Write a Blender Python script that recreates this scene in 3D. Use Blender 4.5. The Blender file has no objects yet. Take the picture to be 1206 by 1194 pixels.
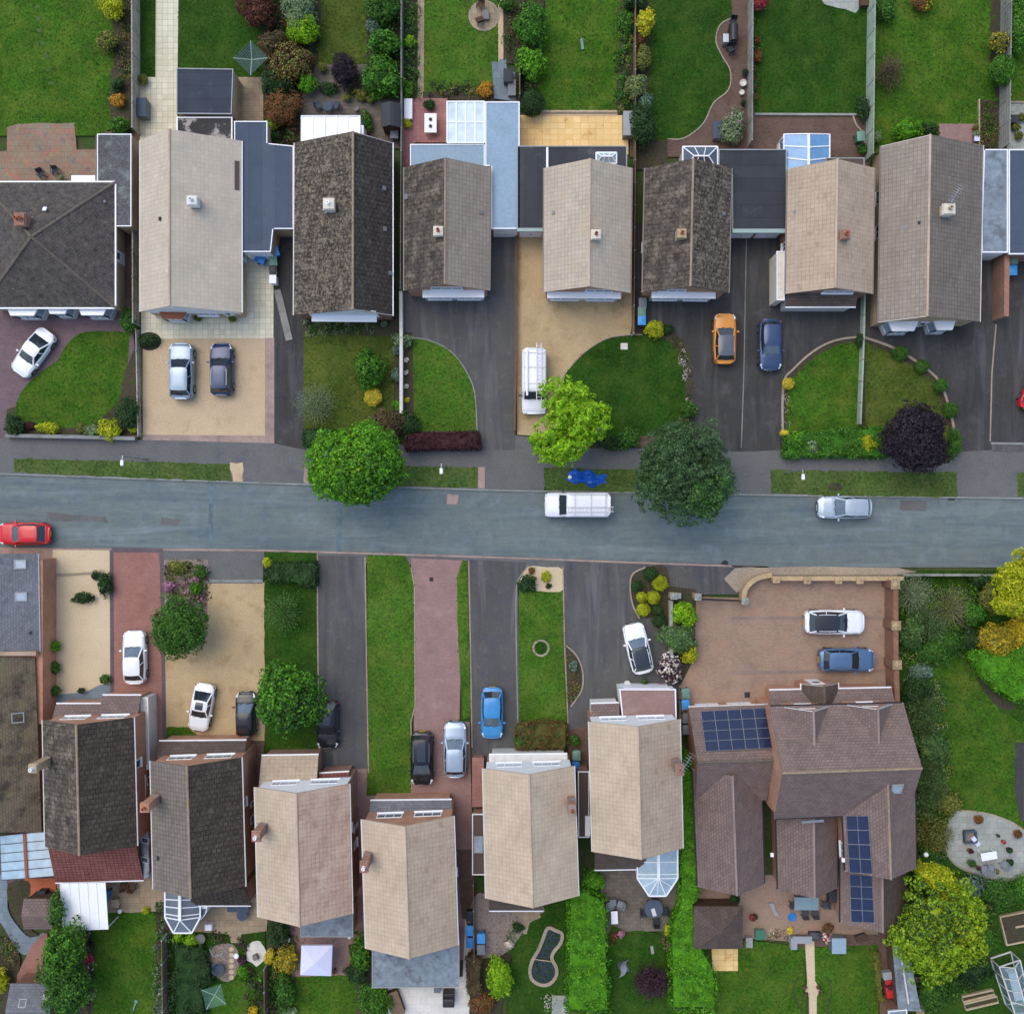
import bpy, math, random
import numpy as np
from mathutils import Vector, Matrix
R = math.radians; PI = math.pi
sc = bpy.context.scene; COL = sc.collection
rnd = random.Random(7); RNG = np.random.default_rng(11)
H = 80.0; S = 15.0; CX, CY = 603.0, 597.0
def W(px, py, z=0.0):
 k = (H - z) / H / S
 return Vector(((px - CX) * k, (CY - py) * k, z))
def srgb(r, g, b):
 f = lambda c: (c / 12.92 if c <= .04045 else ((c + .055) / 1.055) ** 2.4)
 return (f(r / 255), f(g / 255), f(b / 255), 1.0)
def newmat(name):
 m = bpy.data.materials.new(name); m.use_nodes = True
 return m, m.node_tree, m.node_tree.nodes['Principled BSDF']
def nd(nt, typ, ins=None, **at):
 n = nt.nodes.new(typ)
 for k, v in at.items(): setattr(n, k, v)
 for k, v in (ins or {}).items():
  s = n.inputs[k]
  if isinstance(v, bpy.types.NodeSocket): nt.links.new(v, s)
  else: s.default_value = v
 return n
def mixc(nt, f, a, b, blend='MIX'):
 n = nt.nodes.new('ShaderNodeMix'); n.data_type = 'RGBA'; n.blend_type = blend
 for i, v in ((0, f), (6, a), (7, b)):
  if isinstance(v, bpy.types.NodeSocket): nt.links.new(v, n.inputs[i])
  else: n.inputs[i].default_value = v
 return n.outputs[2]
def ramp(nt, fac, stops):
 n = nt.nodes.new('ShaderNodeValToRGB'); nt.links.new(fac, n.inputs[0])
 e = n.color_ramp.elements
 while len(e) < len(stops): e.new(.5)
 for el, (p, c) in zip(e, stops): el.position = p; el.color = c
 return n.outputs[0]
def mrange(nt, v, a, b, c, d):
 return nd(nt, 'ShaderNodeMapRange', {0: v, 1: a, 2: b, 3: c, 4: d}).outputs[0]
def coord(nt, kind, scale=None, rot=0):
 if kind == 'pos': o = nd(nt, 'ShaderNodeNewGeometry').outputs['Position']
 elif kind == 'obj': o = nd(nt, 'ShaderNodeTexCoord').outputs['Object']
 else: o = nd(nt, 'ShaderNodeTexCoord').outputs['UV']
 if scale or rot:
  o = nd(nt, 'ShaderNodeMapping', {'Vector': o, 'Rotation': (0, 0, rot), 'Scale': scale or (1, 1, 1)}).outputs[0]
 return o
def noise(nt, v, s, d=6, r=.6, dist=0):
 return nd(nt, 'ShaderNodeTexNoise', {'Vector': v, 'Scale': s, 'Detail': d, 'Roughness': r, 'Distortion': dist}).outputs['Fac']
W1 = (1, 1, 1, 1)
def g(v): return (v, v, v, 1)
def finish(nt, b, col, rough, bumpsrc=None, bump=.3, dist=.02, spec=.3):
 nt.links.new(col, b.inputs['Base Color']) if isinstance(col, bpy.types.NodeSocket) else setattr(b.inputs['Base Color'], 'default_value', col)
 b.inputs['Roughness'].default_value = rough; b.inputs['Specular IOR Level'].default_value = spec
 if bumpsrc is not None:
  bp = nd(nt, 'ShaderNodeBump', {'Height': bumpsrc, 'Strength': bump, 'Distance': dist})
  nt.links.new(bp.outputs[0], b.inputs['Normal'])
def overlay(nt, v, col, spots):
 for (c, s, lo, hi, amt) in spots:
  f = mrange(nt, noise(nt, v, s, 5, .65), lo, hi, 0, amt)
  col = mixc(nt, f, col, c)
 return col
def surf(name, ca, cb, s=8, rough=.9, bump=.3, bs=None, patch=.2, ps=.35, spots=(), kind='pos', scale=None, rot=0, spec=.25, grain=.0, streak=()):
 m, nt, b = newmat(name); v = coord(nt, kind, scale, rot)
 n1 = noise(nt, v, s, 8, .7)
 col = mixc(nt, mrange(nt, n1, .34, .66, 0, 1), ca, cb)
 n2 = noise(nt, v, ps, 4, .6, .4)
 k = mrange(nt, n2, .3, .7, 1 - patch, 1 + patch)
 col = mixc(nt, 1.0, col, nd(nt, 'ShaderNodeCombineColor', {0: k, 1: k, 2: k}).outputs[0], 'MULTIPLY')
 if grain:
  k2 = mrange(nt, noise(nt, coord(nt, kind), 11, 3, .6), .3, .7, 1 - grain, 1 + grain)
  col = mixc(nt, 1.0, col, nd(nt, 'ShaderNodeCombineColor', {0: k2, 1: k2, 2: k2}).outputs[0], 'MULTIPLY')
 col = overlay(nt, coord(nt, kind), col, spots)
 for (c, sx, sy, lo, hi, amt) in streak: col = mixc(nt, mrange(nt, noise(nt, coord(nt, kind, (sx, sy, 1)), 1, 4, .6, .6), lo, hi, 0, amt), col, c)
 finish(nt, b, col, rough, noise(nt, v, bs or s * 3, 4, .6), bump, .02, spec)
 return m
def bricks(name, c1, c2, mortar, bw, bh, kind='pos', rot=0, ms=.012, off=.5, bump=.4, patch=.15, ps=.5, spots=(), rough=.85, spec=.25, grain=.12, swap=False, noisy=.5, mdark=None):
 m, nt, b = newmat(name)
 v0 = coord(nt, kind)
 v = coord(nt, kind, None, rot + (PI / 2 if swap else 0)) if (rot or swap) else v0
 wob = nd(nt, 'ShaderNodeVectorMath', {0: nd(nt, 'ShaderNodeTexNoise', {'Vector': v0, 'Scale': 2.5}).outputs['Color'], 1: (.03, .03, .03)}, operation='MULTIPLY').outputs[0]
 vv = nd(nt, 'ShaderNodeVectorMath', {0: v, 1: wob}, operation='ADD').outputs[0]
 br = nd(nt, 'ShaderNodeTexBrick', {'Vector': vv, 'Color1': c1, 'Color2': c2, 'Mortar': mortar, 'Scale': 1.0, 'Mortar Size': ms, 'Mortar Smooth': .3, 'Brick Width': bw, 'Row Height': bh, 'Bias': 0.0}, offset=off, squash=1.0)
 col = br.outputs['Color']
 if noisy:   # mortar line strength varies over the area
  f = mrange(nt, noise(nt, v0, .9, 4, .6), .35, .65, 0, noisy)
  col = mixc(nt, f, col, mixc(nt, .5, c1, c2))
 k = mrange(nt, noise(nt, v0, ps, 5, .65, .5), .3, .7, 1 - patch, 1 + patch)
 col = mixc(nt, 1.0, col, nd(nt, 'ShaderNodeCombineColor', {0: k, 1: k, 2: k}).outputs[0], 'MULTIPLY')
 k2 = mrange(nt, noise(nt, v0, 14, 6, .7), .3, .7, 1 - grain, 1 + grain)
 col = mixc(nt, 1.0, col, nd(nt, 'ShaderNodeCombineColor', {0: k2, 1: k2, 2: k2}).outputs[0], 'MULTIPLY')
 col = overlay(nt, v0, col, spots)
 hgt = nd(nt, 'ShaderNodeMath', {0: mrange(nt, br.outputs['Fac'], 0, 1, 1, 0), 1: noise(nt, v0, 20, 4, .6)}, operation='ADD').outputs[0]
 finish(nt, b, col, rough, hgt, bump, .02, spec)
 return m
def leafm(name, ca, cb, cc=None, tr=.22, mott=.35, ms=1.3):
 m, nt, b = newmat(name)
 geo = nd(nt, 'ShaderNodeNewGeometry')
 st = [(.0, ca), (.6, cb), (1.0, cc or cb)]
 col = ramp(nt, geo.outputs['Random Per Island'], st)
 k = mrange(nt, noise(nt, geo.outputs['Position'], ms, 3, .6), .3, .7, 1 - mott, 1 + mott)
 col = mixc(nt, 1.0, col, nd(nt, 'ShaderNodeCombineColor', {0: k, 1: k, 2: k}).outputs[0], 'MULTIPLY')
 nt.links.new(col, b.inputs['Base Color']); b.inputs['Roughness'].default_value = .6; b.inputs['Specular IOR Level'].default_value = .25
 t = nd(nt, 'ShaderNodeBsdfTranslucent', {'Color': col})
 mx = nd(nt, 'ShaderNodeMixShader', {0: tr, 1: b.outputs[0], 2: t.outputs[0]})
 nt.links.new(mx.outputs[0], nt.nodes['Material Output'].inputs[0])
 return m
def plain(name, c, rough=.5, metal=0, spec=.4, coat=0, vary=.08, s=3, bump=0, dirt=None):
 m, nt, b = newmat(name); v = coord(nt, 'obj')
 k = mrange(nt, noise(nt, v, s, 5, .65), .3, .7, 1 - vary, 1 + vary)
 col = mixc(nt, 1.0, c, nd(nt, 'ShaderNodeCombineColor', {0: k, 1: k, 2: k}).outputs[0], 'MULTIPLY')
 if dirt: col = overlay(nt, v, col, [(dirt, 1.7, .5, .75, .5)])
 finish(nt, b, col, rough, noise(nt, v, s * 8, 3) if bump else None, bump, .01, spec)
 b.inputs['Metallic'].default_value = metal; b.inputs['Coat Weight'].default_value = coat; b.inputs['Coat Roughness'].default_value = .08
 return m
def sheetglass(name, tint, clear=.3, rough=.15):
 m, nt, b = newmat(name)
 k = mrange(nt, noise(nt, coord(nt, 'pos'), 1.1, 4), .3, .7, .8, 1.15)
 col = mixc(nt, 1.0, tint, nd(nt, 'ShaderNodeCombineColor', {0: k, 1: k, 2: k}).outputs[0], 'MULTIPLY')
 finish(nt, b, col, rough, None, spec=.6)
 t = nd(nt, 'ShaderNodeBsdfTransparent', {'Color': (.8, .9, .95, 1)})
 mx = nd(nt, 'ShaderNodeMixShader', {0: clear, 1: b.outputs[0], 2: t.outputs[0]})
 nt.links.new(mx.outputs[0], nt.nodes['Material Output'].inputs[0])
 return m
ORG = {}
class MB:
 def __init__(s): s.v = []; s.f = []; s.mi = []; s.uv = []; s.cur = 0
 def add(s, vs, fs, uvs=None):
  o = len(s.v); s.v += [tuple(p) for p in vs]
  for i, f in enumerate(fs):
   s.f.append([o + k for k in f]); s.mi.append(s.cur)
   s.uv.append(uvs[i] if uvs else None)
  return s
 def obox(s, c, ax, ay, az, sx, sy, sz):
  c = Vector(c); ax = Vector(ax) * sx / 2; ay = Vector(ay) * sy / 2; az = Vector(az) * sz / 2
  vs = [c + i * ax + j * ay + k * az for k in (-1, 1) for j in (-1, 1) for i in (-1, 1)]
  return s.add(vs, [(0, 2, 3, 1), (4, 5, 7, 6), (0, 1, 5, 4), (2, 6, 7, 3), (0, 4, 6, 2), (1, 3, 7, 5)])
 def box(s, c, size, rz=0):
  return s.obox(c, (math.cos(rz), math.sin(rz), 0), (-math.sin(rz), math.cos(rz), 0), (0, 0, 1), *size)
 def beam(s, a, b, w, h, up=(0, 0, 1)):
  a = Vector(a); b = Vector(b); d = (b - a); L = d.length; d.normalize()
  y = Vector(up).cross(d); y = y.normalized() if y.length > 1e-4 else Vector((1, 0, 0))
  return s.obox((a + b) / 2, d, y, d.cross(y), L, w, h)
 def prism(s, pts, z0, z1):
  pts = [Vector((p[0], p[1])) for p in pts]
  if sum(a.x * b.y - b.x * a.y for a, b in zip(pts, pts[1:] + pts[:1])) < 0: pts.reverse()
  n = len(pts)
  vs = [(p.x, p.y, z0) for p in pts] + [(p.x, p.y, z1) for p in pts]
  return s.add(vs, [tuple(range(n - 1, -1, -1)), tuple(range(n, 2 * n))] + [(i, (i + 1) % n, n + (i + 1) % n, n + i) for i in range(n)])
 def slab(s, e0, e1, r1, r0, t):   # sloping roof slab, uv in metres: u along eave, v up the slope
  e0, e1, r1, r0 = map(Vector, (e0, e1, r1, r0))
  if (e1 - e0).cross(r0 - e0).z < 0: e0, e1, r0, r1 = e1, e0, r1, r0
  d = Vector((0, 0, -t)); top = [e0, e1, r1, r0]; vs = top + [p + d for p in top]
  u = (e1 - e0).normalized(); up = (r0 - e0) - u * (r0 - e0).dot(u); up.normalize()
  uv = [((p - e0).dot(u), (p - e0).dot(up)) for p in top]
  fs = [(0, 1, 2, 3), (7, 6, 5, 4), (0, 4, 5, 1), (1, 5, 6, 2), (2, 6, 7, 3), (3, 7, 4, 0)]
  return s.add(vs, fs, [uv] + [None] * 5)
 def tri(s, a, b, c, t):
  a, b, c = map(Vector, (a, b, c))
  if (b - a).cross(c - a).z < 0: b, c = c, b
  d = Vector((0, 0, -t)); top = [a, b, c]; vs = top + [p + d for p in top]
  h = Vector((b.x - a.x, b.y - a.y, 0)).normalized(); u = h; nrm = (b - a).cross(c - a).normalized(); up = nrm.cross(u)
  uv = [((p - a).dot(u), (p - a).dot(up)) for p in top]
  return s.add(vs, [(0, 1, 2), (5, 4, 3), (0, 3, 4, 1), (1, 4, 5, 2), (2, 5, 3, 0)], [uv] + [None] * 4)
 def cyl(s, c, r, h, n=12, r2=None, axis=(0, 0, 1)):
  c = Vector(c); az = Vector(axis).normalized(); ax = az.orthogonal().normalized(); ay = az.cross(ax); r2 = r if r2 is None else r2
  vs = [c + ax * r * math.cos(2 * PI * i / n) + ay * r * math.sin(2 * PI * i / n) for i in range(n)] + \
   [c + az * h + ax * r2 * math.cos(2 * PI * i / n) + ay * r2 * math.sin(2 * PI * i / n) for i in range(n)]
  return s.add(vs, [tuple(range(n - 1, -1, -1)), tuple(range(n, 2 * n))] + [(i, (i + 1) % n, n + (i + 1) % n, n + i) for i in range(n)])
 def lathe(s, c, prof, n=16):
  c = Vector(c); vs = []; fs = []
  for (r, z) in prof: vs += [c + Vector((r * math.cos(2 * PI * i / n), r * math.sin(2 * PI * i / n), z)) for i in range(n)]
  for k in range(len(prof) - 1):
   fs += [(k * n + i, k * n + (i + 1) % n, (k + 1) * n + (i + 1) % n, (k + 1) * n + i) for i in range(n)]
  fs.append(tuple(range(n - 1, -1, -1))); fs.append(tuple(range((len(prof) - 1) * n, len(prof) * n)))
  return s.add(vs, fs)
 def tube(s, pts, r, n=6):
  pts = [Vector(p) for p in pts]; vs = []; fs = []
  rr = r if isinstance(r, (list, tuple)) else [r] * len(pts)
  for k, p in enumerate(pts):
   d = (pts[min(k + 1, len(pts) - 1)] - pts[max(k - 1, 0)]).normalized()
   ax = d.cross(Vector((.31, .17, .93))); ax = ax.normalized() if ax.length > 1e-3 else Vector((1, 0, 0)); ay = d.cross(ax)
   vs += [p + (ax * math.cos(2 * PI * i / n) + ay * math.sin(2 * PI * i / n)) * rr[k] for i in range(n)]
  for k in range(len(pts) - 1):
   fs += [(k * n + i, k * n + (i + 1) % n, (k + 1) * n + (i + 1) % n, (k + 1) * n + i) for i in range(n)]
  fs.append(tuple(range(n - 1, -1, -1))); fs.append(tuple(range((len(pts) - 1) * n, len(pts) * n)))
  return s.add(vs, fs)
 def grid(s, rows):                # rows of equal length of points
  n = len(rows[0]); vs = [p for r in rows for p in r]
  return s.add(vs, [(j * n + i, j * n + i + 1, (j + 1) * n + i + 1, (j + 1) * n + i) for j in range(len(rows) - 1) for i in range(n - 1)])
 def build(s, name, mat, parent=None, origin=None, smooth=False, bevel=0):
  L = ORG[parent.name] if parent else Vector(origin or (0, 0, 0))
  me = bpy.data.meshes.new(name)
  me.from_pydata([(p[0] - L.x, p[1] - L.y, p[2] - L.z) for p in s.v], [], s.f)
  for mm in (mat if isinstance(mat, (list, tuple)) else [mat]): me.materials.append(mm)
  me.polygons.foreach_set('material_index', s.mi)
  if any(u for u in s.uv):
   lay = me.uv_layers.new(name='UVMap')
   for p, u in zip(me.polygons, s.uv):
    if u:
     for li, c in zip(p.loop_indices, u): lay.data[li].uv = c
  if smooth: me.polygons.foreach_set('use_smooth', [True] * len(me.polygons))
  me.update()
  o = bpy.data.objects.new(name, me); COL.objects.link(o)
  if parent: o.parent = parent
  else: o.location = L
  ORG[o.name] = L
  if bevel:
   bv = o.modifiers.new('Bevel', 'BEVEL'); bv.width = bevel; bv.segments = 2; bv.limit_method = 'ANGLE'
  return o
def tag(o, label=None, cat=None, group=None, kind=None):
 if label: o['label'] = label
 if cat: o['category'] = cat
 if group: o['group'] = group
 if kind: o['kind'] = kind
 return o
def thing(name, label, cat, loc=(0, 0, 0), group=None):
 o = bpy.data.objects.new(name, None); COL.objects.link(o); o.location = loc; o.empty_display_size = .3
 ORG[o.name] = Vector(loc)
 return tag(o, label, cat, group)
def copy_thing(root, loc, rz=0, label=None, group=None):
 c = root.copy(); COL.objects.link(c); c.location = loc; c.rotation_euler = (0, 0, rz); ORG[c.name] = Vector(loc)
 if label: c['label'] = label
 if group: c['group'] = group
 for ch in list(root.children):
  d = ch.copy(); COL.objects.link(d); d.parent = c
  for gch in list(ch.children):
   e = gch.copy(); COL.objects.link(e); e.parent = d
 return c
def curve(pts, closed=True, n=5):
 P = [Vector((p[0], p[1])) for p in pts]; out = []; m = len(P)
 for i in range(m if closed else m - 1):
  if closed: a, b, c, d = P[i - 1], P[i], P[(i + 1) % m], P[(i + 2) % m]
  else: a, b, c, d = P[max(i - 1, 0)], P[i], P[i + 1], P[min(i + 2, m - 1)]
  for k in range(n):
   t = k / n
   out.append(.5 * ((2 * b) + (c - a) * t + (2 * a - 5 * b + 4 * c - d) * t * t + (3 * b - a - 3 * c + d) * t ** 3))
 if not closed: out.append(P[-1])
 return [(p.x, p.y) for p in out]
def circ(cx, cy, rx, ry=None, n=28): return [(cx + rx * math.cos(2 * PI * i / n), cy + (ry or rx) * math.sin(2 * PI * i / n)) for i in range(n)]
def rect(x0, y0, x1, y1): return [(x0, y0), (x1, y0), (x1, y1), (x0, y1)]
def rag(pts, amt=1.2, step=7):        # a slightly ragged outline
 out = []
 for a, b in zip(pts, pts[1:] + pts[:1]):
  L = math.hypot(b[0] - a[0], b[1] - a[1]); n = max(1, int(L / step))
  for k in range(n):
   t = k / n; out.append((a[0] + (b[0] - a[0]) * t + rnd.uniform(-amt, amt), a[1] + (b[1] - a[1]) * t + rnd.uniform(-amt, amt)))
 return out
def sheet(name, pts, mat, layer=0, z=None):
 zt = (.0 + .006 * layer) if z is None else z
 mb = MB(); mb.prism([W(x, y, zt) for x, y in pts], zt - .12, zt)
 return tag(mb.build(name, mat), kind='structure')
def strip(pts, w, z0, z1, closed=False):   # swept rectangular section along plan points -> MB
 P = [W(x, y, 0) for x, y in pts]; mb = MB(); n = len(P); L = []; Rr = []
 for i in range(n):
  a = P[i - 1] if (i > 0 or closed) else P[i]; b = P[(i + 1) % n] if (i < n - 1 or closed) else P[i]
  d = (b - a).normalized(); nn = Vector((-d.y, d.x, 0)) * w / 2
  L.append(P[i] + nn); Rr.append(P[i] - nn)
 vs = []
 for l, r in zip(L, Rr): vs += [(l.x, l.y, z0), (r.x, r.y, z0), (r.x, r.y, z1), (l.x, l.y, z1)]
 fs = []
 for i in range(n if closed else n - 1):
  j = (i + 1) % n
  fs += [(4 * i + k, 4 * i + (k + 1) % 4, 4 * j + (k + 1) % 4, 4 * j + k) for k in range(4)]
 if not closed: fs += [(0, 3, 2, 1), (4 * n - 4, 4 * n - 3, 4 * n - 2, 4 * n - 1)]
 mb.add(vs, fs); return mb
def edging(pts, mat, w=.12, h=.05, closed=False, name='kerb'):
 return tag(strip(pts, w, -.05, h, closed).build(name, mat), kind='structure')
M = {}
gr = dict(bump=.9, bs=45, rough=.95, spec=.1)
def grass(name, a, b, yel, ya=.5, dk=.5):
 a = tuple(c * .8 for c in a[:3]) + (1,); b = tuple(c * 1.16 for c in b[:3]) + (1,)
 M[name] = surf(name, a, b, s=4.2, patch=.28, ps=.3, spots=[(yel, .55, .44, .7, ya), (tuple(c * 1.25 for c in yel[:3]) + (1,), 1.7, .58, .72, .5), (srgb(36, 58, 18), 2.2, .5, .75, dk), (tuple(c * 1.6 for c in b[:3]) + (1,), 6, .56, .74, .4), (tuple(c * .45 for c in a[:3]) + (1,), 4.5, .53, .75, .6)], grain=.3, **gr)
grass('lawn', srgb(46, 82, 18), srgb(68, 106, 29), srgb(106, 120, 44), .6)
grass('lawn_deep', srgb(33, 65, 16), srgb(47, 83, 24), srgb(82, 102, 40), .5)
grass('lawn_dry', srgb(62, 78, 28), srgb(78, 94, 37), srgb(110, 114, 52), .6)
grass('lawn_bright', srgb(54, 92, 24), srgb(74, 110, 34), srgb(106, 120, 48), .6)
grass('verge', srgb(62, 86, 40), srgb(82, 104, 50), srgb(108, 114, 66), .55, .7)
M['ring_grass'] = surf('ring_grass', srgb(58, 84, 32), srgb(84, 96, 48), s=5, spots=[(srgb(76, 110, 38), 3, .4, .56, .9)])
M['road_seam'] = surf('road_seam', srgb(88, 102, 108), srgb(100, 114, 120), s=5, spots=[(srgb(108, 122, 128), 2, .45, .6, .8)])
M['lawn_stone'] = surf('lawn_stone', srgb(58, 88, 36), srgb(96, 110, 74), s=7, spots=[(srgb(60, 92, 30), 3, .42, .55, .9)])
M['ground'] = surf('ground', srgb(60, 66, 38), srgb(84, 84, 54), s=3, bump=.6, spots=[(srgb(50, 84, 30), .8, .45, .6, .9)])
M['soil'] = surf('soil', srgb(56, 50, 40), srgb(84, 74, 60), s=9, bump=.9, bs=22, spots=[(srgb(58, 80, 34), 2.2, .5, .66, .85), (srgb(36, 32, 26), 3.5, .56, .72, .7)])
M['asphalt'] = surf('asphalt', srgb(101, 112, 111), srgb(112, 122, 119), s=5, bump=.25, bs=60, patch=.05, ps=.25, scale=(.16, .8, 1), grain=.13,
     spots=[(srgb(88, 103, 112), .9, .5, .72, .7), (srgb(124, 137, 140), .7, .52, .74, .7), (srgb(84, 95, 102), 2.4, .56, .74, .5), (srgb(134, 144, 144), 4, .62, .8, .35)], streak=[(srgb(84, 98, 106), .06, .9, .5, .68, .6), (srgb(130, 142, 144), .09, 1.3, .54, .7, .5)])
M['drive_dark'] = surf('drive_dark', srgb(60, 59, 58), srgb(73, 72, 70), s=10, bump=.35, bs=60, patch=.16, ps=.3, grain=.16, spots=[(srgb(104, 102, 102), .7, .54, .76, .45), (srgb(52, 52, 58), 1.1, .56, .75, .6), (srgb(126, 122, 116), 6, .68, .8, .4)], streak=[(srgb(98, 98, 100), 1.1, .12, .52, .7, .55), (srgb(46, 48, 54), 1.5, .15, .54, .7, .6)])
M['drive_grey'] = surf('drive_grey', srgb(80, 79, 77), srgb(94, 93, 90), s=10, bump=.3, bs=60, patch=.14, ps=.3, grain=.14, spots=[(srgb(78, 78, 86), .8, .5, .7, .7), (srgb(128, 124, 122), 1.3, .58, .76, .45)], streak=[(srgb(120, 118, 118), 1.0, .1, .52, .7, .5), (srgb(66, 68, 76), 1.4, .13, .54, .7, .6)])
M['pavement'] = surf('pavement', srgb(96, 96, 94), srgb(109, 109, 106), s=6, bump=.25, bs=50, patch=.12, ps=.22, grain=.12, spots=[(srgb(84, 86, 92), .6, .52, .7, .6), (srgb(136, 132, 128), 1.6, .6, .78, .4)])
M['kerb'] = surf('kerb', srgb(122, 126, 122), srgb(146, 148, 142), s=6, spots=[(srgb(92, 90, 84), 1.5, .5, .7, .6)])
M['kerb_pink'] = surf('kerb_pink', srgb(150, 128, 118), srgb(172, 150, 138), s=6, spots=[(srgb(104, 92, 84), 1.5, .5, .7, .6)])
M['gravel'] = surf('gravel', srgb(182, 158, 124), srgb(208, 186, 154), s=16, bump=.9, bs=30, patch=.08, ps=.3, grain=.16, spots=[(srgb(150, 118, 74), .7, .54, .75, .45)])
M['gravel_gold'] = surf('gravel_gold', srgb(168, 146, 108), srgb(196, 172, 134), s=14, bump=.8, bs=30, patch=.12, ps=.3, grain=.16, spots=[(srgb(138, 108, 64), .8, .52, .74, .6), (srgb(206, 184, 142), 1.0, .56, .76, .5)])
M['gravel_pale'] = surf('gravel_pale', srgb(194, 174, 140), srgb(214, 196, 164), s=16, bump=.8, bs=30, patch=.07, ps=.3, grain=.14)
M['gravel_grey'] = surf('gravel_grey', srgb(112, 98, 90), srgb(160, 146, 136), s=9, bump=1, bs=16, patch=.1, spots=[(srgb(80, 70, 62), 4, .52, .68, .7)])
M['pave_purple'] = bricks('pave_purple', srgb(112, 92, 96), srgb(126, 104, 106), srgb(92, 78, 80), .22, .11, ms=.008, patch=.14, spots=[(srgb(92, 78, 82), .6, .5, .7, .5)])
M['pave_red'] = bricks('pave_red', srgb(148, 106, 95), srgb(162, 119, 107), srgb(128, 90, 80), .22, .11, ms=.008, patch=.12, spots=[(srgb(126, 84, 76), .6, .5, .72, .5)])
M['pave_pink'] = bricks('pave_pink', srgb(146, 116, 110), srgb(158, 128, 120), srgb(126, 104, 100), .22, .11, ms=.008, patch=.12, spots=[(srgb(118, 98, 96), .5, .5, .74, .6), (srgb(172, 150, 142), .8, .55, .75, .5)])
M['pave_border'] = bricks('pave_border', srgb(96, 84, 88), srgb(110, 96, 98), srgb(80, 72, 76), .22, .11, ms=.008)
M['pave_tan'] = bricks('pave_tan', srgb(150, 126, 108), srgb(166, 140, 120), srgb(128, 112, 100), .22, .11, ms=.008, patch=.1, spots=[(srgb(172, 132, 108), .45, .52, .68, .5), (srgb(126, 110, 100), .6, .52, .7, .6), (srgb(190, 170, 148), 3, .62, .78, .4)])
M['pave_line'] = bricks('pave_line', srgb(136, 120, 110), srgb(148, 130, 118), srgb(116, 104, 98), .22, .11, ms=.008)
M['pave_brown'] = bricks('pave_brown', srgb(98, 78, 68), srgb(116, 94, 82), srgb(80, 66, 58), .22, .11, ms=.008, patch=.16, spots=[(srgb(84, 66, 58), .6, .5, .7, .5)])
M['pave_terra'] = bricks('pave_terra', srgb(152, 106, 102), srgb(168, 122, 116), srgb(134, 92, 88), .3, .3, off=0, ms=.012)
M['pave_orange'] = bricks('pave_orange', srgb(178, 98, 68), srgb(192, 112, 80), srgb(140, 84, 62), .22, .11, ms=.01, patch=.15)
M['slab_cream'] = bricks('slab_cream', srgb(206, 200, 172), srgb(224, 218, 194), srgb(150, 144, 122), .45, .45, off=0, ms=.014, patch=.08, spots=[(srgb(176, 166, 130), .9, .55, .76, .6)])
M['slab_yellow'] = bricks('slab_yellow', srgb(226, 190, 122), srgb(238, 208, 148), srgb(186, 150, 92), .6, .45, off=0, ms=.014, patch=.08, spots=[(srgb(172, 120, 52), .8, .57, .72, .8)])
M['slab_white'] = bricks('slab_white', srgb(206, 202, 192), srgb(222, 218, 210), srgb(186, 182, 172), .6, .6, ms=.01, patch=.08)
M['slab_grey'] = bricks('slab_grey', srgb(146, 150, 142), srgb(168, 172, 164), srgb(122, 124, 118), .6, .45, ms=.014, patch=.14, spots=[(srgb(180, 166, 148), 1.1, .54, .72, .5), (srgb(122, 126, 124), 1.7, .56, .74, .6)])
M['slab_beige'] = bricks('slab_beige', srgb(150, 132, 108), srgb(168, 150, 124), srgb(120, 106, 86), .45, .45, off=0, ms=.014, patch=.14, spots=[(srgb(116, 102, 84), .9, .52, .72, .7)])
M['slab_taupe'] = bricks('slab_taupe', srgb(104, 96, 86), srgb(122, 114, 102), srgb(86, 80, 72), .45, .3, ms=.014, patch=.14, spots=[(srgb(80, 76, 70), .9, .52, .72, .6)])
M['slab_multi'] = bricks('slab_multi', srgb(148, 112, 94), srgb(136, 128, 108), srgb(112, 100, 84), .45, .45, ms=.014, patch=.12, spots=[(srgb(176, 106, 98), 1.1, .56, .64, .7), (srgb(160, 140, 86), 1.5, .58, .66, .6), (srgb(100, 98, 104), 1.3, .57, .66, .6)])
M['slate_patio'] = bricks('slate_patio', srgb(110, 122, 130), srgb(124, 138, 144), srgb(92, 102, 110), .6, .6, ms=.014)
M['stone_edge'] = surf('stone_edge', srgb(142, 128, 112), srgb(172, 158, 140), s=7, bump=.7, bs=14)
M['concrete'] = surf('concrete', srgb(140, 142, 136), srgb(164, 166, 158), s=5, bump=.3, spots=[(srgb(104, 108, 98), 1.2, .52, .7, .6)])
M['fence_pale'] = surf('fence_pale', srgb(160, 156, 142), srgb(184, 178, 164), s=7, bump=.5, scale=(1, 1, .15), spots=[(srgb(120, 112, 98), 1.4, .5, .7, .6)])
M['fence_green'] = surf('fence_green', srgb(142, 158, 140), srgb(164, 178, 160), s=7, bump=.5, scale=(1, 1, .15), spots=[(srgb(120, 132, 116), 1.4, .5, .7, .5)])
M['fence_grey'] = surf('fence_grey', srgb(128, 128, 122), srgb(152, 150, 144), s=7, bump=.5, scale=(1, 1, .15), spots=[(srgb(96, 100, 88), 1.4, .5, .7, .6)])
M['fence_brown'] = surf('fence_brown', srgb(104, 86, 68), srgb(132, 112, 92), s=7, bump=.5, scale=(1, 1, .15))
M['wood_pale'] = surf('wood_pale', srgb(168, 150, 120), srgb(196, 178, 146), s=7, bump=.4, kind='obj')
M['wood_dark'] = surf('wood_dark', srgb(76, 58, 46), srgb(100, 78, 62), s=7, bump=.4, kind='obj')
M['render_white'] = surf('render_white', srgb(214, 212, 206), srgb(228, 226, 220), s=3, bump=.1, patch=.05, spots=[(srgb(178, 174, 162), 1.2, .56, .76, .4)])
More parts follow.
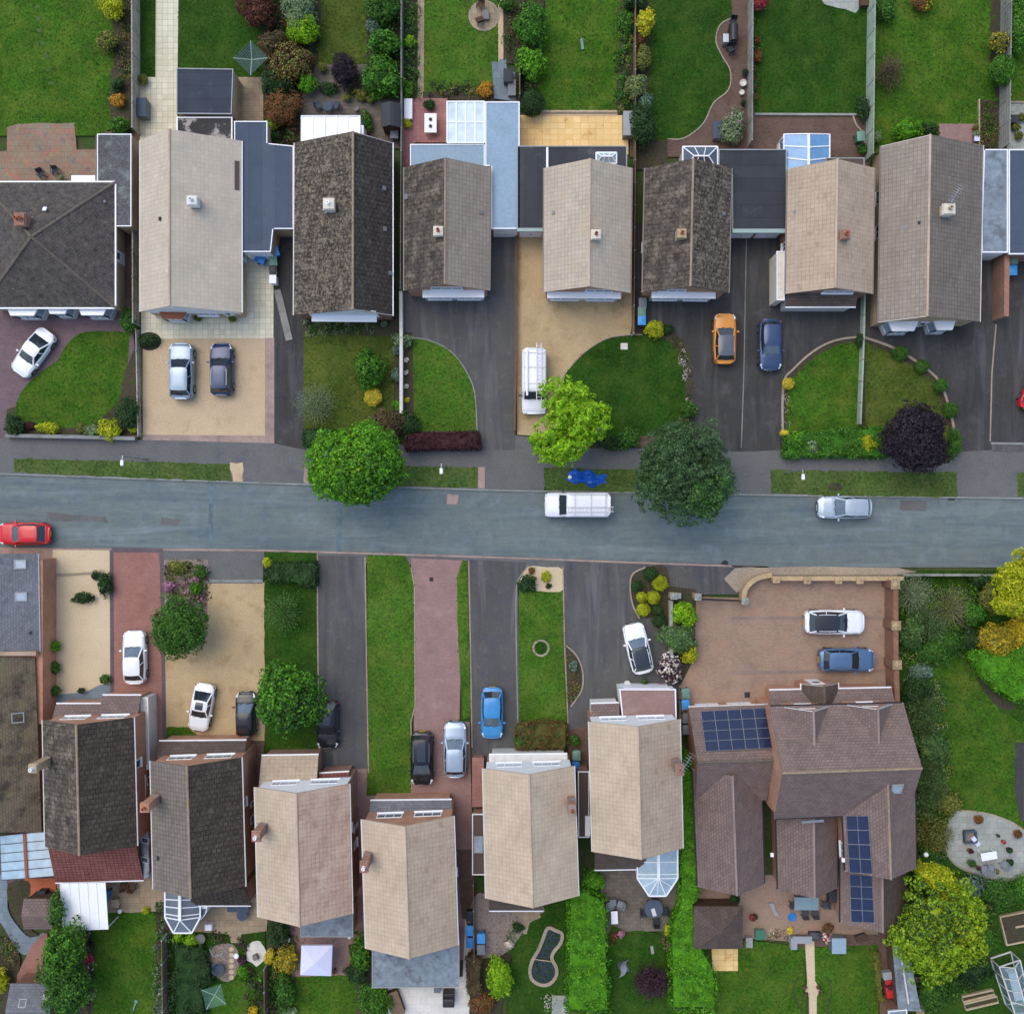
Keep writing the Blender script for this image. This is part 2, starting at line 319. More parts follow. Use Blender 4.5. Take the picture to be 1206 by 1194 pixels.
def wall_mat(name, a, b, mo): M[name] = bricks(name, a, b, mo, .225, .075, kind='obj', ms=.01, patch=.12, bump=.3)
def brick3(name, a, b, mo):      # brickwork that courses correctly on vertical faces of any direction
 m, nt, bs = newmat(name)
 geo = nd(nt, 'ShaderNodeNewGeometry'); sp = nd(nt, 'ShaderNodeSeparateXYZ', {0: geo.outputs['Position']})
 u = nd(nt, 'ShaderNodeMath', {0: sp.outputs[0], 1: sp.outputs[1]}, operation='ADD').outputs[0]
 v = nd(nt, 'ShaderNodeCombineXYZ', {0: u, 1: sp.outputs[2]}).outputs[0]
 br = nd(nt, 'ShaderNodeTexBrick', {'Vector': v, 'Color1': a, 'Color2': b, 'Mortar': mo, 'Scale': 1, 'Mortar Size': .008, 'Brick Width': .225, 'Row Height': .075})
 k = mrange(nt, noise(nt, geo.outputs['Position'], .8, 5), .3, .7, .82, 1.18)
 col = mixc(nt, 1.0, br.outputs['Color'], nd(nt, 'ShaderNodeCombineColor', {0: k, 1: k, 2: k}).outputs[0], 'MULTIPLY')
 finish(nt, bs, col, .9, br.outputs['Fac'], -.3)
 M[name] = m
brick3('brick_red', srgb(142, 100, 82), srgb(160, 116, 96), srgb(154, 138, 124))
brick3('brick_orange', srgb(170, 120, 94), srgb(188, 136, 108), srgb(174, 150, 130))
brick3('brick_buff', srgb(172, 146, 112), srgb(190, 164, 128), srgb(176, 160, 138))
brick3('brick_brown', srgb(122, 84, 66), srgb(142, 100, 80), srgb(138, 118, 102))
brick3('stone_tan', srgb(172, 148, 112), srgb(190, 166, 130), srgb(150, 130, 102))
lich = lambda c, s, amt=.8: (c, s, .56, .66, amt)
def roof(name, a, b, mo, ms=.02, tw=.33, th=.3, off=0, swap=False, spots=(), patch=.12, ps=.35, noisy=.5, bump=.6, grain=.14):
 M[name] = bricks(name, a, b, mo, tw, th, kind='uv', ms=ms, off=off, swap=swap, spots=spots, patch=patch, ps=ps, noisy=noisy, bump=bump, grain=grain, rough=.9)
roof('tiles_beige', srgb(186, 168, 145), srgb(197, 179, 155), srgb(172, 154, 132), .014, spots=[(srgb(160, 140, 120), .5, .5, .72, .5), (srgb(206, 192, 170), .8, .54, .76, .4), (srgb(150, 128, 110), 2.3, .6, .72, .4), (srgb(146, 140, 124), 5, .62, .74, .4)])
roof('tiles_pale', srgb(188, 175, 156), srgb(201, 187, 167), srgb(174, 165, 150), .014, spots=[(srgb(180, 174, 158), .6, .46, .7, .6), (srgb(198, 180, 158), .9, .56, .76, .5)])
roof('tiles_grey', srgb(176, 164, 146), srgb(190, 177, 158), srgb(148, 140, 126), .014, spots=[(srgb(190, 168, 140), .45, .48, .7, .6)])
roof('tiles_pink', srgb(176, 150, 132), srgb(192, 166, 146), srgb(142, 112, 98), .02, noisy=.9, spots=[(srgb(200, 184, 160), .35, .46, .7, .6), (srgb(150, 118, 104), 1.2, .5, .68, .65), (srgb(140, 130, 116), 4.5, .6, .74, .45)])
roof('tiles_tan', srgb(174, 155, 133), srgb(188, 169, 147), srgb(152, 132, 112), .02, noisy=.8, spots=[(srgb(190, 172, 148), .6, .5, .7, .5), (srgb(134, 110, 92), 1.4, .55, .72, .55), (srgb(146, 138, 122), 4.5, .6, .74, .45)])
roof('tiles_drab', srgb(114, 107, 99), srgb(130, 121, 111), srgb(86, 79, 73), .022, patch=.12, spots=[(srgb(100, 90, 80), .6, .5, .7, .5)])
roof('tiles_drab_pale', srgb(142, 131, 119), srgb(156, 145, 131), srgb(114, 103, 93), .016, spots=[(srgb(130, 114, 100), .6, .5, .72, .5)])
blot = [(srgb(148, 138, 122), 1.5, .5, .62, .55), (srgb(44, 40, 37), 1.2, .5, .62, .7)]
mossy = blot + [(srgb(142, 130, 106), 4.5, .5, .62, .75), (srgb(50, 45, 42), 3.6, .5, .62, .85), (srgb(172, 162, 140), 9, .61, .67, .8)]
roof('tiles_dark', srgb(80, 72, 66), srgb(100, 90, 81), srgb(38, 34, 32), .03, tw=.36, th=.34, off=.5, swap=True, spots=mossy, patch=.2, noisy=.6, bump=1)
roof('tiles_dark_shaded', srgb(66, 60, 56), srgb(82, 74, 70), srgb(30, 27, 26), .03, tw=.36, th=.34, off=.5, swap=True, spots=[(srgb(112, 102, 86), 1.6, .54, .66, .45), (srgb(104, 96, 82), 6, .56, .68, .6), (srgb(42, 38, 35), 2.6, .5, .66, .8)], patch=.2, noisy=.6, bump=1)
roof('tiles_streak', srgb(86, 78, 70), srgb(108, 98, 87), srgb(44, 40, 37), .035, tw=.62, th=.34, off=.5, swap=True, spots=blot + [(srgb(72, 66, 61), 1.1, .46, .64, .8), (srgb(156, 134, 96), .45, .62, .74, .5), (srgb(50, 46, 42), 4.5, .53, .65, .75), (srgb(148, 138, 116), 6, .61, .7, .5), (srgb(172, 164, 144), 9, .62, .68, .8)], patch=.2, noisy=.8, bump=1)
roof('tiles_grid', srgb(68, 61, 54), srgb(88, 79, 69), srgb(32, 29, 27), .034, tw=.36, th=.36, off=.5, swap=True, spots=[(srgb(112, 103, 92), 1.4, .56, .68, .5), (srgb(56, 50, 45), 1.3, .46, .64, .8), (srgb(160, 150, 130), 9, .63, .69, .75), (srgb(126, 114, 94), 6, .61, .7, .45), (srgb(42, 38, 34), 4.5, .54, .66, .7)], patch=.2, noisy=.85, bump=1)
roof('tiles_hip', srgb(78, 74, 72), srgb(94, 88, 84), srgb(58, 54, 52), .012, tw=.3, th=.2, off=.5, spots=[(srgb(118, 108, 96), .9, .52, .66, .5), (srgb(112, 104, 92), 3.5, .54, .68, .6), (srgb(50, 47, 46), 2.6, .5, .66, .7), (srgb(160, 156, 146), 8, .63, .69, .9)], patch=.15, bump=.8)
roof('tiles_moss', srgb(104, 92, 76), srgb(120, 108, 90), srgb(78, 66, 52), .012, tw=.3, th=.2, off=.5, spots=[(srgb(112, 108, 78), .7, .48, .62, .7), (srgb(60, 54, 50), .6, .46, .62, .85), (srgb(146, 136, 108), 9, .6, .7, .5)], patch=.2, bump=.8)
roof('tiles_purple', srgb(119, 102, 97), srgb(135, 116, 109), srgb(85, 73, 70), .016, tw=.3, th=.22, off=.5, noisy=.3, patch=.12, spots=[(srgb(98, 87, 82), .8, .48, .68, .6), (srgb(150, 134, 116), 1.3, .58, .74, .4), (srgb(164, 146, 130), 9, .62, .7, .5)])
roof('tiles_umber', srgb(88, 76, 70), srgb(104, 90, 82), srgb(62, 54, 50), .014, tw=.3, th=.22, off=.5, patch=.15, spots=[(srgb(70, 60, 56), .8, .5, .7, .5)])
roof('tiles_red', srgb(120, 74, 68), srgb(142, 92, 82), srgb(78, 42, 40), .03, tw=.3, th=.24, off=0, patch=.15)
roof('tiles_slate', srgb(106, 108, 112), srgb(122, 124, 128), srgb(84, 86, 92), .012, tw=.3, th=.2, off=.5, patch=.16, spots=[(srgb(146, 150, 154), 2.2, .56, .74, .6), (srgb(84, 84, 88), 1.2, .52, .7, .6)])
M['ridge_pale'] = surf('ridge_pale', srgb(182, 160, 140), srgb(196, 174, 153), s=5, bump=.4)
M['ridge_lichen'] = surf('ridge_lichen', srgb(140, 124, 104), srgb(162, 144, 120), s=6, bump=.6, spots=[(srgb(160, 128, 76), 1.2, .54, .7, .6), (srgb(92, 82, 74), 3, .55, .7, .7)])
M['ridge_mauve'] = surf('ridge_mauve', srgb(138, 122, 116), srgb(154, 136, 128), s=5, bump=.4)
M['ridge_dark'] = surf('ridge_dark', srgb(96, 88, 80), srgb(116, 106, 95), s=6, bump=.6)
M['felt_dark'] = bricks('felt_dark', srgb(60, 62, 66), srgb(68, 70, 74), srgb(46, 47, 50), 7, 1.0, ms=.018, noisy=.3, bump=.2, rot=PI / 2, patch=.1, spots=[(srgb(98, 96, 92), .45, .56, .6, .6)])
M['felt_black'] = bricks('felt_black', srgb(54, 56, 60), srgb(62, 64, 68), srgb(40, 41, 44), 7, 1.0, ms=.018, noisy=.3, bump=.2, patch=.14, spots=[(srgb(92, 96, 96), .7, .58, .76, .5)])
M['felt_slate'] = bricks('felt_slate', srgb(72, 82, 96), srgb(79, 90, 104), srgb(60, 69, 82), 8, 1.0, ms=.016, noisy=.4, bump=.2, patch=.1, rot=PI / 2, spots=[(srgb(98, 108, 118), 1.1, .6, .76, .4), (srgb(58, 64, 74), 2, .6, .75, .5)])
M['felt_navy'] = bricks('felt_navy', srgb(56, 61, 70), srgb(62, 68, 78), srgb(44, 48, 56), 8, 1.0, ms=.016, noisy=.4, bump=.2, patch=.12, spots=[(srgb(84, 90, 98), 1.3, .6, .76, .4)])
M['felt_blue'] = surf('felt_blue', srgb(136, 158, 174), srgb(150, 172, 188), s=5, bump=.2, patch=.06, spots=[(srgb(120, 138, 150), .7, .55, .75, .5), (srgb(108, 120, 126), 3, .64, .74, .5)])
M['felt_mottle'] = surf('felt_mottle', srgb(112, 122, 130), srgb(140, 152, 160), s=2.5, bump=.3, patch=.14, spots=[(srgb(82, 84, 88), .8, .5, .66, .7), (srgb(172, 184, 190), 1.4, .58, .74, .5)])
M['felt_gravel'] = surf('felt_gravel', srgb(70, 70, 72), srgb(112, 112, 110), s=9, bump=.8, bs=18, patch=.12, spots=[(srgb(132, 140, 138), .8, .52, .64, .6), (srgb(44, 44, 46), 6, .55, .68, .7)])
M['felt_wash'] = surf('felt_wash', srgb(58, 56, 58), srgb(74, 72, 72), s=8, bump=.3, spots=[(srgb(168, 162, 156), .7, .52, .58, .9)])
M['white'] = plain('white_upvc', srgb(238, 240, 242), .4, vary=.03)
M['white_dirty'] = plain('white_painted', srgb(208, 206, 200), .5, vary=.06, dirt=srgb(160, 156, 144))
M['bright_white'] = plain('white_board', srgb(248, 249, 250), .5, vary=.02)
M['gutter_grey'] = plain('gutter_grey', srgb(128, 122, 114), .5)
M['grey_trim'] = plain('grey_trim', srgb(150, 154, 156), .5)
M['green_trim'] = plain('green_trim', srgb(146, 168, 160), .5)
M['black_trim'] = plain('black_trim', srgb(40, 40, 42), .4)
M['pane'] = plain('window_glass', srgb(62, 74, 86), .08, spec=.9, vary=.15, s=.9)
M['pane_light'] = plain('pale_pane_glass', srgb(150, 166, 178), .1, spec=.9, vary=.2, s=2)  # paler blue-grey pane colour, for windows and rooflights alike
M['poly_blue'] = sheetglass('poly_blue', srgb(120, 170, 214), .18)
M['poly_white'] = sheetglass('poly_white', srgb(208, 226, 232), .15)
M['poly_smoke'] = sheetglass('poly_smoke', srgb(112, 122, 134), .2)
M['poly_ice'] = sheetglass('poly_ice', srgb(180, 206, 218), .18)
M['poly_pale'] = sheetglass('poly_pale', srgb(244, 245, 238), .05, .3)
M['clear'] = sheetglass('clear_glass', srgb(150, 170, 176), .6, .08)
M['lead'] = plain('lead_flashing', srgb(128, 134, 140), .5, metal=.3, vary=.15)
M['metal'] = plain('galvanised_steel', srgb(176, 180, 182), .35, metal=.7)
M['pot_terra'] = plain('terracotta', srgb(150, 88, 62), .8)
M['pot_grey'] = plain('grey_pot', srgb(120, 118, 114), .8)
M['cream'] = plain('cream_render', srgb(216, 208, 190), .7, dirt=srgb(170, 160, 140))
M['bark'] = surf('bark', srgb(84, 70, 56), srgb(116, 98, 80), s=9, bump=.8, kind='obj')
M['twig'] = surf('twig', srgb(140, 136, 116), srgb(166, 160, 140), s=9, bump=.4, kind='obj')
M['plastic_black'] = plain('black_plastic', srgb(44, 45, 48), .45)
M['plastic_blue'] = plain('blue_plastic', srgb(38, 120, 190), .4, vary=.06)
M['plastic_lblue'] = plain('light_blue_plastic', srgb(62, 150, 214), .4, vary=.06)
M['plastic_green'] = plain('green_plastic', srgb(62, 120, 92), .45)
M['plastic_sage'] = plain('sage_plastic', srgb(104, 140, 124), .5)
M['plastic_grey'] = plain('grey_plastic', srgb(110, 116, 122), .5)
M['plastic_red'] = plain('red_plastic', srgb(190, 44, 44), .4)
M['wicker'] = surf('wicker', srgb(58, 60, 66), srgb(86, 88, 94), s=22, bump=.8, kind='obj')
M['cushion'] = plain('grey_cushion', srgb(128, 134, 142), .9, bump=.2)
M['glass_top'] = plain('table_glass', srgb(128, 150, 156), .12, spec=.9)
M['canvas'] = plain('white_canvas', srgb(242, 244, 246), .8, bump=.1, vary=.03)
M['canvas_lilac'] = plain('lilac_white_canvas', srgb(214, 216, 238), .8, bump=.1, vary=.03)
M['tarp_blue'] = plain('tarpaulin', srgb(28, 92, 186), .4, vary=.2, bump=.3)
M['netting'] = sheetglass('green_netting', srgb(92, 140, 112), .6, .7)
M['water'] = plain('pond_water', srgb(36, 46, 46), .06, spec=.8, vary=.3)
M['solar'] = bricks('solar_cells', srgb(21, 32, 62), srgb(26, 39, 73), srgb(46, 58, 88), .16, .16, kind='uv', off=0, ms=.006, rough=.2, spec=.6, noisy=0, grain=.04, bump=.02)
LF = {}; LAWNS = []; SHEETS = []
def lf(n, a, b, c=None, **k): LF[n] = leafm('leaf_' + n, srgb(*a), srgb(*b), srgb(*c) if c else None, **k)
lf('tuft', (42, 72, 18), (62, 94, 28), (90, 108, 44), mott=.2)
lf('green', (42, 78, 24), (66, 112, 34), (94, 138, 50))
lf('fresh', (56, 106, 14), (84, 146, 22), (120, 178, 42))
lf('lime', (88, 142, 12), (130, 180, 20), (172, 204, 44))
lf('acid', (124, 144, 18), (176, 182, 26), (208, 206, 48))
lf('gold', (156, 136, 20), (204, 176, 28), (224, 202, 58))
lf('deep', (32, 56, 24), (46, 76, 34), (70, 100, 50))
lf('emerald', (42, 82, 18), (64, 118, 26), (104, 156, 50))
lf('sage', (88, 112, 70), (120, 144, 96), (152, 170, 128))
lf('olive', (84, 92, 36), (118, 124, 52), (148, 148, 74))
lf('ash', (54, 82, 48), (78, 108, 66), (112, 140, 96))
lf('photinia', (128, 66, 46), (96, 98, 46), (66, 96, 38))
lf('limeolive', (88, 126, 18), (130, 166, 28), (172, 196, 48))
lf('conifer', (54, 84, 38), (78, 112, 54), (114, 142, 80))
lf('copper', (58, 34, 28), (98, 58, 42), (128, 82, 56))
lf('rust', (112, 62, 40), (134, 88, 52), (92, 104, 46))
lf('purple', (34, 27, 36), (48, 38, 48), (68, 56, 64))
lf('maroon', (48, 26, 31), (72, 38, 42), (96, 56, 56))
lf('plum', (54, 34, 44), (78, 52, 64), (98, 70, 84))
lf('orange', (176, 120, 30), (204, 150, 48), (150, 130, 50))
lf('yellowball', (186, 166, 30), (212, 194, 52), (230, 216, 96))
lf('bluegreen', (72, 96, 78), (98, 122, 102), (132, 154, 136))
lf('pinkflower', (150, 92, 120), (186, 132, 158), (214, 172, 188))
lf('whiteflower', (190, 178, 160), (222, 212, 198), (236, 228, 220))
lf('redflower', (140, 40, 48), (176, 66, 70), (206, 120, 116))
lf('brownleaf', (74, 62, 40), (98, 84, 54), (122, 110, 76))
def unit(n):
 v = RNG.normal(size=(n, 3)); return v / np.linalg.norm(v, axis=1, keepdims=True)
def leaf_geo(C, N, size, asp=.62, var=.35):
 n = len(C); N = N / (np.linalg.norm(N, axis=1, keepdims=True) + 1e-9)
 t = np.cross(N, unit(n)); t /= (np.linalg.norm(t, axis=1, keepdims=True) + 1e-9); b = np.cross(N, t)
 s = (size * RNG.uniform(1 - var, 1 + var, n) / 2)[:, None]
 bend = N * s * .25
 V = np.stack([C - t * s * 1.15, C + b * s * asp + bend, C + t * s * 1.15, C - b * s * asp + bend], 1)
 return V.reshape(-1, 3)
def quads_mesh(name, V, mat, L, core=None):
 me = bpy.data.meshes.new(name); n = len(V) // 4
 F = np.arange(4 * n).reshape(-1, 4)
 if core is not None:
  F = np.concatenate([F, core[1] + len(V)]); V = np.concatenate([V, core[0]])
 V = V - np.array(L)
 me.vertices.add(len(V)); me.vertices.foreach_set('co', V.astype(np.float32).ravel())
 me.loops.add(F.size); me.loops.foreach_set('vertex_index', F.astype(np.int32).ravel())
 me.polygons.add(len(F)); me.polygons.foreach_set('loop_start', np.arange(0, F.size, 4, dtype=np.int32))
 me.materials.append(mat); me.update(calc_edges=True); me.validate()
 return me
def link(name, me, L, parent=None):
 o = bpy.data.objects.new(name, me); COL.objects.link(o)
 if parent: o.parent = parent
 else: o.location = L
 ORG[o.name] = Vector(L); return o
def core_blob(c, r, f=.72, n=14, m=8):
 V = []; F = []
 for j in range(m + 1):
  th = PI * j / m
  for i in range(n):
   ph = 2 * PI * i / n; k = f * (1 + .14 * math.sin(3 * ph + 2 * th + c[0]) + .1 * math.sin(5 * ph - 3 * th + c[1]))
   V.append((c[0] + r[0] * k * math.sin(th) * math.cos(ph), c[1] + r[1] * k * math.sin(th) * math.sin(ph), c[2] + r[2] * k * math.cos(th)))
 for j in range(m):
  for i in range(n): F.append((j * n + i, (j + 1) * n + i, (j + 1) * n + (i + 1) % n, j * n + (i + 1) % n))
 return np.array(V), np.array(F)
def crown(c, r, leaf, cr, cover=2.2, lump=.26, asp=.62, gap=.06, up=.4, spread=1.0, flat=.25, mx=16000):
 rx, ry, rz = r; area = 2 * PI * rx * ry * .8 + PI * (rx + ry) * rz * .8
 nc = int(max(7, min(420, area / (cr * cr * 1.15)))); n = int(min(mx, area * cover / (leaf * leaf * asp)))
 i = np.arange(nc) + .5; z = 1 - i / nc * (1 + flat); ph = i * 2.39996 + RNG.uniform(0, 6)
 z = np.clip(z + RNG.normal(0, .05, nc), -.6, 1); s = np.sqrt(np.maximum(0, 1 - z * z))
 a = np.arctan2(s * np.sin(ph), s * np.cos(ph)); p = RNG.uniform(0, 6, 4)
 lumps = 1 + lump * (.5 * np.sin(2 * a + p[0]) + .5 * np.sin(3 * a + p[1] + 2 * z) + .4 * np.sin(5 * a + p[2]) + RNG.normal(0, .45, nc))
 keep = RNG.uniform(size=nc) > gap
 D = np.stack([s * np.cos(ph), s * np.sin(ph), z], 1)
 rr = np.array([max(rx - cr * .8, rx * .3), max(ry - cr * .8, ry * .3), max(rz - cr * .8, rz * .3)])
 CC = D * rr * (lumps * RNG.uniform(.86, 1.04, nc))[:, None]
 CC = CC[keep]; D = D[keep]; k = RNG.integers(0, len(CC), n)
 csz = RNG.uniform(.75, 1.25, len(CC))
 u = unit(n); u = u + D[k] * .55 + np.array([0, 0, up * .5]); u /= np.linalg.norm(u, axis=1, keepdims=True)
 rad = cr * csz[k] * RNG.uniform(.25, 1, n) ** .5 * spread
 P = CC[k] + u * rad[:, None]
 Nn = u * .7 + D[k] * .35 + np.array([0, 0, up]) + RNG.normal(0, .35, (n, 3))
 return P + np.array(c), Nn
def trunk(root, base, h, r, spread, limbs=5, mat='bark', name='trunk'):
 mb = MB(); b = Vector(base)
 mb.tube([b, b + Vector((.04 * h * .3, 0, h * .35)), b + Vector((.02, .05, h * .72))], [r * 1.25, r, r * .7], 8)
 for i in range(limbs):
  a = 2 * PI * i / limbs + rnd.uniform(-.3, .3); s = spread * rnd.uniform(.5, .8)
  mb.tube([b + Vector((0, 0, h * rnd.uniform(.3, .5))), b + Vector((s * .5 * math.cos(a), s * .5 * math.sin(a), h * .68)), b + Vector((s * math.cos(a), s * math.sin(a), h * rnd.uniform(.78, .92)))], [r * .6, r * .4, r * .15], 6)
 return mb.build(name, M[mat], root, smooth=True)
def plant(name, label, cat, px, py, rx, leafs='green', ry=None, h=None, leaf=.15, cr=None, group=None, wood=True, core=.72, fname='foliage', zb=0, extra=None, **k):
 ry = ry or rx; RX = rx / S; RY = ry / S; mr = (RX + RY) / 2
 h = h or max(.5, min(1.7 * mr, 2.6)); cz = zb + max(h * .5, h - mr); rz = h + zb - cz
 f = (H - cz) / H; RX *= f; RY *= f
 c = W(px, py, cz); L = (c.x, c.y, zb); root = thing(name, label, cat, L, group)
 cr = cr or max(.13, .26 * mr)
 cl = cz - (0 if h > 3 else .25 * rz)
 P, N = crown((0, 0, 0), (RX, RY, rz), leaf, cr, **k)
 P = P + np.array([c.x, c.y, cz])
 co = core_blob((c.x, c.y, cz - rz * .1), (RX, RY, rz), core) if core else None
 me = quads_mesh(fname, leaf_geo(P, N, leaf, k.get('asp', .62)), LF[leafs], L, co)
 link(fname, me, L, root)
 if extra:        # blossom or a second tone of leaf through part of the crown
  for (en, em, frac, es, sel) in extra:
   idx = RNG.choice(len(P), int(len(P) * frac), replace=False)
   if sel: idx = idx[sel(P[idx] - np.array(c))]
   me = quads_mesh(en, leaf_geo(P[idx] * 1.0 + N[idx] * .04, N[idx], es, .8), LF[em], L); link(en, me, L, root)
 if wood: trunk(root, L, max(cz, h * .7) - zb, max(.03, .035 * h), mr * .8, 5 if h > 2 else 3, name='trunk' if h > 3 else 'stem')
 return root
def wispy(name, label, px, py, rx, leafs, ry=None, h=2., n=46, leaf=.12, per=34, group=None, mat='twig', up=.5):
 ry = ry or rx; RX = rx / S * .98; RY = ry / S * .98; c = W(px, py, h * .6); L = (c.x, c.y, 0); root = thing(name, label, name, L, group)
 mb = MB(); P = []; N = []
 for i in range(n):
  a = i * 2.39996; q = math.sqrt((i + .5) / n); e = Vector((RX * q * math.cos(a), RY * q * math.sin(a), h * (1 - .55 * q * q) * rnd.uniform(.85, 1.05)))
  b = Vector((0, 0, .1)); m_ = Vector((e.x * .45, e.y * .45, e.z * .72)); Lb = Vector(L)
  mb.tube([b + Lb, m_ + Lb, e + Lb], [.018, .013, .006], 4)
  t = RNG.uniform(.35, 1.02, per)[:, None]
  B = np.array(b); Mi = np.array(m_); E = np.array(e)
  pts = (1 - t) ** 2 * B + 2 * t * (1 - t) * Mi + t * t * E + RNG.normal(0, .09 + .05 * h / 2, (per, 3))
  P.append(pts); N.append(RNG.normal(0, .5, (per, 3)) + np.array([0, 0, up]))
 P = np.concatenate(P) + np.array(L); N = np.concatenate(N)
 link('foliage', quads_mesh('foliage', leaf_geo(P, N, leaf, .4), LF[leafs], L), L, root)
 mb.build('branches', M[mat], root)
 return root
def inpoly(P, poly):
 x, y = P[:, 0], P[:, 1]; r = np.zeros(len(P), bool); n = len(poly)
 for i in range(n):
  (x1, y1), (x2, y2) = poly[i], poly[i - 1]
  r ^= ((y1 > y) != (y2 > y)) & (x < (x2 - x1) * (y - y1) / ((y2 - y1) or 1e-9) + x1)
 return r
def polypts(poly, n):
 a = np.array(poly); lo = a.min(0); hi = a.max(0); out = []
 c = 0
 while c < n:
  p = RNG.uniform(lo, hi, (n * 2, 2)); p = p[inpoly(p, poly)]; out.append(p); c += len(p)
  if len(p) == 0: break
 return np.concatenate(out)[:n]
def parea(poly): return abs(sum(a[0] * b[1] - b[0] * a[1] for a, b in zip(poly, poly[1:] + poly[:1]))) / 2
def hedge(name, label, cat, pts, h, leafs, leaf=.13, cr=.3, group=None, cover=1.9, mx=30000, lumpy=.12, ingrow=1.):
 z = h; P2 = [W(x, y, h * .9) for x, y in pts]; poly = [(p.x, p.y) for p in P2]; cx = sum(p[0] for p in poly) / len(poly); cy = sum(p[1] for p in poly) / len(poly); L = (cx, cy, 0)
 root = thing(name, label, cat, L, group)
 A = parea(poly); per = sum(math.dist(a, b) for a, b in zip(poly, poly[1:] + poly[:1]))
 nt = int(A / (cr * cr * .9)) + 4; ns = int(per * h / (cr * cr * .9)) + 4
 T = polypts(poly, nt); CT = np.concatenate([T, np.full((len(T), 1), h - cr * .7)], 1)
 CT[:, 2] += RNG.normal(0, lumpy, len(CT)) + .5 * lumpy * np.sin(CT[:, 0] * 1.3) + .5 * lumpy * np.sin(CT[:, 1] * 1.7)
 e = []
 for a, b in zip(poly, poly[1:] + poly[:1]):
  m_ = int(math.dist(a, b) / per * ns) + 1; t = RNG.uniform(0, 1, m_)
  e.append(np.stack([a[0] + (b[0] - a[0]) * t, a[1] + (b[1] - a[1]) * t, RNG.uniform(.1, h - cr * .5, m_)], 1))
 CE = np.concatenate(e); d = np.array([cx, cy, 0]) - CE; d[:, 2] = 0; d /= (np.linalg.norm(d, axis=1, keepdims=True) + 1e-9)
 DE = -d; CE = CE + d * cr * .55
 CC = np.concatenate([CT, CE]); DD = np.concatenate([np.tile([0, 0, 1.], (len(CT), 1)), DE])
 n = int(min(mx, (A + per * h) * cover / (leaf * leaf * .62))); k = RNG.integers(0, len(CC), n)
 u = unit(n) + DD[k] * .6; u /= np.linalg.norm(u, axis=1, keepdims=True)
 P = CC[k] + u * (cr * RNG.uniform(.3, 1.1, n))[:, None]
 N = u * .6 + DD[k] * .5 + np.array([0, 0, .4]) + RNG.normal(0, .35, (n, 3))
 inner = [((p[0] - cx) * .92 + cx, (p[1] - cy) * .92 + cy) for p in poly]
 me = quads_mesh('foliage', leaf_geo(P, N, leaf), LF[leafs], L); link('foliage', me, L, root)
 mb = MB(); mb.prism(inner, 0.02, h - cr * .8); mb.build('branches', LF[leafs], root)
 return root
def cover(name, pts, leafs, h=.35, leaf=.13, dens=1.4, blobs=None, extra=(), mx=9000):
 dens *= 2.6
 P2 = [W(x, y, h * .5) for x, y in pts]; poly = [(p.x, p.y) for p in P2]; A = parea(poly); L = (poly[0][0], poly[0][1], 0)
 nb = blobs or int(A / .1) + 3; B = polypts(poly, nb); bh = h * RNG.uniform(.35, 1.5, len(B)); br = RNG.uniform(.14, .42, len(B))
 n = int(min(mx, A * dens / (leaf * leaf * .62))); k = RNG.integers(0, len(B), n)
 u = unit(n); u[:, 2] = np.abs(u[:, 2])
 P = np.concatenate([B[k] + u[:, :2] * br[k][:, None], (u[:, 2] * bh[k] * RNG.uniform(.6, 1.1, n))[:, None] + .02], 1)
 N = u * .6 + np.array([0, 0, .6]) + RNG.normal(0, .4, (n, 3))
 mats = [leafs] + [e for e in extra]; o = None
 own = RNG.integers(0, len(mats), len(B))[k]
 V = leaf_geo(P, N, leaf); me = quads_mesh(name, V, LF[mats[0]], L)
 for m_ in mats[1:]: me.materials.append(LF[m_])
 me.polygons.foreach_set('material_index', own.astype(np.int32)[:len(me.polygons)])
 o = link(name, me, L); return tag(o, kind='stuff')
def wpane(root, a, b, z0, z1, nrm, cols=2, rows=1, pane='pane', frame='white', sill=True, name='window', depth=.06):
 a = Vector((a[0], a[1], 0)); b = Vector((b[0], b[1], 0)); d = (b - a).normalized(); n = Vector(nrm).normalized(); w = (b - a).length; up = Vector((0, 0, 1)); bw = .07
 o = (a + b) / 2 + n * .015
 fr = MB(); zc = (z0 + z1) / 2; hh = z1 - z0
 for s in (-1, 1):
  fr.obox(o + d * s * (w / 2 - bw / 2) + up * zc, d, n, up, bw, depth, hh)
  fr.obox(o + up * (zc + s * (hh / 2 - bw / 2)), d, n, up, w - 2 * bw, depth, bw)
 for i in range(1, cols): fr.obox(o + d * (-w / 2 + w * i / cols) + up * zc, d, n, up, .05, depth * .9, hh - 2 * bw)
 for j in range(1, rows): fr.obox(o + up * (z0 + hh * j / rows), d, n, up, w - 2 * bw, depth * .8, .04)
 f = fr.build(name, M[frame], root)
 p = MB(); p.obox(o + n * .0 + up * zc, d, n, up, w - bw, .02, hh - bw); p.build('pane', M[pane], f)
 if sill:
  s_ = MB(); s_.obox(o + n * .05 + up * (z0 - .04), d, n, up, w + .12, .16, .06); s_.build('sill', M[frame], f)
 return f
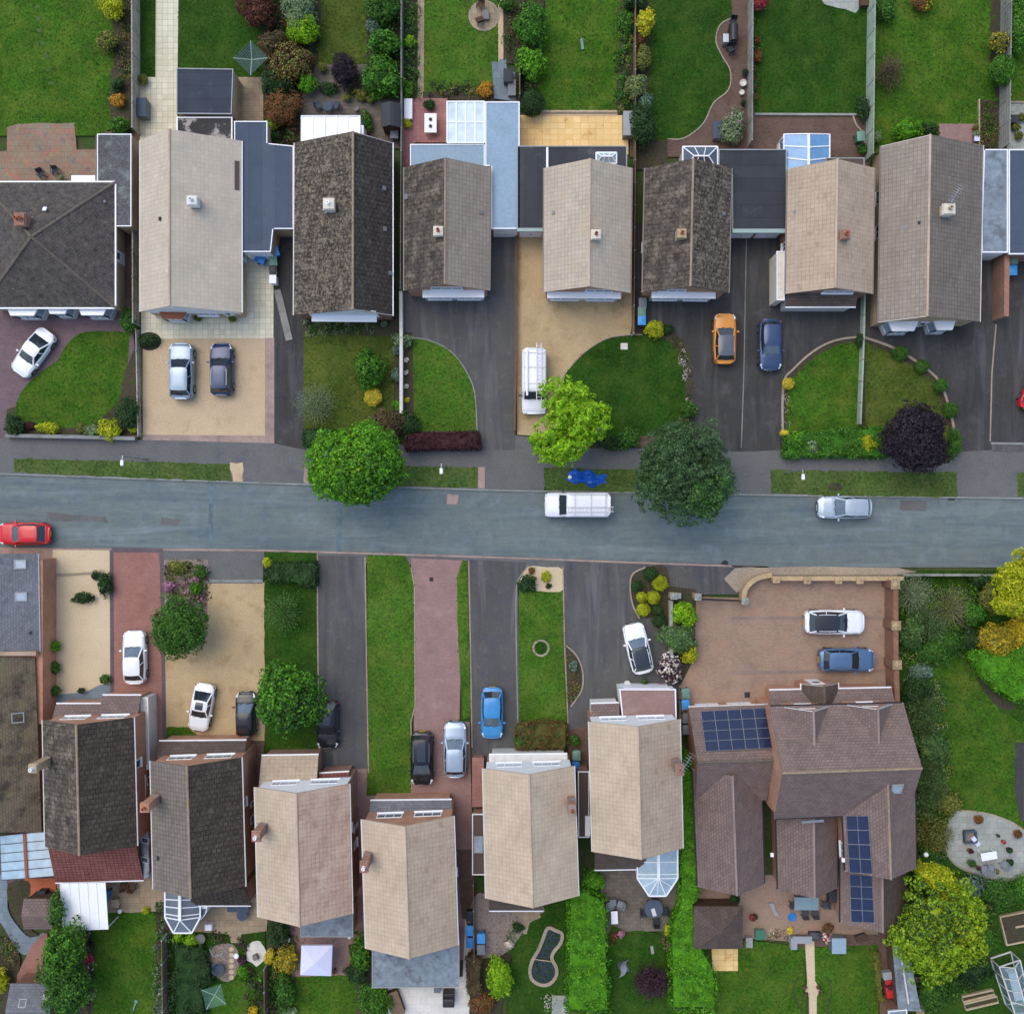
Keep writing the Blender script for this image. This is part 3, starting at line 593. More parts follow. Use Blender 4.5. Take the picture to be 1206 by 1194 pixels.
def door(root, a, b, nrm, h=2.05, mat='white', glass=True):
 a = Vector((a[0], a[1], 0)); b = Vector((b[0], b[1], 0)); d = (b - a).normalized(); n = Vector(nrm).normalized(); w = (b - a).length; up = Vector((0, 0, 1)); o = (a + b) / 2 + n * .02
 mb = MB(); mb.obox(o + up * (h / 2 + .05), d, n, up, w, .06, h)
 dd = mb.build('door', M[mat], root)
 hd = MB(); hd.obox(o + n * .06 + d * (w * .38) + up * 1.05, d, n, up, .03, .05, .16); hd.build('handle', M['metal'], dd)
 if glass:
  gp = MB(); gp.obox(o + n * .032 + up * 1.5, d, n, up, w * .5, .02, .7); gp.build('pane', M['pane'], dd)
 return dd
def gdoor(root, x0, x1, y, h, s=-1):
 a, b = W(x0, y, h), W(x1, y, h); o = Vector((0, -s * .06, 0)); return garage_door(root, a + o, b + o, (0, s, 0))
def garage_door(root, a, b, nrm, h=2.1, mat='white'):
 a = Vector((a[0], a[1], 0)); b = Vector((b[0], b[1], 0)); d = (b - a).normalized(); n = Vector(nrm).normalized(); w = (b - a).length; up = Vector((0, 0, 1)); o = (a + b) / 2 + n * .02
 mb = MB(); k = 5
 for i in range(k): mb.obox(o + up * (.06 + (i + .5) * h / k), d, n, up, w, .05, h / k - .02)
 dd = mb.build('garage_door', M[mat], root)
 hd = MB(); hd.obox(o + n * .05 + up * .9, d, n, up, .12, .05, .04); hd.build('handle', M['metal'], dd)
 return dd
def chimney(root, px, py, ztop, zbase, w=.75, d=.6, mat='brick_buff', pots=1, cap='concrete', flue=None):
 c = W(px, py, ztop); mb = MB()
 mb.box((c.x, c.y, (ztop + zbase) / 2), (w, d, ztop - zbase)); mb.box((c.x, c.y, ztop - .16), (w + .12, d + .12, .12)); mb.box((c.x, c.y, ztop + .04), (w + .04, d + .04, .075))
 ch = mb.build('chimney', M[mat], root)
 fl = MB(); fl.box((c.x, c.y, zbase + .42 * (ztop - zbase)), (w + .1, d + .1, .1)); fl.build('flashing', M['lead'], ch)
 for i in range(pots):
  x = c.x + (i - (pots - 1) / 2) * .32
  p = MB(); p.lathe((x, c.y, ztop + .08), [(.13, 0), (.11, .05), (.1, .3), (.13, .32), (.13, .36), (.07, .36), (.07, .2)], 12); p.build('chimney_pot', M[flue or 'pot_terra'], ch, smooth=False)
 return ch
def aerial(root, px, py, z, ang=.8, L=1.5):
 c = W(px, py, z); d = Vector((math.cos(ang), math.sin(ang), 0)); q = Vector((-d.y, d.x, 0)); mb = MB()
 mb.cyl((c.x, c.y, z - 1.3), .025, 1.35, 6); mb.beam(c - d * L * .4, c + d * L * .6, .03, .03)
 for i in range(8):
  p = c + d * (-.35 + i * .17) * L / 1.2; mb.beam(p - q * .28, p + q * .28, .02, .02)
 return mb.build('aerial', M['metal'], root)
def roof_vent(root, p, n, s=.3, mat='lead', name='roof_vent'):
 p = Vector(p); n = Vector(n).normalized(); x = Vector((0, 1, 0)); y = n.cross(x).normalized(); x = y.cross(n)
 mb = MB(); mb.obox(p + n * .06, x, y, n, s, s * .8, .1); return mb.build(name, M[mat], root)
def skylight(root, p, n, w=.8, h=1.0, pane='pane_light'):
 p = Vector(p); n = Vector(n).normalized(); x = Vector((0, 0, 1)).cross(n); x = x.normalized() if x.length > 1e-3 else Vector((1, 0, 0)); y = n.cross(x)
 mb = MB()
 for s in (-1, 1):
  mb.obox(p + n * .05 + x * s * (w / 2), x, y, n, .08, h + .08, .1); mb.obox(p + n * .05 + y * s * (h / 2), x, y, n, w - .08, .08, .1)
 f = mb.build('skylight', M['grey_trim'], root)
 q = MB(); q.obox(p + n * .05, x, y, n, w - .07, h - .07, .03); q.build('pane', M[pane], f)
 return f
class House:
 """gabled house on an axis-parallel plan; corners are plan points of the eaves"""
 def __init__(s, label, TL, TR, BR, BL, ze, zr, rmat, wmat, f=.5, oh=.28, og=.14, group=None, ridge='ridge_pale', gutter=('gutter_grey', 'gutter_grey'), verge='white_dirty', t=.14, category='house', name='house', root=None, rname='roof', wname='wall'):
  P = [W(*c, ze) for c in (TL, TR, BR, BL)]; s.P = P; s.ze = ze; s.zr = zr
  c = sum(P, Vector()) / 4; s.root = root = root or thing(name, label, category, (c.x, c.y, 0), group); s.c = c
  rt = P[0].lerp(P[1], f); rb = P[3].lerp(P[2], f); rt.z = rb.z = zr; s.rt, s.rb = rt, rb
  rm = rmat if isinstance(rmat, (tuple, list)) else (rmat, rmat)
  s.slopes = []
  if rm[0] == rm[1]:
   mb = MB(); mb.slab(P[0], P[3], rb, rt, t); mb.slab(P[2], P[1], rt, rb, t); rf = mb.build(rname, M[rm[0]], root); s.slopes = [rf, rf]
  else:
   for e0, e1, q0, q1, mm in ((P[0], P[3], rb, rt, rm[0]), (P[2], P[1], rt, rb, rm[1])):
    mb = MB(); mb.slab(e0, e1, q0, q1, t); s.slopes.append(mb.build('roof_slope', M[mm], root))
  rd = MB(); n = max(2, int((rt - rb).length / .45)); d = (rb - rt) / n; up = Vector((0, 0, 1))
  for i in range(n):
   a = rt + d * i + up * (.0 if i % 2 else .006); b = rt + d * (i + .98) + up * (.0 if i % 2 else .006)
   rd.tube([a, b], .09, 8)
  rd.build('ridge_tiles', M[ridge], s.slopes[0])
  def ins(i):
   a = P[i]; h = (P[1] - P[0] if i in (0, 1) else P[2] - P[3]).normalized(); v = (P[3] - P[0] if i in (0, 3) else P[2] - P[1]).normalized()
   return a + h * (oh if i in (0, 3) else -oh) + v * (og if i in (0, 1) else -og)
  Q = [ins(i) for i in range(4)]; s.Q = Q
  wl = (zr - ze) / ((rt - P[0]).length if False else Vector((rt.x - P[0].x, rt.y - P[0].y)).length); wr = (zr - ze) / Vector((rt.x - P[1].x, rt.y - P[1].y)).length
  zl = ze - t + wl * oh - .01; zrr = ze - t + wr * oh - .01
  gt = rt.lerp(rb, og / (rt - rb).length); gb = rb.lerp(rt, og / (rt - rb).length); zg = zr - t - .01
  mb = MB()
  vs = [(Q[0].x, Q[0].y, 0), (Q[1].x, Q[1].y, 0), (Q[2].x, Q[2].y, 0), (Q[3].x, Q[3].y, 0), (Q[0].x, Q[0].y, zl), (Q[1].x, Q[1].y, zrr), (Q[2].x, Q[2].y, zrr), (Q[3].x, Q[3].y, zl), (gt.x, gt.y, zg), (gb.x, gb.y, zg)]
  mb.add(vs, [(3, 2, 1, 0), (0, 1, 5, 8, 4), (2, 3, 7, 9, 6), (1, 2, 6, 5), (3, 0, 4, 7), (4, 8, 9, 7), (8, 5, 6, 9)])
  mb.build(wname, M[wmat], root); s.zl, s.zrr, s.zg = zl, zrr, zg; s.gt, s.gb = gt, gb
  up = Vector((0, 0, 1))
  for (a, b, gm, side) in ((P[0], P[3], gutter[0], -1), (P[1], P[2], gutter[1], 1)):
   if gm:
    o = (P[1] - P[0]).normalized() * .05 * side; g_ = MB(); g_.beam(a + o - up * .1, b + o - up * .1, .085, .09); g_.build('gutter', M[gm], root)
  if verge:
   for (a, r, b, sg) in ((P[0], rt, P[1], -1), (P[3], rb, P[2], 1)):
    o = (P[3] - P[0]).normalized() * -.03 * sg; v = MB(); v.beam(a + o - up * .11, r + o - up * .11, .035, .17); v.beam(r + o - up * .11, b + o - up * .11, .035, .17); v.build('bargeboard', M[verge], root)
 def side(s, k):
  Q = s.Q; v = (Q[3] - Q[0]).normalized(); h = (Q[1] - Q[0]).normalized()
  return {'N': (Q[0], Q[1], -v), 'S': (Q[3], Q[2], v), 'W': (Q[0], Q[3], -h), 'E': (Q[1], Q[2], h)}[k]
 def at(s, k, u): a, b, n = s.side(k); return a.lerp(b, u)
 def win(s, k, u0, u1, z0, z1, cols=2, **kw): return wpane(s.root, s.at(k, u0), s.at(k, u1), z0, z1, s.side(k)[2], cols, **kw)
 def door(s, k, u0, u1, **kw): return door(s.root, s.at(k, u0), s.at(k, u1), s.side(k)[2], **kw)
 def clad(s, k, z0, mat, inset=0.02, name='cladding', u=(0, 1)):   # boarded face over the upper gable, proud of the brickwork
  a, b, n = s.side(k); g_ = s.gt if k == 'N' else s.gb; off = n * .025; th = n * .045
  zl, zr, zg = s.zl - .02, s.zrr - .02, s.zg - .02
  A = a.lerp(b, u[0]); B = a.lerp(b, u[1]); f = (g_ - a).length / (b - a).length
  def zt(t): return zl + (zg - zl) * t / f if t < f else zg + (zr - zg) * (t - f) / (1 - f)
  pts = [(A, z0), (B, z0), (B, zt(u[1]))] + ([(g_, zg)] if u[0] < f < u[1] else []) + [(A, zt(u[0]))]
  lo = [Vector((p.x, p.y, z)) + off * .1 for p, z in pts]; hi = [p + th for p in lo]; m_ = len(lo)
  mb = MB(); mb.add(lo + hi, [tuple(range(m_)), tuple(range(2 * m_ - 1, m_ - 1, -1))] + [(i, m_ + i, m_ + (i + 1) % m_, (i + 1) % m_) for i in range(m_)])
  o = mb.build(name, M[mat], s.root)
  if mat in ('bright_white', 'white', 'white_dirty', 'cream'):
   bd = MB(); z = z0 + .15
   while z < zg - .3:
    tt = [t / 60 for t in range(61) if zt(t / 60) > z + .04 and u[0] <= t / 60 <= u[1]]
    if len(tt) > 2: bd.beam(a.lerp(b, tt[0]) * 1 + th + Vector((0, 0, z)) - Vector((0, 0, a.lerp(b, tt[0]).z)), a.lerp(b, tt[-1]) + th + Vector((0, 0, z)) - Vector((0, 0, a.lerp(b, tt[-1]).z)), .012, .02)
    z += .15
   bd.build('board_lines', M['grey_trim'], o)
  return o
 def on_slope(s, px, py, which):     # point on the roof surface that lies under plan point (px,py)
  e = s.P[0] if which == 0 else s.P[1]; n2 = Vector((s.rt.x - e.x, s.rt.y - e.y, 0)); run = n2.length; n2.normalize(); k = (s.zr - s.ze) / run
  z = s.ze
  for _ in range(12):
   p = W(px, py, z); z = s.ze + k * (p - e).dot(n2)
  p = W(px, py, z); nrm = Vector((-n2.x * k, -n2.y * k, 1)).normalized(); return p, nrm
def leanto(root, pts, zl, zh, high, rmat, wmat, name='porch', t=.1, gut='white', base=True):
 """mono-pitch block; pts = plan rectangle TL,TR,BR,BL at zl; high = which edge is high: N S E W"""
 P = [W(*p, zl) for p in pts]; hi = {'N': (0, 1), 'S': (2, 3), 'E': (1, 2), 'W': (0, 3)}[high]
 for i in hi: P[i].z = zh
 mb = MB()
 order = {'N': (3, 2, 1, 0), 'S': (1, 0, 3, 2), 'E': (0, 3, 2, 1), 'W': (2, 1, 0, 3)}[high]
 mb.slab(*[P[i] for i in order], t)
 rf = mb.build(name + '_roof', M[rmat], root)
 c = sum(P, Vector()) / 4
 if wmat and base:
  Q = [Vector((c.x + (p.x - c.x) * .93, c.y + (p.y - c.y) * .93, p.z - t - .04)) for p in P]
  wb = MB(); wb.add([(q.x, q.y, 0) for q in Q] + Q, [(0, 1, 2, 3), (7, 6, 5, 4), (0, 4, 5, 1), (1, 5, 6, 2), (2, 6, 7, 3), (3, 7, 4, 0)]); wb.build(name, M[wmat], root)
 if gut:
  a, b = P[order[0]], P[order[1]]; o = (P[order[0]] - P[order[3]]); o.z = 0; o.normalize(); g_ = MB(); g_.beam(a + o * .05 - Vector((0, 0, .07)), b + o * .05 - Vector((0, 0, .07)), .1, .08); g_.build('gutter', M[gut], rf)
 return rf
def flatblock(name, label, cat, pts, h, rmat, wmat='brick_brown', trim='white', group=None, trimw=.075, root=None, inset=.06, upstand=.05):
 """flat-roofed block; pts plan outline at roof height"""
 P = [W(*p, h) for p in pts]; c = sum(P, Vector()) / len(P)
 own = root is None
 if own: root = thing(name, label, cat, (c.x, c.y, 0), group)
 cc = sum((p.x * 1 for p in P)) / len(P)
 rb = MB(); rb.prism(P, h - .1, h); rf = rb.build('flat_roof', M[rmat], root)
 n = len(P); area = sum(a.x * b.y - b.x * a.y for a, b in zip(P, P[1:] + P[:1])); sg = 1 if area > 0 else -1
 I = []
 for i in range(n):
  d1 = (P[i] - P[i - 1]).normalized(); d2 = (P[(i + 1) % n] - P[i]).normalized()
  n1 = Vector((-d1.y, d1.x, 0)) * sg; n2 = Vector((-d2.y, d2.x, 0)) * sg; k = n1 + n2; k = k / max(.3, (1 + n1.dot(n2)))
  I.append(P[i] + k * inset)
 if wmat:
  wb = MB(); wb.prism(I, 0, h - .11); wb.build('wall', M[wmat], root)
 if trim:
  tb = MB()
  for i in range(n):
   a, b = P[i], P[(i + 1) % n]; d = (b - a).normalized(); nn = Vector((-d.y, d.x, 0)) * sg; hw = trimw / 2
   a2 = a + nn * hw + d * (0 if i % 2 else hw * 2.02); b2 = b + nn * hw - d * (hw * .0 if i % 2 else hw * 2.02)
   tb.beam(a2 + Vector((0, 0, upstand - .1)), b2 + Vector((0, 0, upstand - .1)), trimw * .96, .2)
  tb.build('fascia', M[trim], root)
 return root
def glazed(root, pts, z0, z1, ridge, nbars, pane='poly_white', bar='white', wall='white', name='glass_roof', sub=True, base=True, bw=.07, bars_ns=True):
 """lean-to glazing: pts TL,TR,BR,BL plan at given heights z0 (N edge) z1 (S edge)"""
 P = [W(*pts[0], z0), W(*pts[1], z0), W(*pts[2], z1), W(*pts[3], z1)]
 mb = MB(); mb.slab(*P, .04) if z0 <= z1 else mb.slab(P[2], P[3], P[0], P[1], .04)
 gl = mb.build(name, M[pane], root); b = MB(); up = Vector((0, 0, .03))
 for i in range(nbars[0] + 1):
  t = i / nbars[0]; b.beam(P[0].lerp(P[1], t) + up, P[3].lerp(P[2], t) + up, bw, .06)
 for j in range(nbars[1] + 1):
  t = j / nbars[1]; b.beam(P[0].lerp(P[3], t) + up * 1.1, P[1].lerp(P[2], t) + up * 1.1, bw, .055)
 b.build('glazing_bars', M[bar], gl)
 if base:
  c = sum(P, Vector()) / 4; wb = MB()
  for i in range(4):
   a, d = P[i], P[(i + 1) % 4]
   a = c + (a - c) * .97; d = c + (d - c) * .97
   a0 = Vector((a.x, a.y, 0)); d0 = Vector((d.x, d.y, 0))
   wb.beam(a0 + Vector((0, 0, .3)), d0 + Vector((0, 0, .3)), .08, .6); wb.beam(a0, Vector((a.x, a.y, a.z - .06)), .09, .09)
   wb.beam(a0 + Vector((0, 0, 1.9)), d0 + Vector((0, 0, 1.9)), .07, .07)
  wb.build('frame', M[wall], root)
 return gl
def lantern(root, px0, py0, px1, py1, zb, zt, pane='poly_ice', bars=2):
 P = [W(px0, py0, zb), W(px1, py0, zb), W(px1, py1, zb), W(px0, py1, zb)]; w = P[1].x - P[0].x; d = P[0].y - P[3].y; cy = (P[0].y + P[3].y) / 2
 i = min(d, w) * .45
 r0 = Vector((P[0].x + i, cy, zt)); r1 = Vector((P[1].x - i, cy, zt))
 mb = MB(); mb.add(P + [r0, r1], [(0, 4, 5, 1)[::-1], (2, 5, 4, 3)[::-1], (1, 5, 2)[::-1], (3, 4, 0)[::-1]]); gl = mb.build('roof_lantern', M[pane], root)
 b = MB(); up = Vector((0, 0, .02))
 for a, q in zip(P, P[1:] + P[:1]): b.beam(a + up, q + up, .1, .08)
 for a, q in ((P[0], r0), (P[3], r0), (P[1], r1), (P[2], r1)): b.beam(a + up, q + up, .07, .05)
 b.beam(r0 + up, r1 + up, .1, .06)
 for k in range(1, bars + 1):
  t = k / (bars + 1); b.beam(P[0].lerp(P[1], t) + up, r0.lerp(r1, t) + up, .05, .05); b.beam(P[3].lerp(P[2], t) + up, r0.lerp(r1, t) + up, .05, .05)
 b.build('glazing_bars', M['white'], gl)
def bay(root, a, b, nrm, depth, z0, z1, roofm='white', flare=.7, pane='pane_light', n=3, name='bay_window'):
 a = Vector((a[0], a[1], 0)); b = Vector((b[0], b[1], 0)); n_ = Vector(nrm).normalized(); d = (b - a).normalized(); w = (b - a).length; q = w * (1 - flare) / 2
 pts = [a, a + d * q + n_ * depth, b - d * q + n_ * depth, b]
 pts = [p - n_ * .02 if i in (0, 3) else p for i, p in enumerate(pts)]
 mb = MB(); mb.prism([(p.x, p.y) for p in pts], 0.02, z0); o = mb.build(name, M['white_dirty'], root)
 c = sum(pts, Vector()) / 4
 big = [c + (p - c) * 1.07 for p in pts]; mb = MB(); mb.prism([(p.x, p.y) for p in big], z1, z1 + .16); mb.build('bay_roof', M[roofm], o)
 ins = [c + (p - c) * .96 for p in pts]; mb = MB(); mb.prism([(p.x, p.y) for p in ins], z0, z1); mb.build('pane', M[pane], o)
 mb = MB()
 for i in range(3):
  p, q2 = pts[i], pts[i + 1]
  for t in ([0, .33, .67, 1] if i == 1 else [0, 1]):
   x = p.lerp(q2, t); mb.beam(Vector((x.x, x.y, z0)), Vector((x.x, x.y, z1)), .06, .06)
  for z in (z0 + .04, z1 - .04): mb.beam(Vector((p.x, p.y, z)), Vector((q2.x, q2.y, z)), .05, .07)
 mb.build('frame', M['white'], o)
 return o
def fence(label, pts, h=1.8, mat='fence_pale', seg=1.83, name='garden_fence', group=None, post='concrete', t=.05, cat='fence', pp=.09):
 P = [W(x, y) for x, y in pts]; c = P[0]; root = thing(name, label, cat, (c.x, c.y, 0), group); k = 0
 for a, b in zip(P, P[1:]):
  L = (b - a).length; n = max(1, round(L / seg)); d = (b - a) / n; u = d.normalized()
  for i in range(n):
   p, q = a + d * i, a + d * (i + 1); mb = MB(); z = .05; nb = 9; hh = (h - .1) / nb
   for r in range(nb):
    o = Vector((-u.y, u.x, 0)) * (.012 if r % 2 else -.012)
    mb.beam(p + u * .05 + o + Vector((0, 0, z + (r + .5) * hh)), q - u * .05 + o + Vector((0, 0, z + (r + .5) * hh)), t * .55, hh * 1.04)
   mb.beam(p + u * .05 + Vector((0, 0, h - .02)), q - u * .05 + Vector((0, 0, h - .02)), t * 1.5, .05)
   mb.build('panel', M[mat], root)
   pb = MB(); pb.box((p.x, p.y, (h + .08) / 2), (pp, pp, h + .08), math.atan2(u.y, u.x)); pb.build('post', M[post], root)
 pb = MB(); pb.box((P[-1].x, P[-1].y, (h + .08) / 2), (pp, pp, h + .08), math.atan2(u.y, u.x)); pb.build('post', M[post], root)
 return root
def gwall(label, pts, h, w=.22, mat='brick_red', cop='concrete', name='garden_wall', piers=(), ph=.25, pw=.42, group=None, pcap=None):
 c = W(*pts[0]); root = thing(name, label, 'wall', (c.x, c.y, 0), group)
 strip(pts, w, 0, h).build('brickwork', M[mat], root)
 if cop: strip(pts, w + .08, h, h + .07).build('coping', M[cop], root)
 for p in piers:
  q = W(*p); mb = MB(); mb.box((q.x, q.y, (h + ph) / 2), (pw, pw, h + ph)); mb.build('pier', M[mat], root)
  mb = MB(); mb.box((q.x, q.y, h + ph + .04), (pw + .1, pw + .1, .08)); mb.lathe((q.x, q.y, h + ph + .08), [(pw * .5, 0), (pw * .3, .08), (.02, .12)], 4); mb.build('pier_cap', M[pcap or cop or 'concrete'], root)
 return root
BINS = {}
def wbin(px, py, body, lid, label, rz=0, group='wheeled bins kept beside the houses', z=0):
 key = (body, lid)
 if key not in BINS:
  r = thing('wheelie_bin', label, 'bin', (0, 0, 0))
  mb = MB(); b = [(-.22, -.25), (.22, -.25), (.22, .25), (-.22, .25)]; tp = [(-.28, -.33), (.28, -.33), (.28, .3), (-.28, .3)]
  mb.add([(x, y, .06) for x, y in b] + [(x, y, .98) for x, y in tp], [(3, 2, 1, 0), (4, 5, 6, 7), (0, 1, 5, 4), (1, 2, 6, 5), (2, 3, 7, 6), (3, 0, 4, 7)]); mb.build('body', M[body], r, bevel=.02)
  mb = MB(); mb.grid([[Vector((-.31 + .62 * i / 4, -.37 + .74 * j / 5, 1.0 + .07 * math.sin(PI * i / 4) * math.sin(PI * (j + .4) / 5.8))) for i in range(5)] for j in range(6)]); mb.prism([(-.31, -.37), (.31, -.37), (.31, .37), (-.31, .37)], .97, 1.0)
  ld = mb.build('lid', M[lid], r); mb = MB(); mb.beam((-.24, .4, .99), (.24, .4, .99), .04, .04); mb.build('handle', M[body], ld)
  for sx in (-1, 1): mb = MB(); mb.cyl((sx * .26 - .03, .27, .1), .1, .06, 12, axis=(1, 0, 0)); mb.build('wheel', M['plastic_black'], r)
  BINS[key] = r; o = r; o['group'] = group; o['label'] = label
  c = W(px, py, 0); o.location = (c.x, c.y, z); o.rotation_euler = (0, 0, rz)
  return o
 c = W(px, py, 0); return copy_thing(BINS[key], (c.x, c.y, z), rz, label, group)
CARM = {}
def paint(rgb, metal=0.):
 k = (rgb, metal)
 if k not in CARM: CARM[k] = plain('car_paint', srgb(*rgb), .25, metal=metal, spec=.45, coat=.45, vary=.04)
 return CARM[k]
M['carglass'] = plain('car_glass', srgb(40, 48, 56), .06, spec=.9, vary=.2, s=1.2)
M['carglass_sky'] = plain('windscreen_glass', srgb(86, 104, 116), .06, spec=1, vary=.2, s=1.2)  # sky reflection put into a paler, bluer base colour
M['tyre'] = plain('tyre_rubber', srgb(34, 34, 36), .85)
M['rim'] = plain('alloy_wheel', srgb(160, 162, 166), .35, metal=.8)
M['lamp'] = plain('headlamp', srgb(206, 214, 220), .1, spec=.9)
M['tail'] = plain('tail_lamp', srgb(140, 22, 26), .2, spec=.8)
M['plate_w'] = plain('white_plate', srgb(222, 222, 216), .5)
M['plate_y'] = plain('yellow_plate', srgb(214, 180, 40), .5)
M['rack'] = plain('rack_steel', srgb(196, 198, 200), .35, metal=.5)
def sell(t, p): return math.copysign(abs(t) ** (2 / p), t)
def car(px, py, ang, label, rgb, L=4.3, Wd=1.78, hh=1.5, kind='hatch', metal=0., roofc=None, rails=None, ws='carglass_sky', group='parked cars', nose=None, roofglass=False):
 """ang: plan heading in degrees, 0 = nose towards +x (right), 90 = nose up the plan"""
 root = thing('parked_car', label, 'car', (0, 0, 0), group); bm = paint(rgb, metal)
 prm = {'hatch': (.03, .075, .20, .50, .70, .60), 'suv': (.03, .07, .16, .52, .70, .66), 'saloon': (.16, .20, .34, .52, .70, .60), 'coupe': (.12, .17, .36, .53, .70, .58), 'estate': (.03, .06, .14, .52, .70, .60), 'city': (.04, .08, .2, .54, .75, .60), 'mpv': (.03, .06, .13, .56, .78, .62)}[kind]
 belt = hh * prm[5]; x = lambda f: (f - .5) * L
 hw = Wd / 2
 st = []
 NS = 26
 for i in range(NS + 1):
  f = i / NS; e = abs(2 * f - 1); w = hw * (1 - .10 * e ** 3 - .34 * max(0, (e - .86) / .14) ** 2.2)
  if f > prm[4]: t = (f - prm[4]) / (1 - prm[4]); zt = belt + .02 - (.14 if kind != 'suv' else .1) * t - .16 * max(0, (t - .72) / .28) ** 2
  elif f < prm[1]: t = 1 - f / prm[1]; zt = belt - .02 * t - .14 * t ** 2
  else: zt = belt
  st.append((x(f), w, zt))
 rows = []
 for (X, w, zt) in st:
  e = abs(X) / (L / 2); zb = .22 + .1 * max(0, (e - .8) / .2)
  sec = []
  for (a, z) in ((-.97, zb), (-1.0, zb + .15), (-1.0, zt - .24), (-.985, zt - .1), (-.93, zt - .03), (-.8, zt), (-.4, zt + .022), (0, zt + .03), (.4, zt + .022), (.8, zt), (.93, zt - .03), (.985, zt - .1), (1.0, zt - .24), (1.0, zb + .15), (.97, zb)):
   sec.append(Vector((X, a * w, max(z, zb + .01))))
  rows.append(sec)
 mb = MB(); mb.grid(rows); n = len(rows[0])
 mb.add(rows[0], [tuple(range(n))]); mb.add(rows[-1], [tuple(range(n - 1, -1, -1))])
 mb.add([r[0] for r in rows] + [r[-1] for r in rows], [(i, len(rows) + i, len(rows) + i + 1, i + 1) for i in range(len(rows) - 1)])
 body = mb.build('body', bm, root, smooth=True)
 md = body.modifiers.new('Weld', 'WELD'); md.merge_threshold = .002
 xb0, xr0, xr1, xb1 = x(prm[1]), x(prm[2]), x(prm[3]), x(prm[4]); zb = belt - .01; zr = hh; wb = hw * .90; wt = hw * .70
 def ring(xa, xb, w, z, bow):
  return [Vector((xa, -w * .93, z)), Vector((xa - bow, 0, z)), Vector((xa, w * .93, z)), Vector(((xa + xb) / 2, w, z)), Vector((xb, w * .9, z)), Vector((xb + bow * 1.4, 0, z)), Vector((xb, -w * .9, z)), Vector(((xa + xb) / 2, -w, z))]
 lo = ring(xb0, xb1, wb, zb, .06); hi = ring(xr0, xr1, wt, zr - .07, .05)
 def glass(name, idx, mat):
  m_ = MB()
  for i in idx:
   j = (i + 1) % 8; m_.add([lo[i], lo[j], hi[j], hi[i]], [(0, 1, 2, 3)])
  return m_.build(name, M[mat], root)
 glass('rear_window', (0, 1), 'carglass'); wsn = glass('windscreen', (4, 5), ws); glass('side_window', (2, 3), 'carglass'); glass('side_window', (6, 7), 'carglass')
 wp = MB()
 for s_ in (-1, 1):
  a = lo[5].lerp(hi[5], .05) + Vector((.01, .28 * s_ - .2, .02)); wp.beam(a, a + Vector((-.12, .42, .06)) if s_ < 0 else a + Vector((-.12, .36, .05)), .025, .02)
 wp.build('wiper', M['plastic_black'], wsn)
 for i in (0, 2, 4, 6): pl = MB(); pl.beam(lo[i], hi[i], .09, .06); pl.build('pillar', bm, root)
 for i in (3, 7): pl = MB(); pl.beam(lo[i].lerp(lo[i - 1], .1), hi[i].lerp(hi[i - 1], .1), .07, .04); pl.build('pillar', bm, root)
 rows = []; NX, NY = 8, 8; b2 = .05
 for i in range(NX + 1):
  t = i / NX; X = xr0 - b2 + (xr1 - xr0 + 2.2 * b2) * t; e = abs(2 * t - 1); rr = []
  for j in range(NY + 1):
   q = j / NY * 2 - 1; w = (wt + .03) * (1 - .07 * e ** 4); bow = (.05 * (1 - q * q)) * (1 if t > .5 else -1) * e ** 3
   rr.append(Vector((X + bow, q * w, zr - .075 + .075 * (1 - q ** 4) * (1 - .8 * e ** 3))))
  rows.append(rr)
 mb = MB(); mb.grid(rows); top = rows
 rb = [[p - Vector((0, 0, .05)) for p in r] for r in (rows[0], rows[-1])]
 mb.grid([rb[0], rows[0]]); mb.grid([rows[-1], rb[1]]); mb.grid([[r[0], r[0] - Vector((0, 0, .05))] for r in rows]); mb.grid([[r[-1] - Vector((0, 0, .05)), r[-1]] for r in rows])
 rf = mb.build('roof', paint(roofc, 0) if roofc else bm, root, smooth=True)
 if roofglass:
  mb = MB(); mb.grid([[p + Vector((0, 0, .008)) for p in r[2:-2]] for r in rows[1:-1]]); mb.build('sunroof', M['carglass'], rf, smooth=True)
 if rails:
  for j in (0, -1):
   mb = MB(); mb.tube([r[j] + Vector((0, (.05 if j == 0 else -.05), .03)) for r in rows[1:-1]], .025, 6); mb.build('roof_rail', paint(rails, .2) if isinstance(rails, tuple) else M[rails], rf)
 rw = .32 if kind != 'suv' else .35
 for fx in (.185, .805):
  for s_ in (-1, 1):
   y = s_ * (hw - .2); c = Vector((x(fx), y, rw)); mb = MB(); mb.cyl(c, rw, s_ * .205, 20, axis=(0, 1, 0)); w_ = mb.build('wheel', M['tyre'], root)
   mb = MB(); mb.cyl(c + Vector((0, s_ * .19, 0)), rw * .66, s_ * .025, 14, axis=(0, 1, 0)); mb.build('rim', M['rim'], w_)
 for s_ in (-1, 1):
  a = Vector(st[-2][0:1] + (s_ * st[-2][1] * .78, st[-2][2] - .1)); b = Vector((st[-4][0], s_ * st[-4][1] * .93, st[-4][2] - .045))
  mb = MB(); mb.beam(a + Vector((.02, 0, .04)), b + Vector((0, 0, .02)), .16, .1); mb.build('headlight', M['lamp'], root, bevel=.02)
  a = Vector((st[0][0] + .03, s_ * st[0][1] * .8, st[0][2] - .09)); b = Vector((st[2][0], s_ * st[2][1] * .97, st[2][2] - .07))
  mb = MB(); mb.beam(a, b, .14, .13); mb.build('taillight', M['tail'], root, bevel=.02)
  mb = MB(); mb.obox((x(prm[4]) - .28, s_ * (hw + .09), belt + .04), (1, 0, 0), (0, 1, 0), (0, 0, 1), .13, .2, .14); mb.build('wing_mirror', bm, root, bevel=.03)
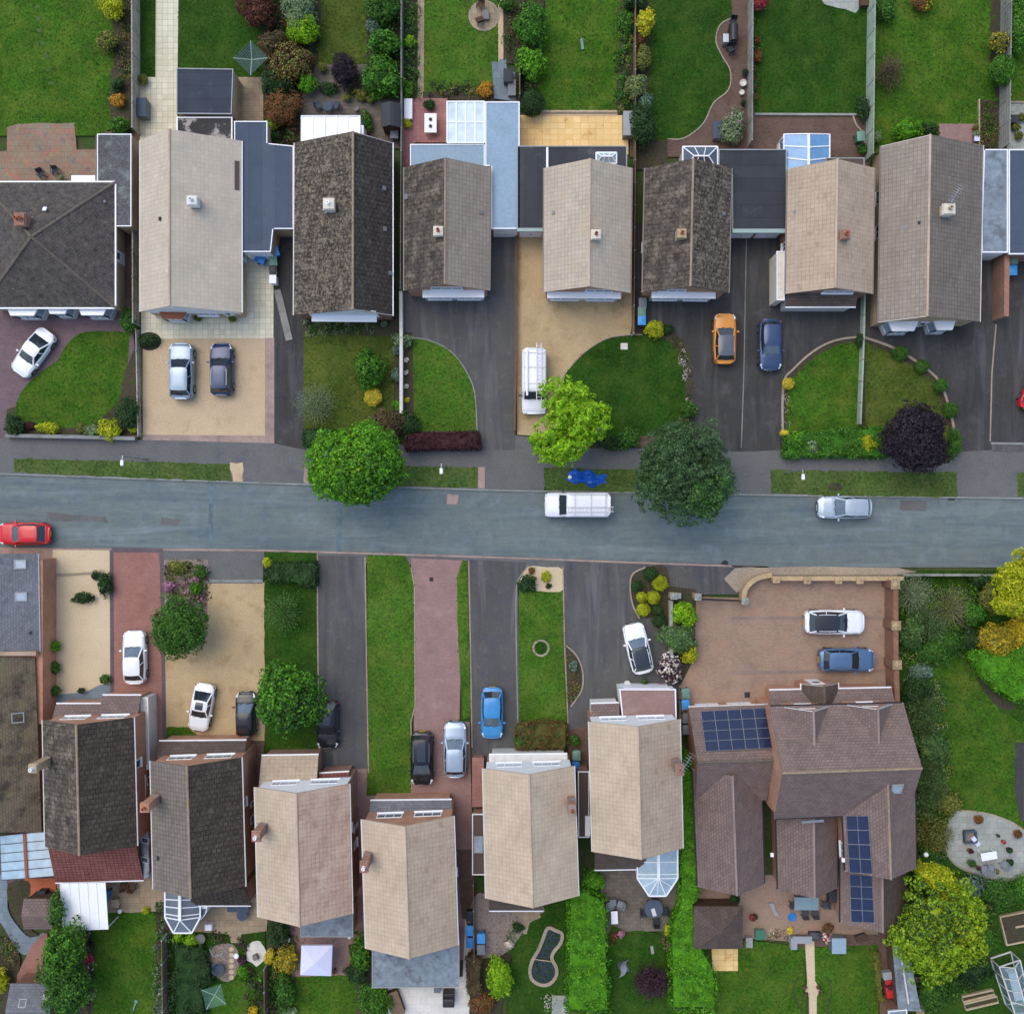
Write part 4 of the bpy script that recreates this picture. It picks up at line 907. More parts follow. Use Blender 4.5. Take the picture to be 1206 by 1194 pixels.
 mb = MB(); mb.box((st[-1][0] + .012, 0, .5), (.03, .52, .11)); mb.build('number_plate', M['plate_w'], root)
 mb = MB(); mb.box((st[0][0] - .004, 0, .56), (.02, .52, .11)); mb.build('number_plate', M['plate_y'], root)
 mb = MB(); mb.box((st[-1][0] + .004, 0, .36), (.03, Wd * .5, .12)); mb.box((st[-1][0] - .0, 0, .62), (.04, Wd * .34, .08)); mb.build('grille', M['plastic_black'], root)
 mb = MB()
 for s_ in (-1, 1): mb.tube([Vector((X, s_ * w * (.86 if X < st[-2][0] else .8), zt - .006)) for (X, w, zt) in st if X > x(prm[4]) - .05][:-1], .008, 4)
 mb.build('bonnet_seam', M['plastic_black'], root)
 c = W(px, py, hh * .5); root.location = (c.x, c.y, 0.01); root.rotation_euler = (0, 0, R(ang)); return root
def van(px, py, ang, label, rgb=(232, 234, 236), L=5.0, Wd=1.92, hh=1.95, ladder=True, load=False):
 root = thing('panel_van', label, 'van', (0, 0, 0), 'white work vans'); bm = paint(rgb); hw = Wd / 2; x = lambda f: (f - .5) * L
 rows = []; N = 24
 for i in range(N + 1):
  f = i / N; e = abs(2 * f - 1); w = hw * (1 - .05 * max(0, (f - .6) / .4) ** 2 - .3 * max(0, (e - .9) / .1) ** 2.4)
  zt = hh if f < .66 else (hh - (f - .66) / .12 * (hh - 1.12) if f < .78 else 1.12 - .2 * (f - .78) / .22 - .18 * max(0, (f - .94) / .06) ** 2)
  if f < .66: zt -= .03 * max(0, (.03 - f) / .03)
  tw = .9 if f < .66 else .9 - .1 * min(1, (f - .66) / .12)
  rows.append([Vector((x(f), a * w, z)) for a, z in ((-.97, .25), (-1, .4), (-1, min(1.0, zt - .12)), (-(tw + .06), zt - .1), (-tw + .04, zt - .02), (-.45, zt + .012), (0, zt + .02), (.45, zt + .012), (tw - .04, zt - .02), (tw + .06, zt - .1), (1, min(1.0, zt - .12)), (1, .4), (.97, .25))])
 mb = MB(); mb.grid(rows); n = len(rows[0]); mb.add(rows[0], [tuple(range(n))]); mb.add(rows[-1], [tuple(range(n - 1, -1, -1))])
 mb.add([r[0] for r in rows] + [r[-1] for r in rows], [(i, len(rows) + i, len(rows) + i + 1, i + 1) for i in range(len(rows) - 1)])
 body = mb.build('body', bm, root, smooth=True); md = body.modifiers.new('Weld', 'WELD'); md.merge_threshold = .002
 mb = MB(); a0 = x(.672); a1 = x(.772); mb.grid([[Vector((a1 + .045 - .0 * abs(q), q * hw * .80, 1.185)) for q in (-1, -.5, 0, .5, 1)], [Vector((a0 + .03, q * hw * .76, hh - .06)) for q in (-1, -.5, 0, .5, 1)]]); wsn = mb.build('windscreen', M['carglass'], root)
 mb = MB(); mb.beam((a1 + .06, -.5, 1.2), (a1 - .0, .1, 1.28), .03, .02); mb.beam((a1 + .06, .1, 1.2), (a1 - .0, .6, 1.28), .03, .02); mb.build('wiper', M['plastic_black'], wsn)
 for s_ in (-1, 1):
  mb = MB(); mb.beam((x(.56), s_ * (hw * .97 + .005), 1.3), (x(.69), s_ * (hw * .96), 1.3), .03, .36); mb.build('side_window', M['carglass'], root)
  mb = MB(); mb.obox((x(.72), s_ * (hw + .12), 1.15), (1, 0, 0), (0, 1, 0), (0, 0, 1), .14, .22, .26); mb.build('wing_mirror', M['plastic_black'], root, bevel=.03)
  mb = MB(); mb.obox((x(.975), s_ * hw * .74, .74), (1, 0, 0), (0, 1, 0), (0, 0, 1), .2, .3, .16); mb.build('headlight', M['lamp'], root, bevel=.03)
  mb = MB(); mb.obox((x(.006), s_ * hw * .86, 1.0), (1, 0, 0), (0, 1, 0), (0, 0, 1), .06, .12, .5); mb.build('taillight', M['tail'], root)
  for fx in (.2, .82):
   c = Vector((x(fx), s_ * (hw - .2), .33)); mb = MB(); mb.cyl(c, .33, s_ * .205, 20, axis=(0, 1, 0)); w_ = mb.build('wheel', M['tyre'], root)
   mb = MB(); mb.cyl(c + Vector((0, s_ * .19, 0)), .21, s_ * .025, 14, axis=(0, 1, 0)); mb.build('rim', M['rim'], w_)
 mb = MB()
 for f in (.08, .3, .55): mb.beam((x(f), -hw * .86, hh + .1), (x(f), hw * .86, hh + .1), .05, .04)
 for s_ in (-1, 1): mb.beam((x(.05), s_ * hw * .84, hh + .1), (x(.62), s_ * hw * .84, hh + .1), .04, .04)
 for f in (.08, .3, .55):
  for s_ in (-1, 1): mb.beam((x(f), s_ * hw * .84, hh - .05), (x(f), s_ * hw * .84, hh + .1), .04, .04)
 mb.build('roof_rack', M['rack'], root)
 mb = MB(); mb.box((x(1) + .0, 0, .45), (.05, .52, .11)); mb.build('number_plate', M['plate_w'], root)
 mb = MB(); mb.box((x(1) - .01, 0, .62), (.05, 1.0, .12)); mb.build('grille', M['plastic_black'], root)
 c = W(px, py, hh * .6); root.location = (c.x, c.y, 0.01); root.rotation_euler = (0, 0, R(ang))
 if ladder:     # carried on the rack, a thing of its own
  q = math.cos(R(ang)), math.sin(R(ang)); d = Vector((q[0], q[1], 0)); nn = Vector((-q[1], q[0], 0)); o = root.location + Vector((0, 0, hh + .15))
  lt = thing('ladder', 'aluminium ladder lying on the roof rack of the white van ' + ('on the gravel drive' if load else 'in the road'), 'ladder', o, 'ladders on the work vans')
  for s_ in (-1, 1):
   mb = MB(); mb.beam(o + nn * (s_ * .18 + .35) - d * 2.9 * (.97 if load else .93), o + nn * (s_ * .18 + .35) + d * (1.7 if load else .9), .05, .07); mb.build('stile', M['rack'], lt)
  mb = MB()
  for k in range(13 if not load else 15): mb.beam(o + nn * .17 + d * (-2.6 + k * .28), o + nn * .53 + d * (-2.6 + k * .28), .03, .03)
  mb.build('rungs', M['rack'], lt)
  if load:
   tb = MB(); tb.tube([o - nn * .55 - d * 2.3, o - nn * .55 + d * 1.2], .09, 10); tag(tb.build('pipe_tube', M['white'], None, o), 'white pipe carrier tube lying on the rack of the van on the gravel drive', 'pipe tube')
 return root
# ================================================================== GROUND
_si = [0]
def gs(name, pts, mat, layer=1, z=None):
 _si[0] += 1; zz = (.006 * layer + .0003 * (_si[0] % 17)) if z is None else z
 mb = MB(); mb.prism([W(x, y, zz) for x, y in pts], zz - .14, zz)
 if name in ('lawn', 'grass_verge'): LAWNS.append((zz, [(W(x, y).x, W(x, y).y) for x, y in pts]))
 elif zz > 0: SHEETS.append((zz, [(W(x, y).x, W(x, y).y) for x, y in pts]))
 return tag(mb.build(name, M[mat] if isinstance(mat, str) else mat), kind='structure')
mb = MB(); mb.prism([(-160, -160), (160, -160), (160, 160), (-160, 160)], -.6, -.16); tag(mb.build('ground', M['ground']), kind='structure')
RT = [(-1400, 536), (0, 558), (310, 569), (603, 578), (905, 583), (1206, 587), (2600, 608)]
RB = [(-1400, 632), (0, 645), (310, 648), (603, 657), (760, 663), (905, 668), (1060, 668), (1206, 668), (2600, 676)]
gs('road', RT + RB[::-1], 'asphalt', z=-.10)
gs('road_patch', [(397, 567), (404, 567), (402, 650), (395, 650)], 'road_seam', z=-.096)
gs('road_patch', [(246, 567), (251, 567), (250, 647), (246, 647)], 'road_seam', z=-.0955)
gs('road_patch', [(527, 582), (540, 583), (539, 594), (526, 594)], 'kerb_pink', z=-.0952)
gs('road_patch', [(1060, 589), (1092, 590), (1091, 602), (1060, 601)], 'pavement', z=-.0949)
gs('road_patch', rag([(55, 604), (125, 609), (128, 615), (60, 613)], 1.5, 9), 'pavement', z=-.0953)
gs('road_patch', rag([(190, 611), (212, 612), (210, 619), (188, 617)], 1.5, 9), 'pavement', z=-.0951)
gs('pavement', [(-300, 505), (0, 514), (165, 518), (322, 521), (420, 528), (600, 512), (745, 528), (925, 530), (1206, 524), (1600, 528), (1600, 593), (1206, 587), (905, 583), (603, 578), (310, 569), (0, 558), (-300, 553)], 'pavement', 0)
edging(RT[1:6], M['kerb'], .14, .02)
edging([(0, 646)] + RB[2:6] + [(862, 667)], M['kerb_pink'], .14, .02)
gs('pavement', [(186, 648), (310, 648), (310, 687), (190, 687)], 'pavement', 1)
for pts in ([(17, 540), (60, 541), (150, 543), (270, 547), (274, 567), (120, 561), (17, 556)], [(358, 550), (475, 549), (563, 550), (563, 574), (470, 573), (360, 569)],
   [(641, 551), (750, 553), (862, 562), (862, 582), (750, 580), (641, 577)], [(908, 553), (1000, 555), (1127, 556), (1127, 586), (1000, 584), (908, 581)], [(1198, 557), (1300, 559), (1300, 588), (1199, 585)]):
 gs('grass_verge', rag(pts, .9, 6), 'verge', 3)
gs('sandy_patch', rag([(270, 545), (286, 545), (286, 568), (274, 567)], 1, 6), 'gravel', 2)
gs('sandy_patch', rag(circ(983, 574, 8, 5, 9), 1.4, 6), 'soil', 4)
gs('sandy_patch', rag([(358, 550), (363, 550), (363, 569), (358, 569)], .8, 5), 'kerb_pink', 4)
gs('sandy_patch', [(563, 550), (571, 550), (571, 575), (563, 575)], 'kerb_pink', 4)
gs('kerb_strip', [(-300, 634)] + RB[1:7] + [(1058, 680), (905, 682), (760, 676), (603, 668), (310, 660), (0, 656)], 'pavement', 0)
gs('driveway', [(-60, 350), (152, 350), (158, 400), (163, 516), (0, 516), (-60, 514)], 'pave_purple', 1)
L1p = curve([(18, 484), (26, 460), (47, 439), (68, 424), (77, 408), (92, 394), (112, 390), (150, 392), (152, 402), (150, 429), (143, 467), (123, 489), (105, 502), (66, 503), (28, 496)], n=3)
gs('flower_bed', [(8, 482), (20, 478), (150, 470), (161, 400), (163, 513), (8, 512)], 'soil', 2)
gs('lawn', L1p, 'lawn', 3)
gs('flower_bed', [(146, 440), (161, 404), (162, 490), (140, 472)], 'soil', 4)
gs('patio', [(166, 364), (322, 364), (322, 399), (166, 399)], 'slab_cream', 1)
gs('patio', [(283, 290), (322, 290), (322, 368), (283, 368)], 'slab_cream', 2)
gs('gravel_drive', [(168, 399), (322, 398), (322, 521), (168, 517)], 'gravel', 1)
gs('drive_border', [(312, 398), (323, 398), (323, 522), (168, 518), (168, 512), (312, 513)], 'kerb_pink', 2)
gs('flower_bed', curve(circ(176, 402, 14, 11, 8), n=3), 'soil', 3)
gs('driveway', [(322, 262), (360, 262), (360, 530), (323, 522)], 'drive_dark', 1)
gs('flower_bed', [(357, 368), (476, 368), (476, 396), (357, 396)], 'soil', 1)
gs('lawn', rag([(358, 394), (466, 396), (466, 512), (358, 512)], 1, 8), 'lawn_dry', 2)
gs('flower_bed', [(466, 390), (486, 392), (488, 512), (462, 512)], 'soil', 3)
q = curve([(485, 398), (506, 401), (531, 414), (549, 437), (559, 463), (562, 508)], False, 5)
gs('driveway', [(470, 262), (608, 262), (607, 530), (563, 530), (478, 510)], 'drive_grey', 1)
gs('lawn', q + [(487, 508)], 'lawn_bright', 3)
edging([(475, 397)] + q, M['kerb'], .1, .05)
gs('gravel_drive', [(608, 262), (746, 262), (746, 400), (740, 520), (609, 512)], 'gravel_gold', 1)
L5f = curve([(664, 446), (672, 432), (685, 418), (698, 408), (714, 399), (734, 395), (764, 395), (788, 403), (800, 416), (806, 444), (806, 478), (800, 506), (754, 514), (716, 514), (690, 512), (668, 480)], n=4)
gs('flower_bed', [(745, 380), (790, 388), (812, 410), (818, 470), (818, 525), (690, 528), (672, 500), (730, 450)], 'soil', 2)
gs('lawn', L5f, 'lawn_deep', 3)
edging(L5f[:24], M['stone_edge'], .08, .05)
gs('paving', [(748, 513), (778, 514), (776, 527), (748, 527)], 'pave_brown', 4)
gs('driveway', [(746, 262), (878, 262), (874, 532), (812, 530), (800, 420), (746, 400)], 'drive_dark', 1)
gs('driveway', [(878, 262), (1030, 262), (1024, 420), (925, 530), (874, 532)], 'drive_dark', 1)
gs('driveway', [(1012, 340), (1174, 300), (1168, 530), (1126, 532), (1020, 420)], 'drive_dark', 2)
gs('driveway', [(1173, 290), (1420, 290), (1420, 522), (1167, 522)], 'drive_dark', 1)
edging([(879, 280), (876, 440), (873, 527)], M['kerb'], .07, .03)
edging([(1173, 382), (1168, 440), (1166, 520)], M['stone_edge'], .1, .03)
edging([(1167, 522), (1300, 524)], M['kerb'], .16, .03)
gs('pavement', [(1168, 523), (1400, 525), (1400, 534), (1168, 532)], 'drive_grey', 2)
c7 = curve([(922, 528), (922, 455), (934, 435), (959, 413), (984, 401), (1012, 397)], False, 5)
c8 = curve([(1018, 398), (1047, 408), (1071, 421), (1102, 445), (1114, 470), (1123, 507), (1124, 540)], False, 5)
gs('flower_bed', c7 + c8 + [(1124, 538)], 'soil', 3)
gs('lawn', [(x + (5 if x < 1012 else 0), y + 5) for x, y in c7[3:]] + [(1012, 530), (927, 530)], 'lawn', 4)
gs('lawn', [(1019, 402)] + [(x - 5, y + 5) for x, y in c8[3:]] + [(1019, 534)], 'lawn_dry', 4)
edging(c7, M['pave_orange'] if False else M['stone_edge'], .16, .12)
edging(c8, M['brick_red'], .2, .15)
gs('lawn', [(-200, -120), (134, -120), (134, 150), (114, 160), (-200, 160)], 'lawn', 1)
gs('flower_bed', rag([(133, -60), (158, -60), (162, 158), (132, 158), (128, 120), (134, 60)], 1.5, 8), 'soil', 2)
gs('patio', rag([(20, 146), (88, 145), (90, 176), (114, 177), (114, 216), (-60, 216), (-60, 179), (8, 178), (8, 150)], .6, 9), 'slab_multi', 3)
gs('paving', [(112, 155), (166, 155), (166, 366), (134, 366), (134, 262), (112, 262)], 'pave_brown', 0)
gs('lawn', [(165, -80), (184, -80), (183, 91), (165, 91)], 'lawn_deep', 1)
gs('path', [(184, -80), (211, -80), (209, 92), (183, 92)], 'slab_cream', 1)
gs('lawn', [(211, -80), (312, -80), (318, 40), (312, 95), (210, 95)], 'lawn_deep', 1)
gs('patio', [(165, 91), (209, 91), (209, 170), (165, 170)], 'slab_cream', 2)
gs('patio', [(272, 91), (312, 91), (312, 146), (272, 146)], 'slab_beige', 2)
gs('flower_bed', [(310, -80), (380, -80), (378, 20), (372, 78), (356, 110), (352, 175), (310, 175)], 'soil', 2)
gs('lawn', [(374, -80), (440, -80), (432, 76), (374, 79)], 'lawn_dry', 1)
gs('patio', [(352, 76), (474, 76), (474, 175), (346, 175)], 'slab_taupe', 1)
gs('flower_bed', rag([(430, -60), (472, -60), (472, 110), (436, 122), (408, 112), (432, 76)], 1.5, 8), 'soil', 2)
gs('flower_bed', [(474, -80), (494, -80), (493, 118), (474, 118)], 'soil', 1)
gs('path', [(492, -80), (500, -80), (499, 118), (492, 118)], 'slab_beige', 2)
gs('lawn', [(499, -80), (590, -80), (590, 60), (586, 96), (584, 108), (499, 110)], 'lawn_bright', 1)
gs('flower_bed', [(498, 108), (583, 104), (583, 120), (498, 116)], 'soil', 2)
gs('path', [(586, -80), (592, -80), (593, 74), (587, 74)], 'gravel', 3)
gs('patio', circ(570, 19, 17.5), 'slab_beige', 3)
edging(circ(570, 19, 17.5), M['stone_edge'], .1, .04, True)
gs('patio', [(579, 73), (588, 73), (588, 70), (596, 70), (597, 80), (607, 86), (608, 120), (582, 116)], 'slate_patio', 3)
gs('patio', [(475, 116), (527, 116), (527, 168), (488, 168), (488, 200), (474, 200)], 'pave_terra', 2)
gs('flower_bed', [(590, -80), (642, -80), (640, 60), (632, 136), (608, 136), (608, 76), (594, 74)], 'soil', 1)
gs('lawn', rag([(648, -80), (734, -80), (729, 60), (725, 131), (630, 131), (632, 90), (640, 30)], 1, 8), 'lawn', 2)
gs('flower_bed', [(730, -80), (748, -80), (747, 138), (724, 134)], 'soil', 1)
gs('path', [(636, 130), (727, 130), (727, 137), (636, 137)], 'gravel', 3)
gs('patio', [(612, 136), (740, 136), (740, 182), (612, 182)], 'slab_yellow', 2)
edging([(636, 133), (726, 133)], M['stone_edge'], .1, .14)
gs('path', [(742, 130), (890, -80), (890, 185), (742, 185)], 'pave_brown', 0)
gs('lawn', rag([(764, -80), (862, -80), (862, 2)] + curve([(861, 22), (848, 30), (843, 48), (850, 66), (860, 84), (858, 106), (840, 122), (828, 146), (806, 163)], False, 4) + [(780, 166), (760, 164), (756, 100)], .5, 6), 'lawn_deep', 2)
edging(curve([(861, 22), (848, 30), (843, 48), (850, 66), (860, 84), (858, 106), (840, 122), (828, 146), (806, 163), (786, 164)], False, 4), M['stone_edge'], .1, .06)
gs('flower_bed', [(748, -80), (766, -80), (764, 110), (772, 165), (786, 166), (786, 200), (748, 200)], 'soil', 3)
gs('lawn', [(888, -80), (1026, -80), (1024, 135), (888, 135)], 'lawn_deep', 1)
gs('patio', curve([(940, -60), (966, -2), (978, 7), (996, 11), (1012, 10), (1012, -60)], False, 3), 'slab_grey', 2)
gs('patio', [(886, 134), (1024, 134), (1024, 200), (886, 200)], 'pave_brown', 2)
edging([(888, 135.5), (1008, 136)], M['concrete'], .16, .2)
edging(curve([(1004, 137), (1008, 148), (1016, 158), (1018, 170)], False, 4), M['stone_edge'], .12, .16)
gs('lawn', rag([(1030, -80), (1186, -80), (1180, 60), (1176, 150), (1106, 150), (1104, 180), (1030, 180)], .8, 9), 'lawn', 1)
gs('patio', [(1106, 146), (1150, 146), (1150, 190), (1106, 190)], 'pave_pink', 2)
gs('flower_bed', rag([(1168, -60), (1184, -60), (1182, 110), (1172, 118), (1166, 70)], 1.5, 7), 'soil', 2)
gs('flower_bed', [(1152, 118), (1180, 118), (1180, 176), (1150, 172)], 'soil', 3)
gs('lawn', [(1187, -80), (1420, -80), (1420, 122), (1187, 122)], 'lawn', 1)
gs('patio', [(1187, 121), (1420, 121), (1420, 182), (1186, 182)], 'slab_grey', 2)
edging([(1188, 121), (1300, 121)], M['stone_edge'], .14, .14)
gs('paving', [(-200, 640), (62, 646), (62, 660), (-200, 655)], 'kerb_pink', 1)
gs('gravel_drive', [(62, 646), (131, 646), (131, 842), (62, 842)], 'gravel_pale', 1)
edging([(63, 677), (84, 676), (112, 674)], M['stone_edge'], .14, .14)
gs('paving', [(66, 818), (100, 815), (118, 806), (131, 805), (131, 845), (66, 845)], 'slate_patio', 2)
gs('driveway', [(131, 646), (192, 646), (196, 1000), (160, 1000), (131, 860)], 'pave_red', 1)
for a, b in (((131, 648), (132, 850)), ((190, 650), (194, 900))): gs('drive_border', [(a[0] - 2, a[1]), (a[0] + 2.5, a[1]), (b[0] + 2.5, b[1]), (b[0] - 2, b[1])], 'pave_border', 3)
gs('drive_border', [(131, 645), (192, 646), (192, 651), (131, 650)], 'pave_border', 4)
gs('flower_bed', [(193, 659), (245, 659), (244, 730), (193, 760)], 'gravel_grey', 2)
gs('gravel_drive', [(192, 686), (312, 686), (312, 872), (194, 872)], 'gravel_gold', 1)
edging([(246, 684), (310, 684)], M['kerb'], .2, .03)
gs('lawn', rag([(196, 856), (222, 856), (240, 872), (196, 872)], .8, 6), 'lawn', 2)
gs('paving', [(194, 868), (312, 868), (300, 1020), (180, 1020)], 'pave_brown', 0)
gs('lawn', rag([(311, 650), (373, 651), (374, 780), (374, 890), (312, 890)], .7, 8), 'lawn_deep', 2)
gs('driveway', [(374, 654), (430, 656), (434, 912), (374, 912)], 'drive_grey', 1)
edging([(374, 652), (374, 720), (376, 905)], M['kerb_pink'], .1, .04); edging([(430, 656), (432, 800), (434, 910)], M['kerb_pink'], .1, .04)
gs('driveway', [(412, 905), (488, 905), (488, 880), (484, 657), (546, 660), (541, 850), (553, 850), (560, 1130), (416, 1130)], 'pave_pink', 1)
Lm = [(432, 654), (476, 654), (484, 668), (488, 690), (489, 830), (484, 850), (485, 934), (432, 937), (433, 800)]
gs('lawn', rag(Lm, .6, 8), 'lawn_bright', 3)
edging([(484, 668), (488, 690), (489, 830), (484, 850), (485, 934)], M['stone_edge'], .08, .04)
gs('lawn', rag([(545, 660), (551, 660), (554, 845), (545, 847), (539, 740), (538, 680)], .5, 7), 'lawn_bright', 3)
edging([(552, 660), (554, 760), (556, 880)], M['kerb_pink'], .1, .04)
gs('driveway', [(552, 659), (620, 662), (610, 694), (612, 910), (556, 910)], 'drive_grey', 2)
gs('lawn', rag([(611, 690), (663, 692), (667, 852), (611, 852)], .6, 8), 'lawn_bright', 3)
gs('flower_bed', curve([(622, 667), (644, 668), (662, 670), (663, 694), (650, 697), (628, 695), (611, 690), (614, 680)], n=3), 'gravel_pale', 4)
edging([(663, 668), (665, 760), (669, 852)], M['kerb_pink'], .1, .04); edging(curve([(610, 852), (608, 760), (608, 694), (612, 680), (622, 666)], False, 4), M['kerb'], .1, .04)
ring = MB();
edging(circ(637, 763, 9), M['stone_edge'], .14, .03, True)
gs('flower_bed', circ(637, 763, 7), 'lawn_deep', 5)
for x, y in ((452, 722), (466, 790), (448, 866)): gs('worn_ring', circ(x, y, 8, 7.6) , 'ring_grass', 4); gs('worn_ring', circ(x, y, 6.4, 6), 'lawn_bright', 5)
gs('driveway', [(664, 660), (872, 668), (870, 700), (800, 700), (800, 830), (720, 850), (668, 860)], 'drive_grey', 1)
gs('flower_bed', curve([(667, 762), (678, 772), (685, 790), (684, 812), (672, 832), (668, 830)], n=4), 'soil', 3)
edging(curve([(667, 760), (679, 772), (686, 790), (685, 812), (672, 832)], False, 4), M['stone_edge'], .12, .08)
gs('paving', [(668, 852), (700, 836), (700, 905), (670, 905)], 'pave_brown', 0)
bedp = curve([(745, 676), (760, 668), (785, 668), (788, 700), (787, 740), (775, 728), (752, 727), (744, 710), (742, 690)], n=4)
gs('flower_bed', bedp, 'soil', 3); edging(curve([(760, 668), (745, 676), (742, 692), (745, 712), (753, 728)], False, 4), M['stone_edge'], .12, .1)
gs('driveway', [(820, 703), (872, 704), (876, 688), (892, 680), (1058, 678), (1058, 850), (800, 850), (800, 760)], 'pave_tan', 2)
gs('flower_bed', [(786, 690), (820, 694), (818, 775), (802, 806), (784, 806)], 'soil', 3)
for a, b in (((864, 728), (1040, 728)), ((864, 792), (1040, 790)), ((866, 722), (866, 794)), ((820, 716), (820, 716))):
 if a != b: gs('drive_border', [(a[0] - 2, a[1] - 2), (b[0] + 2, b[1] - 2), (b[0] + 2, b[1] + 2), (a[0] - 2, a[1] + 2)], 'pave_line', 4)
gs('paving', [(-120, 980), (66, 1030), (66, 1060), (-120, 1060)], 'pave_border', 0)
gs('patio', [(28, 1034), (66, 1034), (66, 1066), (26, 1066)], 'pave_orange', 2)
gs('lawn', rag(curve([(10, 1040), (34, 1038), (34, 1056), (28, 1072), (34, 1092), (48, 1102), (30, 1098), (12, 1072)], n=3), .6, 6), 'soil', 3)
gs('path', curve([(-10, 1030), (8, 1036), (9, 1070), (22, 1092), (36, 1104), (52, 1098), (40, 1112), (32, 1124), (20, 1118), (2, 1088), (-10, 1070)], n=3), 'slate_patio', 2)
gs('patio', curve([(54, 1098), (56, 1110), (58, 1152), (20, 1156), (30, 1128), (40, 1110)], n=3), 'pave_red', 2)
gs('lawn', [(-100, 1080), (18, 1108), (24, 1130), (14, 1200), (-100, 1300)], 'soil', 1)
gs('lawn', rag([(104, 1076), (186, 1073), (186, 1300), (98, 1300), (100, 1130)], .8, 8), 'lawn', 2)
gs('patio', [(66, 1030), (200, 1020), (196, 1076), (70, 1078)], 'slab_beige', 1)
gs('flower_bed', [(184, 1062), (200, 1062), (200, 1300), (180, 1300)], 'soil', 3)
gs('flower_bed', [(96, 1090), (108, 1092), (108, 1300), (90, 1300)], 'soil', 3)
gs('patio', [(196, 1040), (318, 1040), (314, 1096), (284, 1100), (282, 1110), (272, 1110), (270, 1100), (200, 1094)], 'slab_beige', 2)
gs('flower_bed', [(200, 1090), (312, 1096), (316, 1300), (200, 1300)], 'lawn_deep', 1)
gs('patio', curve([(252, 1114), (274, 1112), (283, 1130), (278, 1148), (266, 1156), (250, 1146), (243, 1134)], n=4), 'gravel_grey', 3)
for i in range(6): gs('stepping_stone', circ(272.5, 1117.5 + i * 6.7, 3, 2.8, 10), 'gravel', 5)
gs('patio', rag(circ(302, 1122, 12, 15, 12), 1.6, 5), 'slab_white', 3)
gs('lawn', rag([(252, 1160), (300, 1150), (304, 1300), (236, 1300)], .8, 7), 'lawn', 3)
gs('patio', [(332, 1090), (430, 1080), (430, 1120), (412, 1150), (344, 1152)], 'pave_pink', 2)
gs('lawn', rag([(346, 1150), (414, 1148), (422, 1170), (420, 1300), (340, 1300)], .8, 7), 'lawn', 3)
gs('flower_bed', [(316, 1080), (350, 1098), (346, 1150), (342, 1300), (316, 1300)], 'soil', 1)
gs('flower_bed', [(410, 1112), (436, 1108), (456, 1164), (462, 1300), (420, 1300), (420, 1165)], 'soil', 3)
gs('patio', [(450, 1158), (545, 1150), (548, 1080), (556, 1080), (554, 1160), (548, 1300), (456, 1300)], 'slab_white', 2)
gs('paving', [(536, 1000), (560, 1000), (556, 1082), (544, 1082)], 'pave_brown', 2)
gs('gravel_patch', rag(curve([(560, 1052), (640, 1068), (628, 1080), (616, 1098), (600, 1118), (582, 1126), (558, 1124)], n=3), 1, 6), 'gravel_grey', 2)
gs('lawn', rag([(610, 1092), (640, 1058), (676, 1052), (672, 1120), (672, 1300), (586, 1300), (600, 1150), (604, 1120)], 1, 7), 'lawn_deep', 1)
gs('flower_bed', [(556, 1124), (602, 1124), (590, 1190), (580, 1300), (552, 1300)], 'soil', 1)
gs('paving', [(650, 1172), (670, 1172), (672, 1300), (648, 1300)], 'slab_grey', 3)
gs('paving', [(604, 1074), (632, 1066), (637, 1080), (624, 1086), (620, 1100), (616, 1099), (618, 1084)], 'slab_beige', 4)
gs('patio', [(706, 1018), (806, 1018), (806, 1070), (784, 1096), (735, 1097), (710, 1100), (708, 1060)], 'slab_taupe', 2)
gs('lawn', rag(curve([(716, 1108), (736, 1097), (766, 1097), (784, 1108), (792, 1140), (792, 1320), (714, 1320)], n=3), .8, 7), 'lawn_deep', 3)
gs('patio', [(816, 1030), (912, 1030), (994, 1040), (1056, 1080), (1050, 1116), (1000, 1112), (960, 1110), (868, 1104), (816, 1100)], 'pave_tan', 1)
gs('paving', [(838, 1110), (869, 1110), (869, 1143), (839, 1143)], 'slab_yellow', 3)
gs('lawn', rag([(842, 1118), (868, 1106), (948, 1114), (950, 1300), (842, 1300)], .7, 8), 'lawn', 2)
gs('lawn', rag([(958, 1116), (1000, 1112), (1034, 1110), (1036, 1300), (958, 1300)], .7, 8), 'lawn', 2)
gs('path', [(948, 1108), (959, 1108), (960, 1155), (963, 1160), (966, 1166), (962, 1173), (961, 1300), (954, 1300), (953, 1174), (948, 1167), (951, 1158)], 'gravel_pale', 4)
gs('path', [(930, 1100), (1034, 1100), (1034, 1112), (930, 1116)], 'pave_brown', 3)
edging(curve([(940, 1150), (934, 1166), (940, 1182), (946, 1194)], False, 4), M['soil'], .1, .03)
edging(curve([(974, 1150), (979, 1166), (976, 1182), (974, 1194)], False, 4), M['soil'], .1, .03)
gs('path', [(1034, 1096), (1056, 1096), (1062, 1300), (1040, 1300)], 'pave_brown', 2)
gs('lawn', [(1056, 672), (1500, 672), (1500, 1400), (1056, 1400)], 'lawn_deep', 0)
gs('lawn', rag([(1080, 780), (1140, 766), (1152, 800), (1178, 838), (1206, 850), (1206, 975), (1150, 960), (1086, 950)], 2, 9), 'lawn', 2)
gs('flower_bed', curve([(1140, 756), (1150, 772), (1160, 798), (1180, 820), (1196, 828), (1190, 836), (1172, 830), (1154, 806), (1142, 780)], n=3), 'soil', 3)
gs('path', [(1196, 874), (1230, 874), (1230, 966), (1202, 966), (1195, 930)], 'drive_dark', 3)
pc = curve([(1123, 957), (1140, 955), (1167, 959), (1195, 970), (1212, 985), (1216, 1008), (1206, 1030), (1181, 1037), (1154, 1030), (1132, 1022), (1119, 1011), (1113, 992), (1116, 973)], n=4)
gs('patio', pc, 'slab_grey', 3); edging(pc, M['stone_edge'], .14, .04, True)
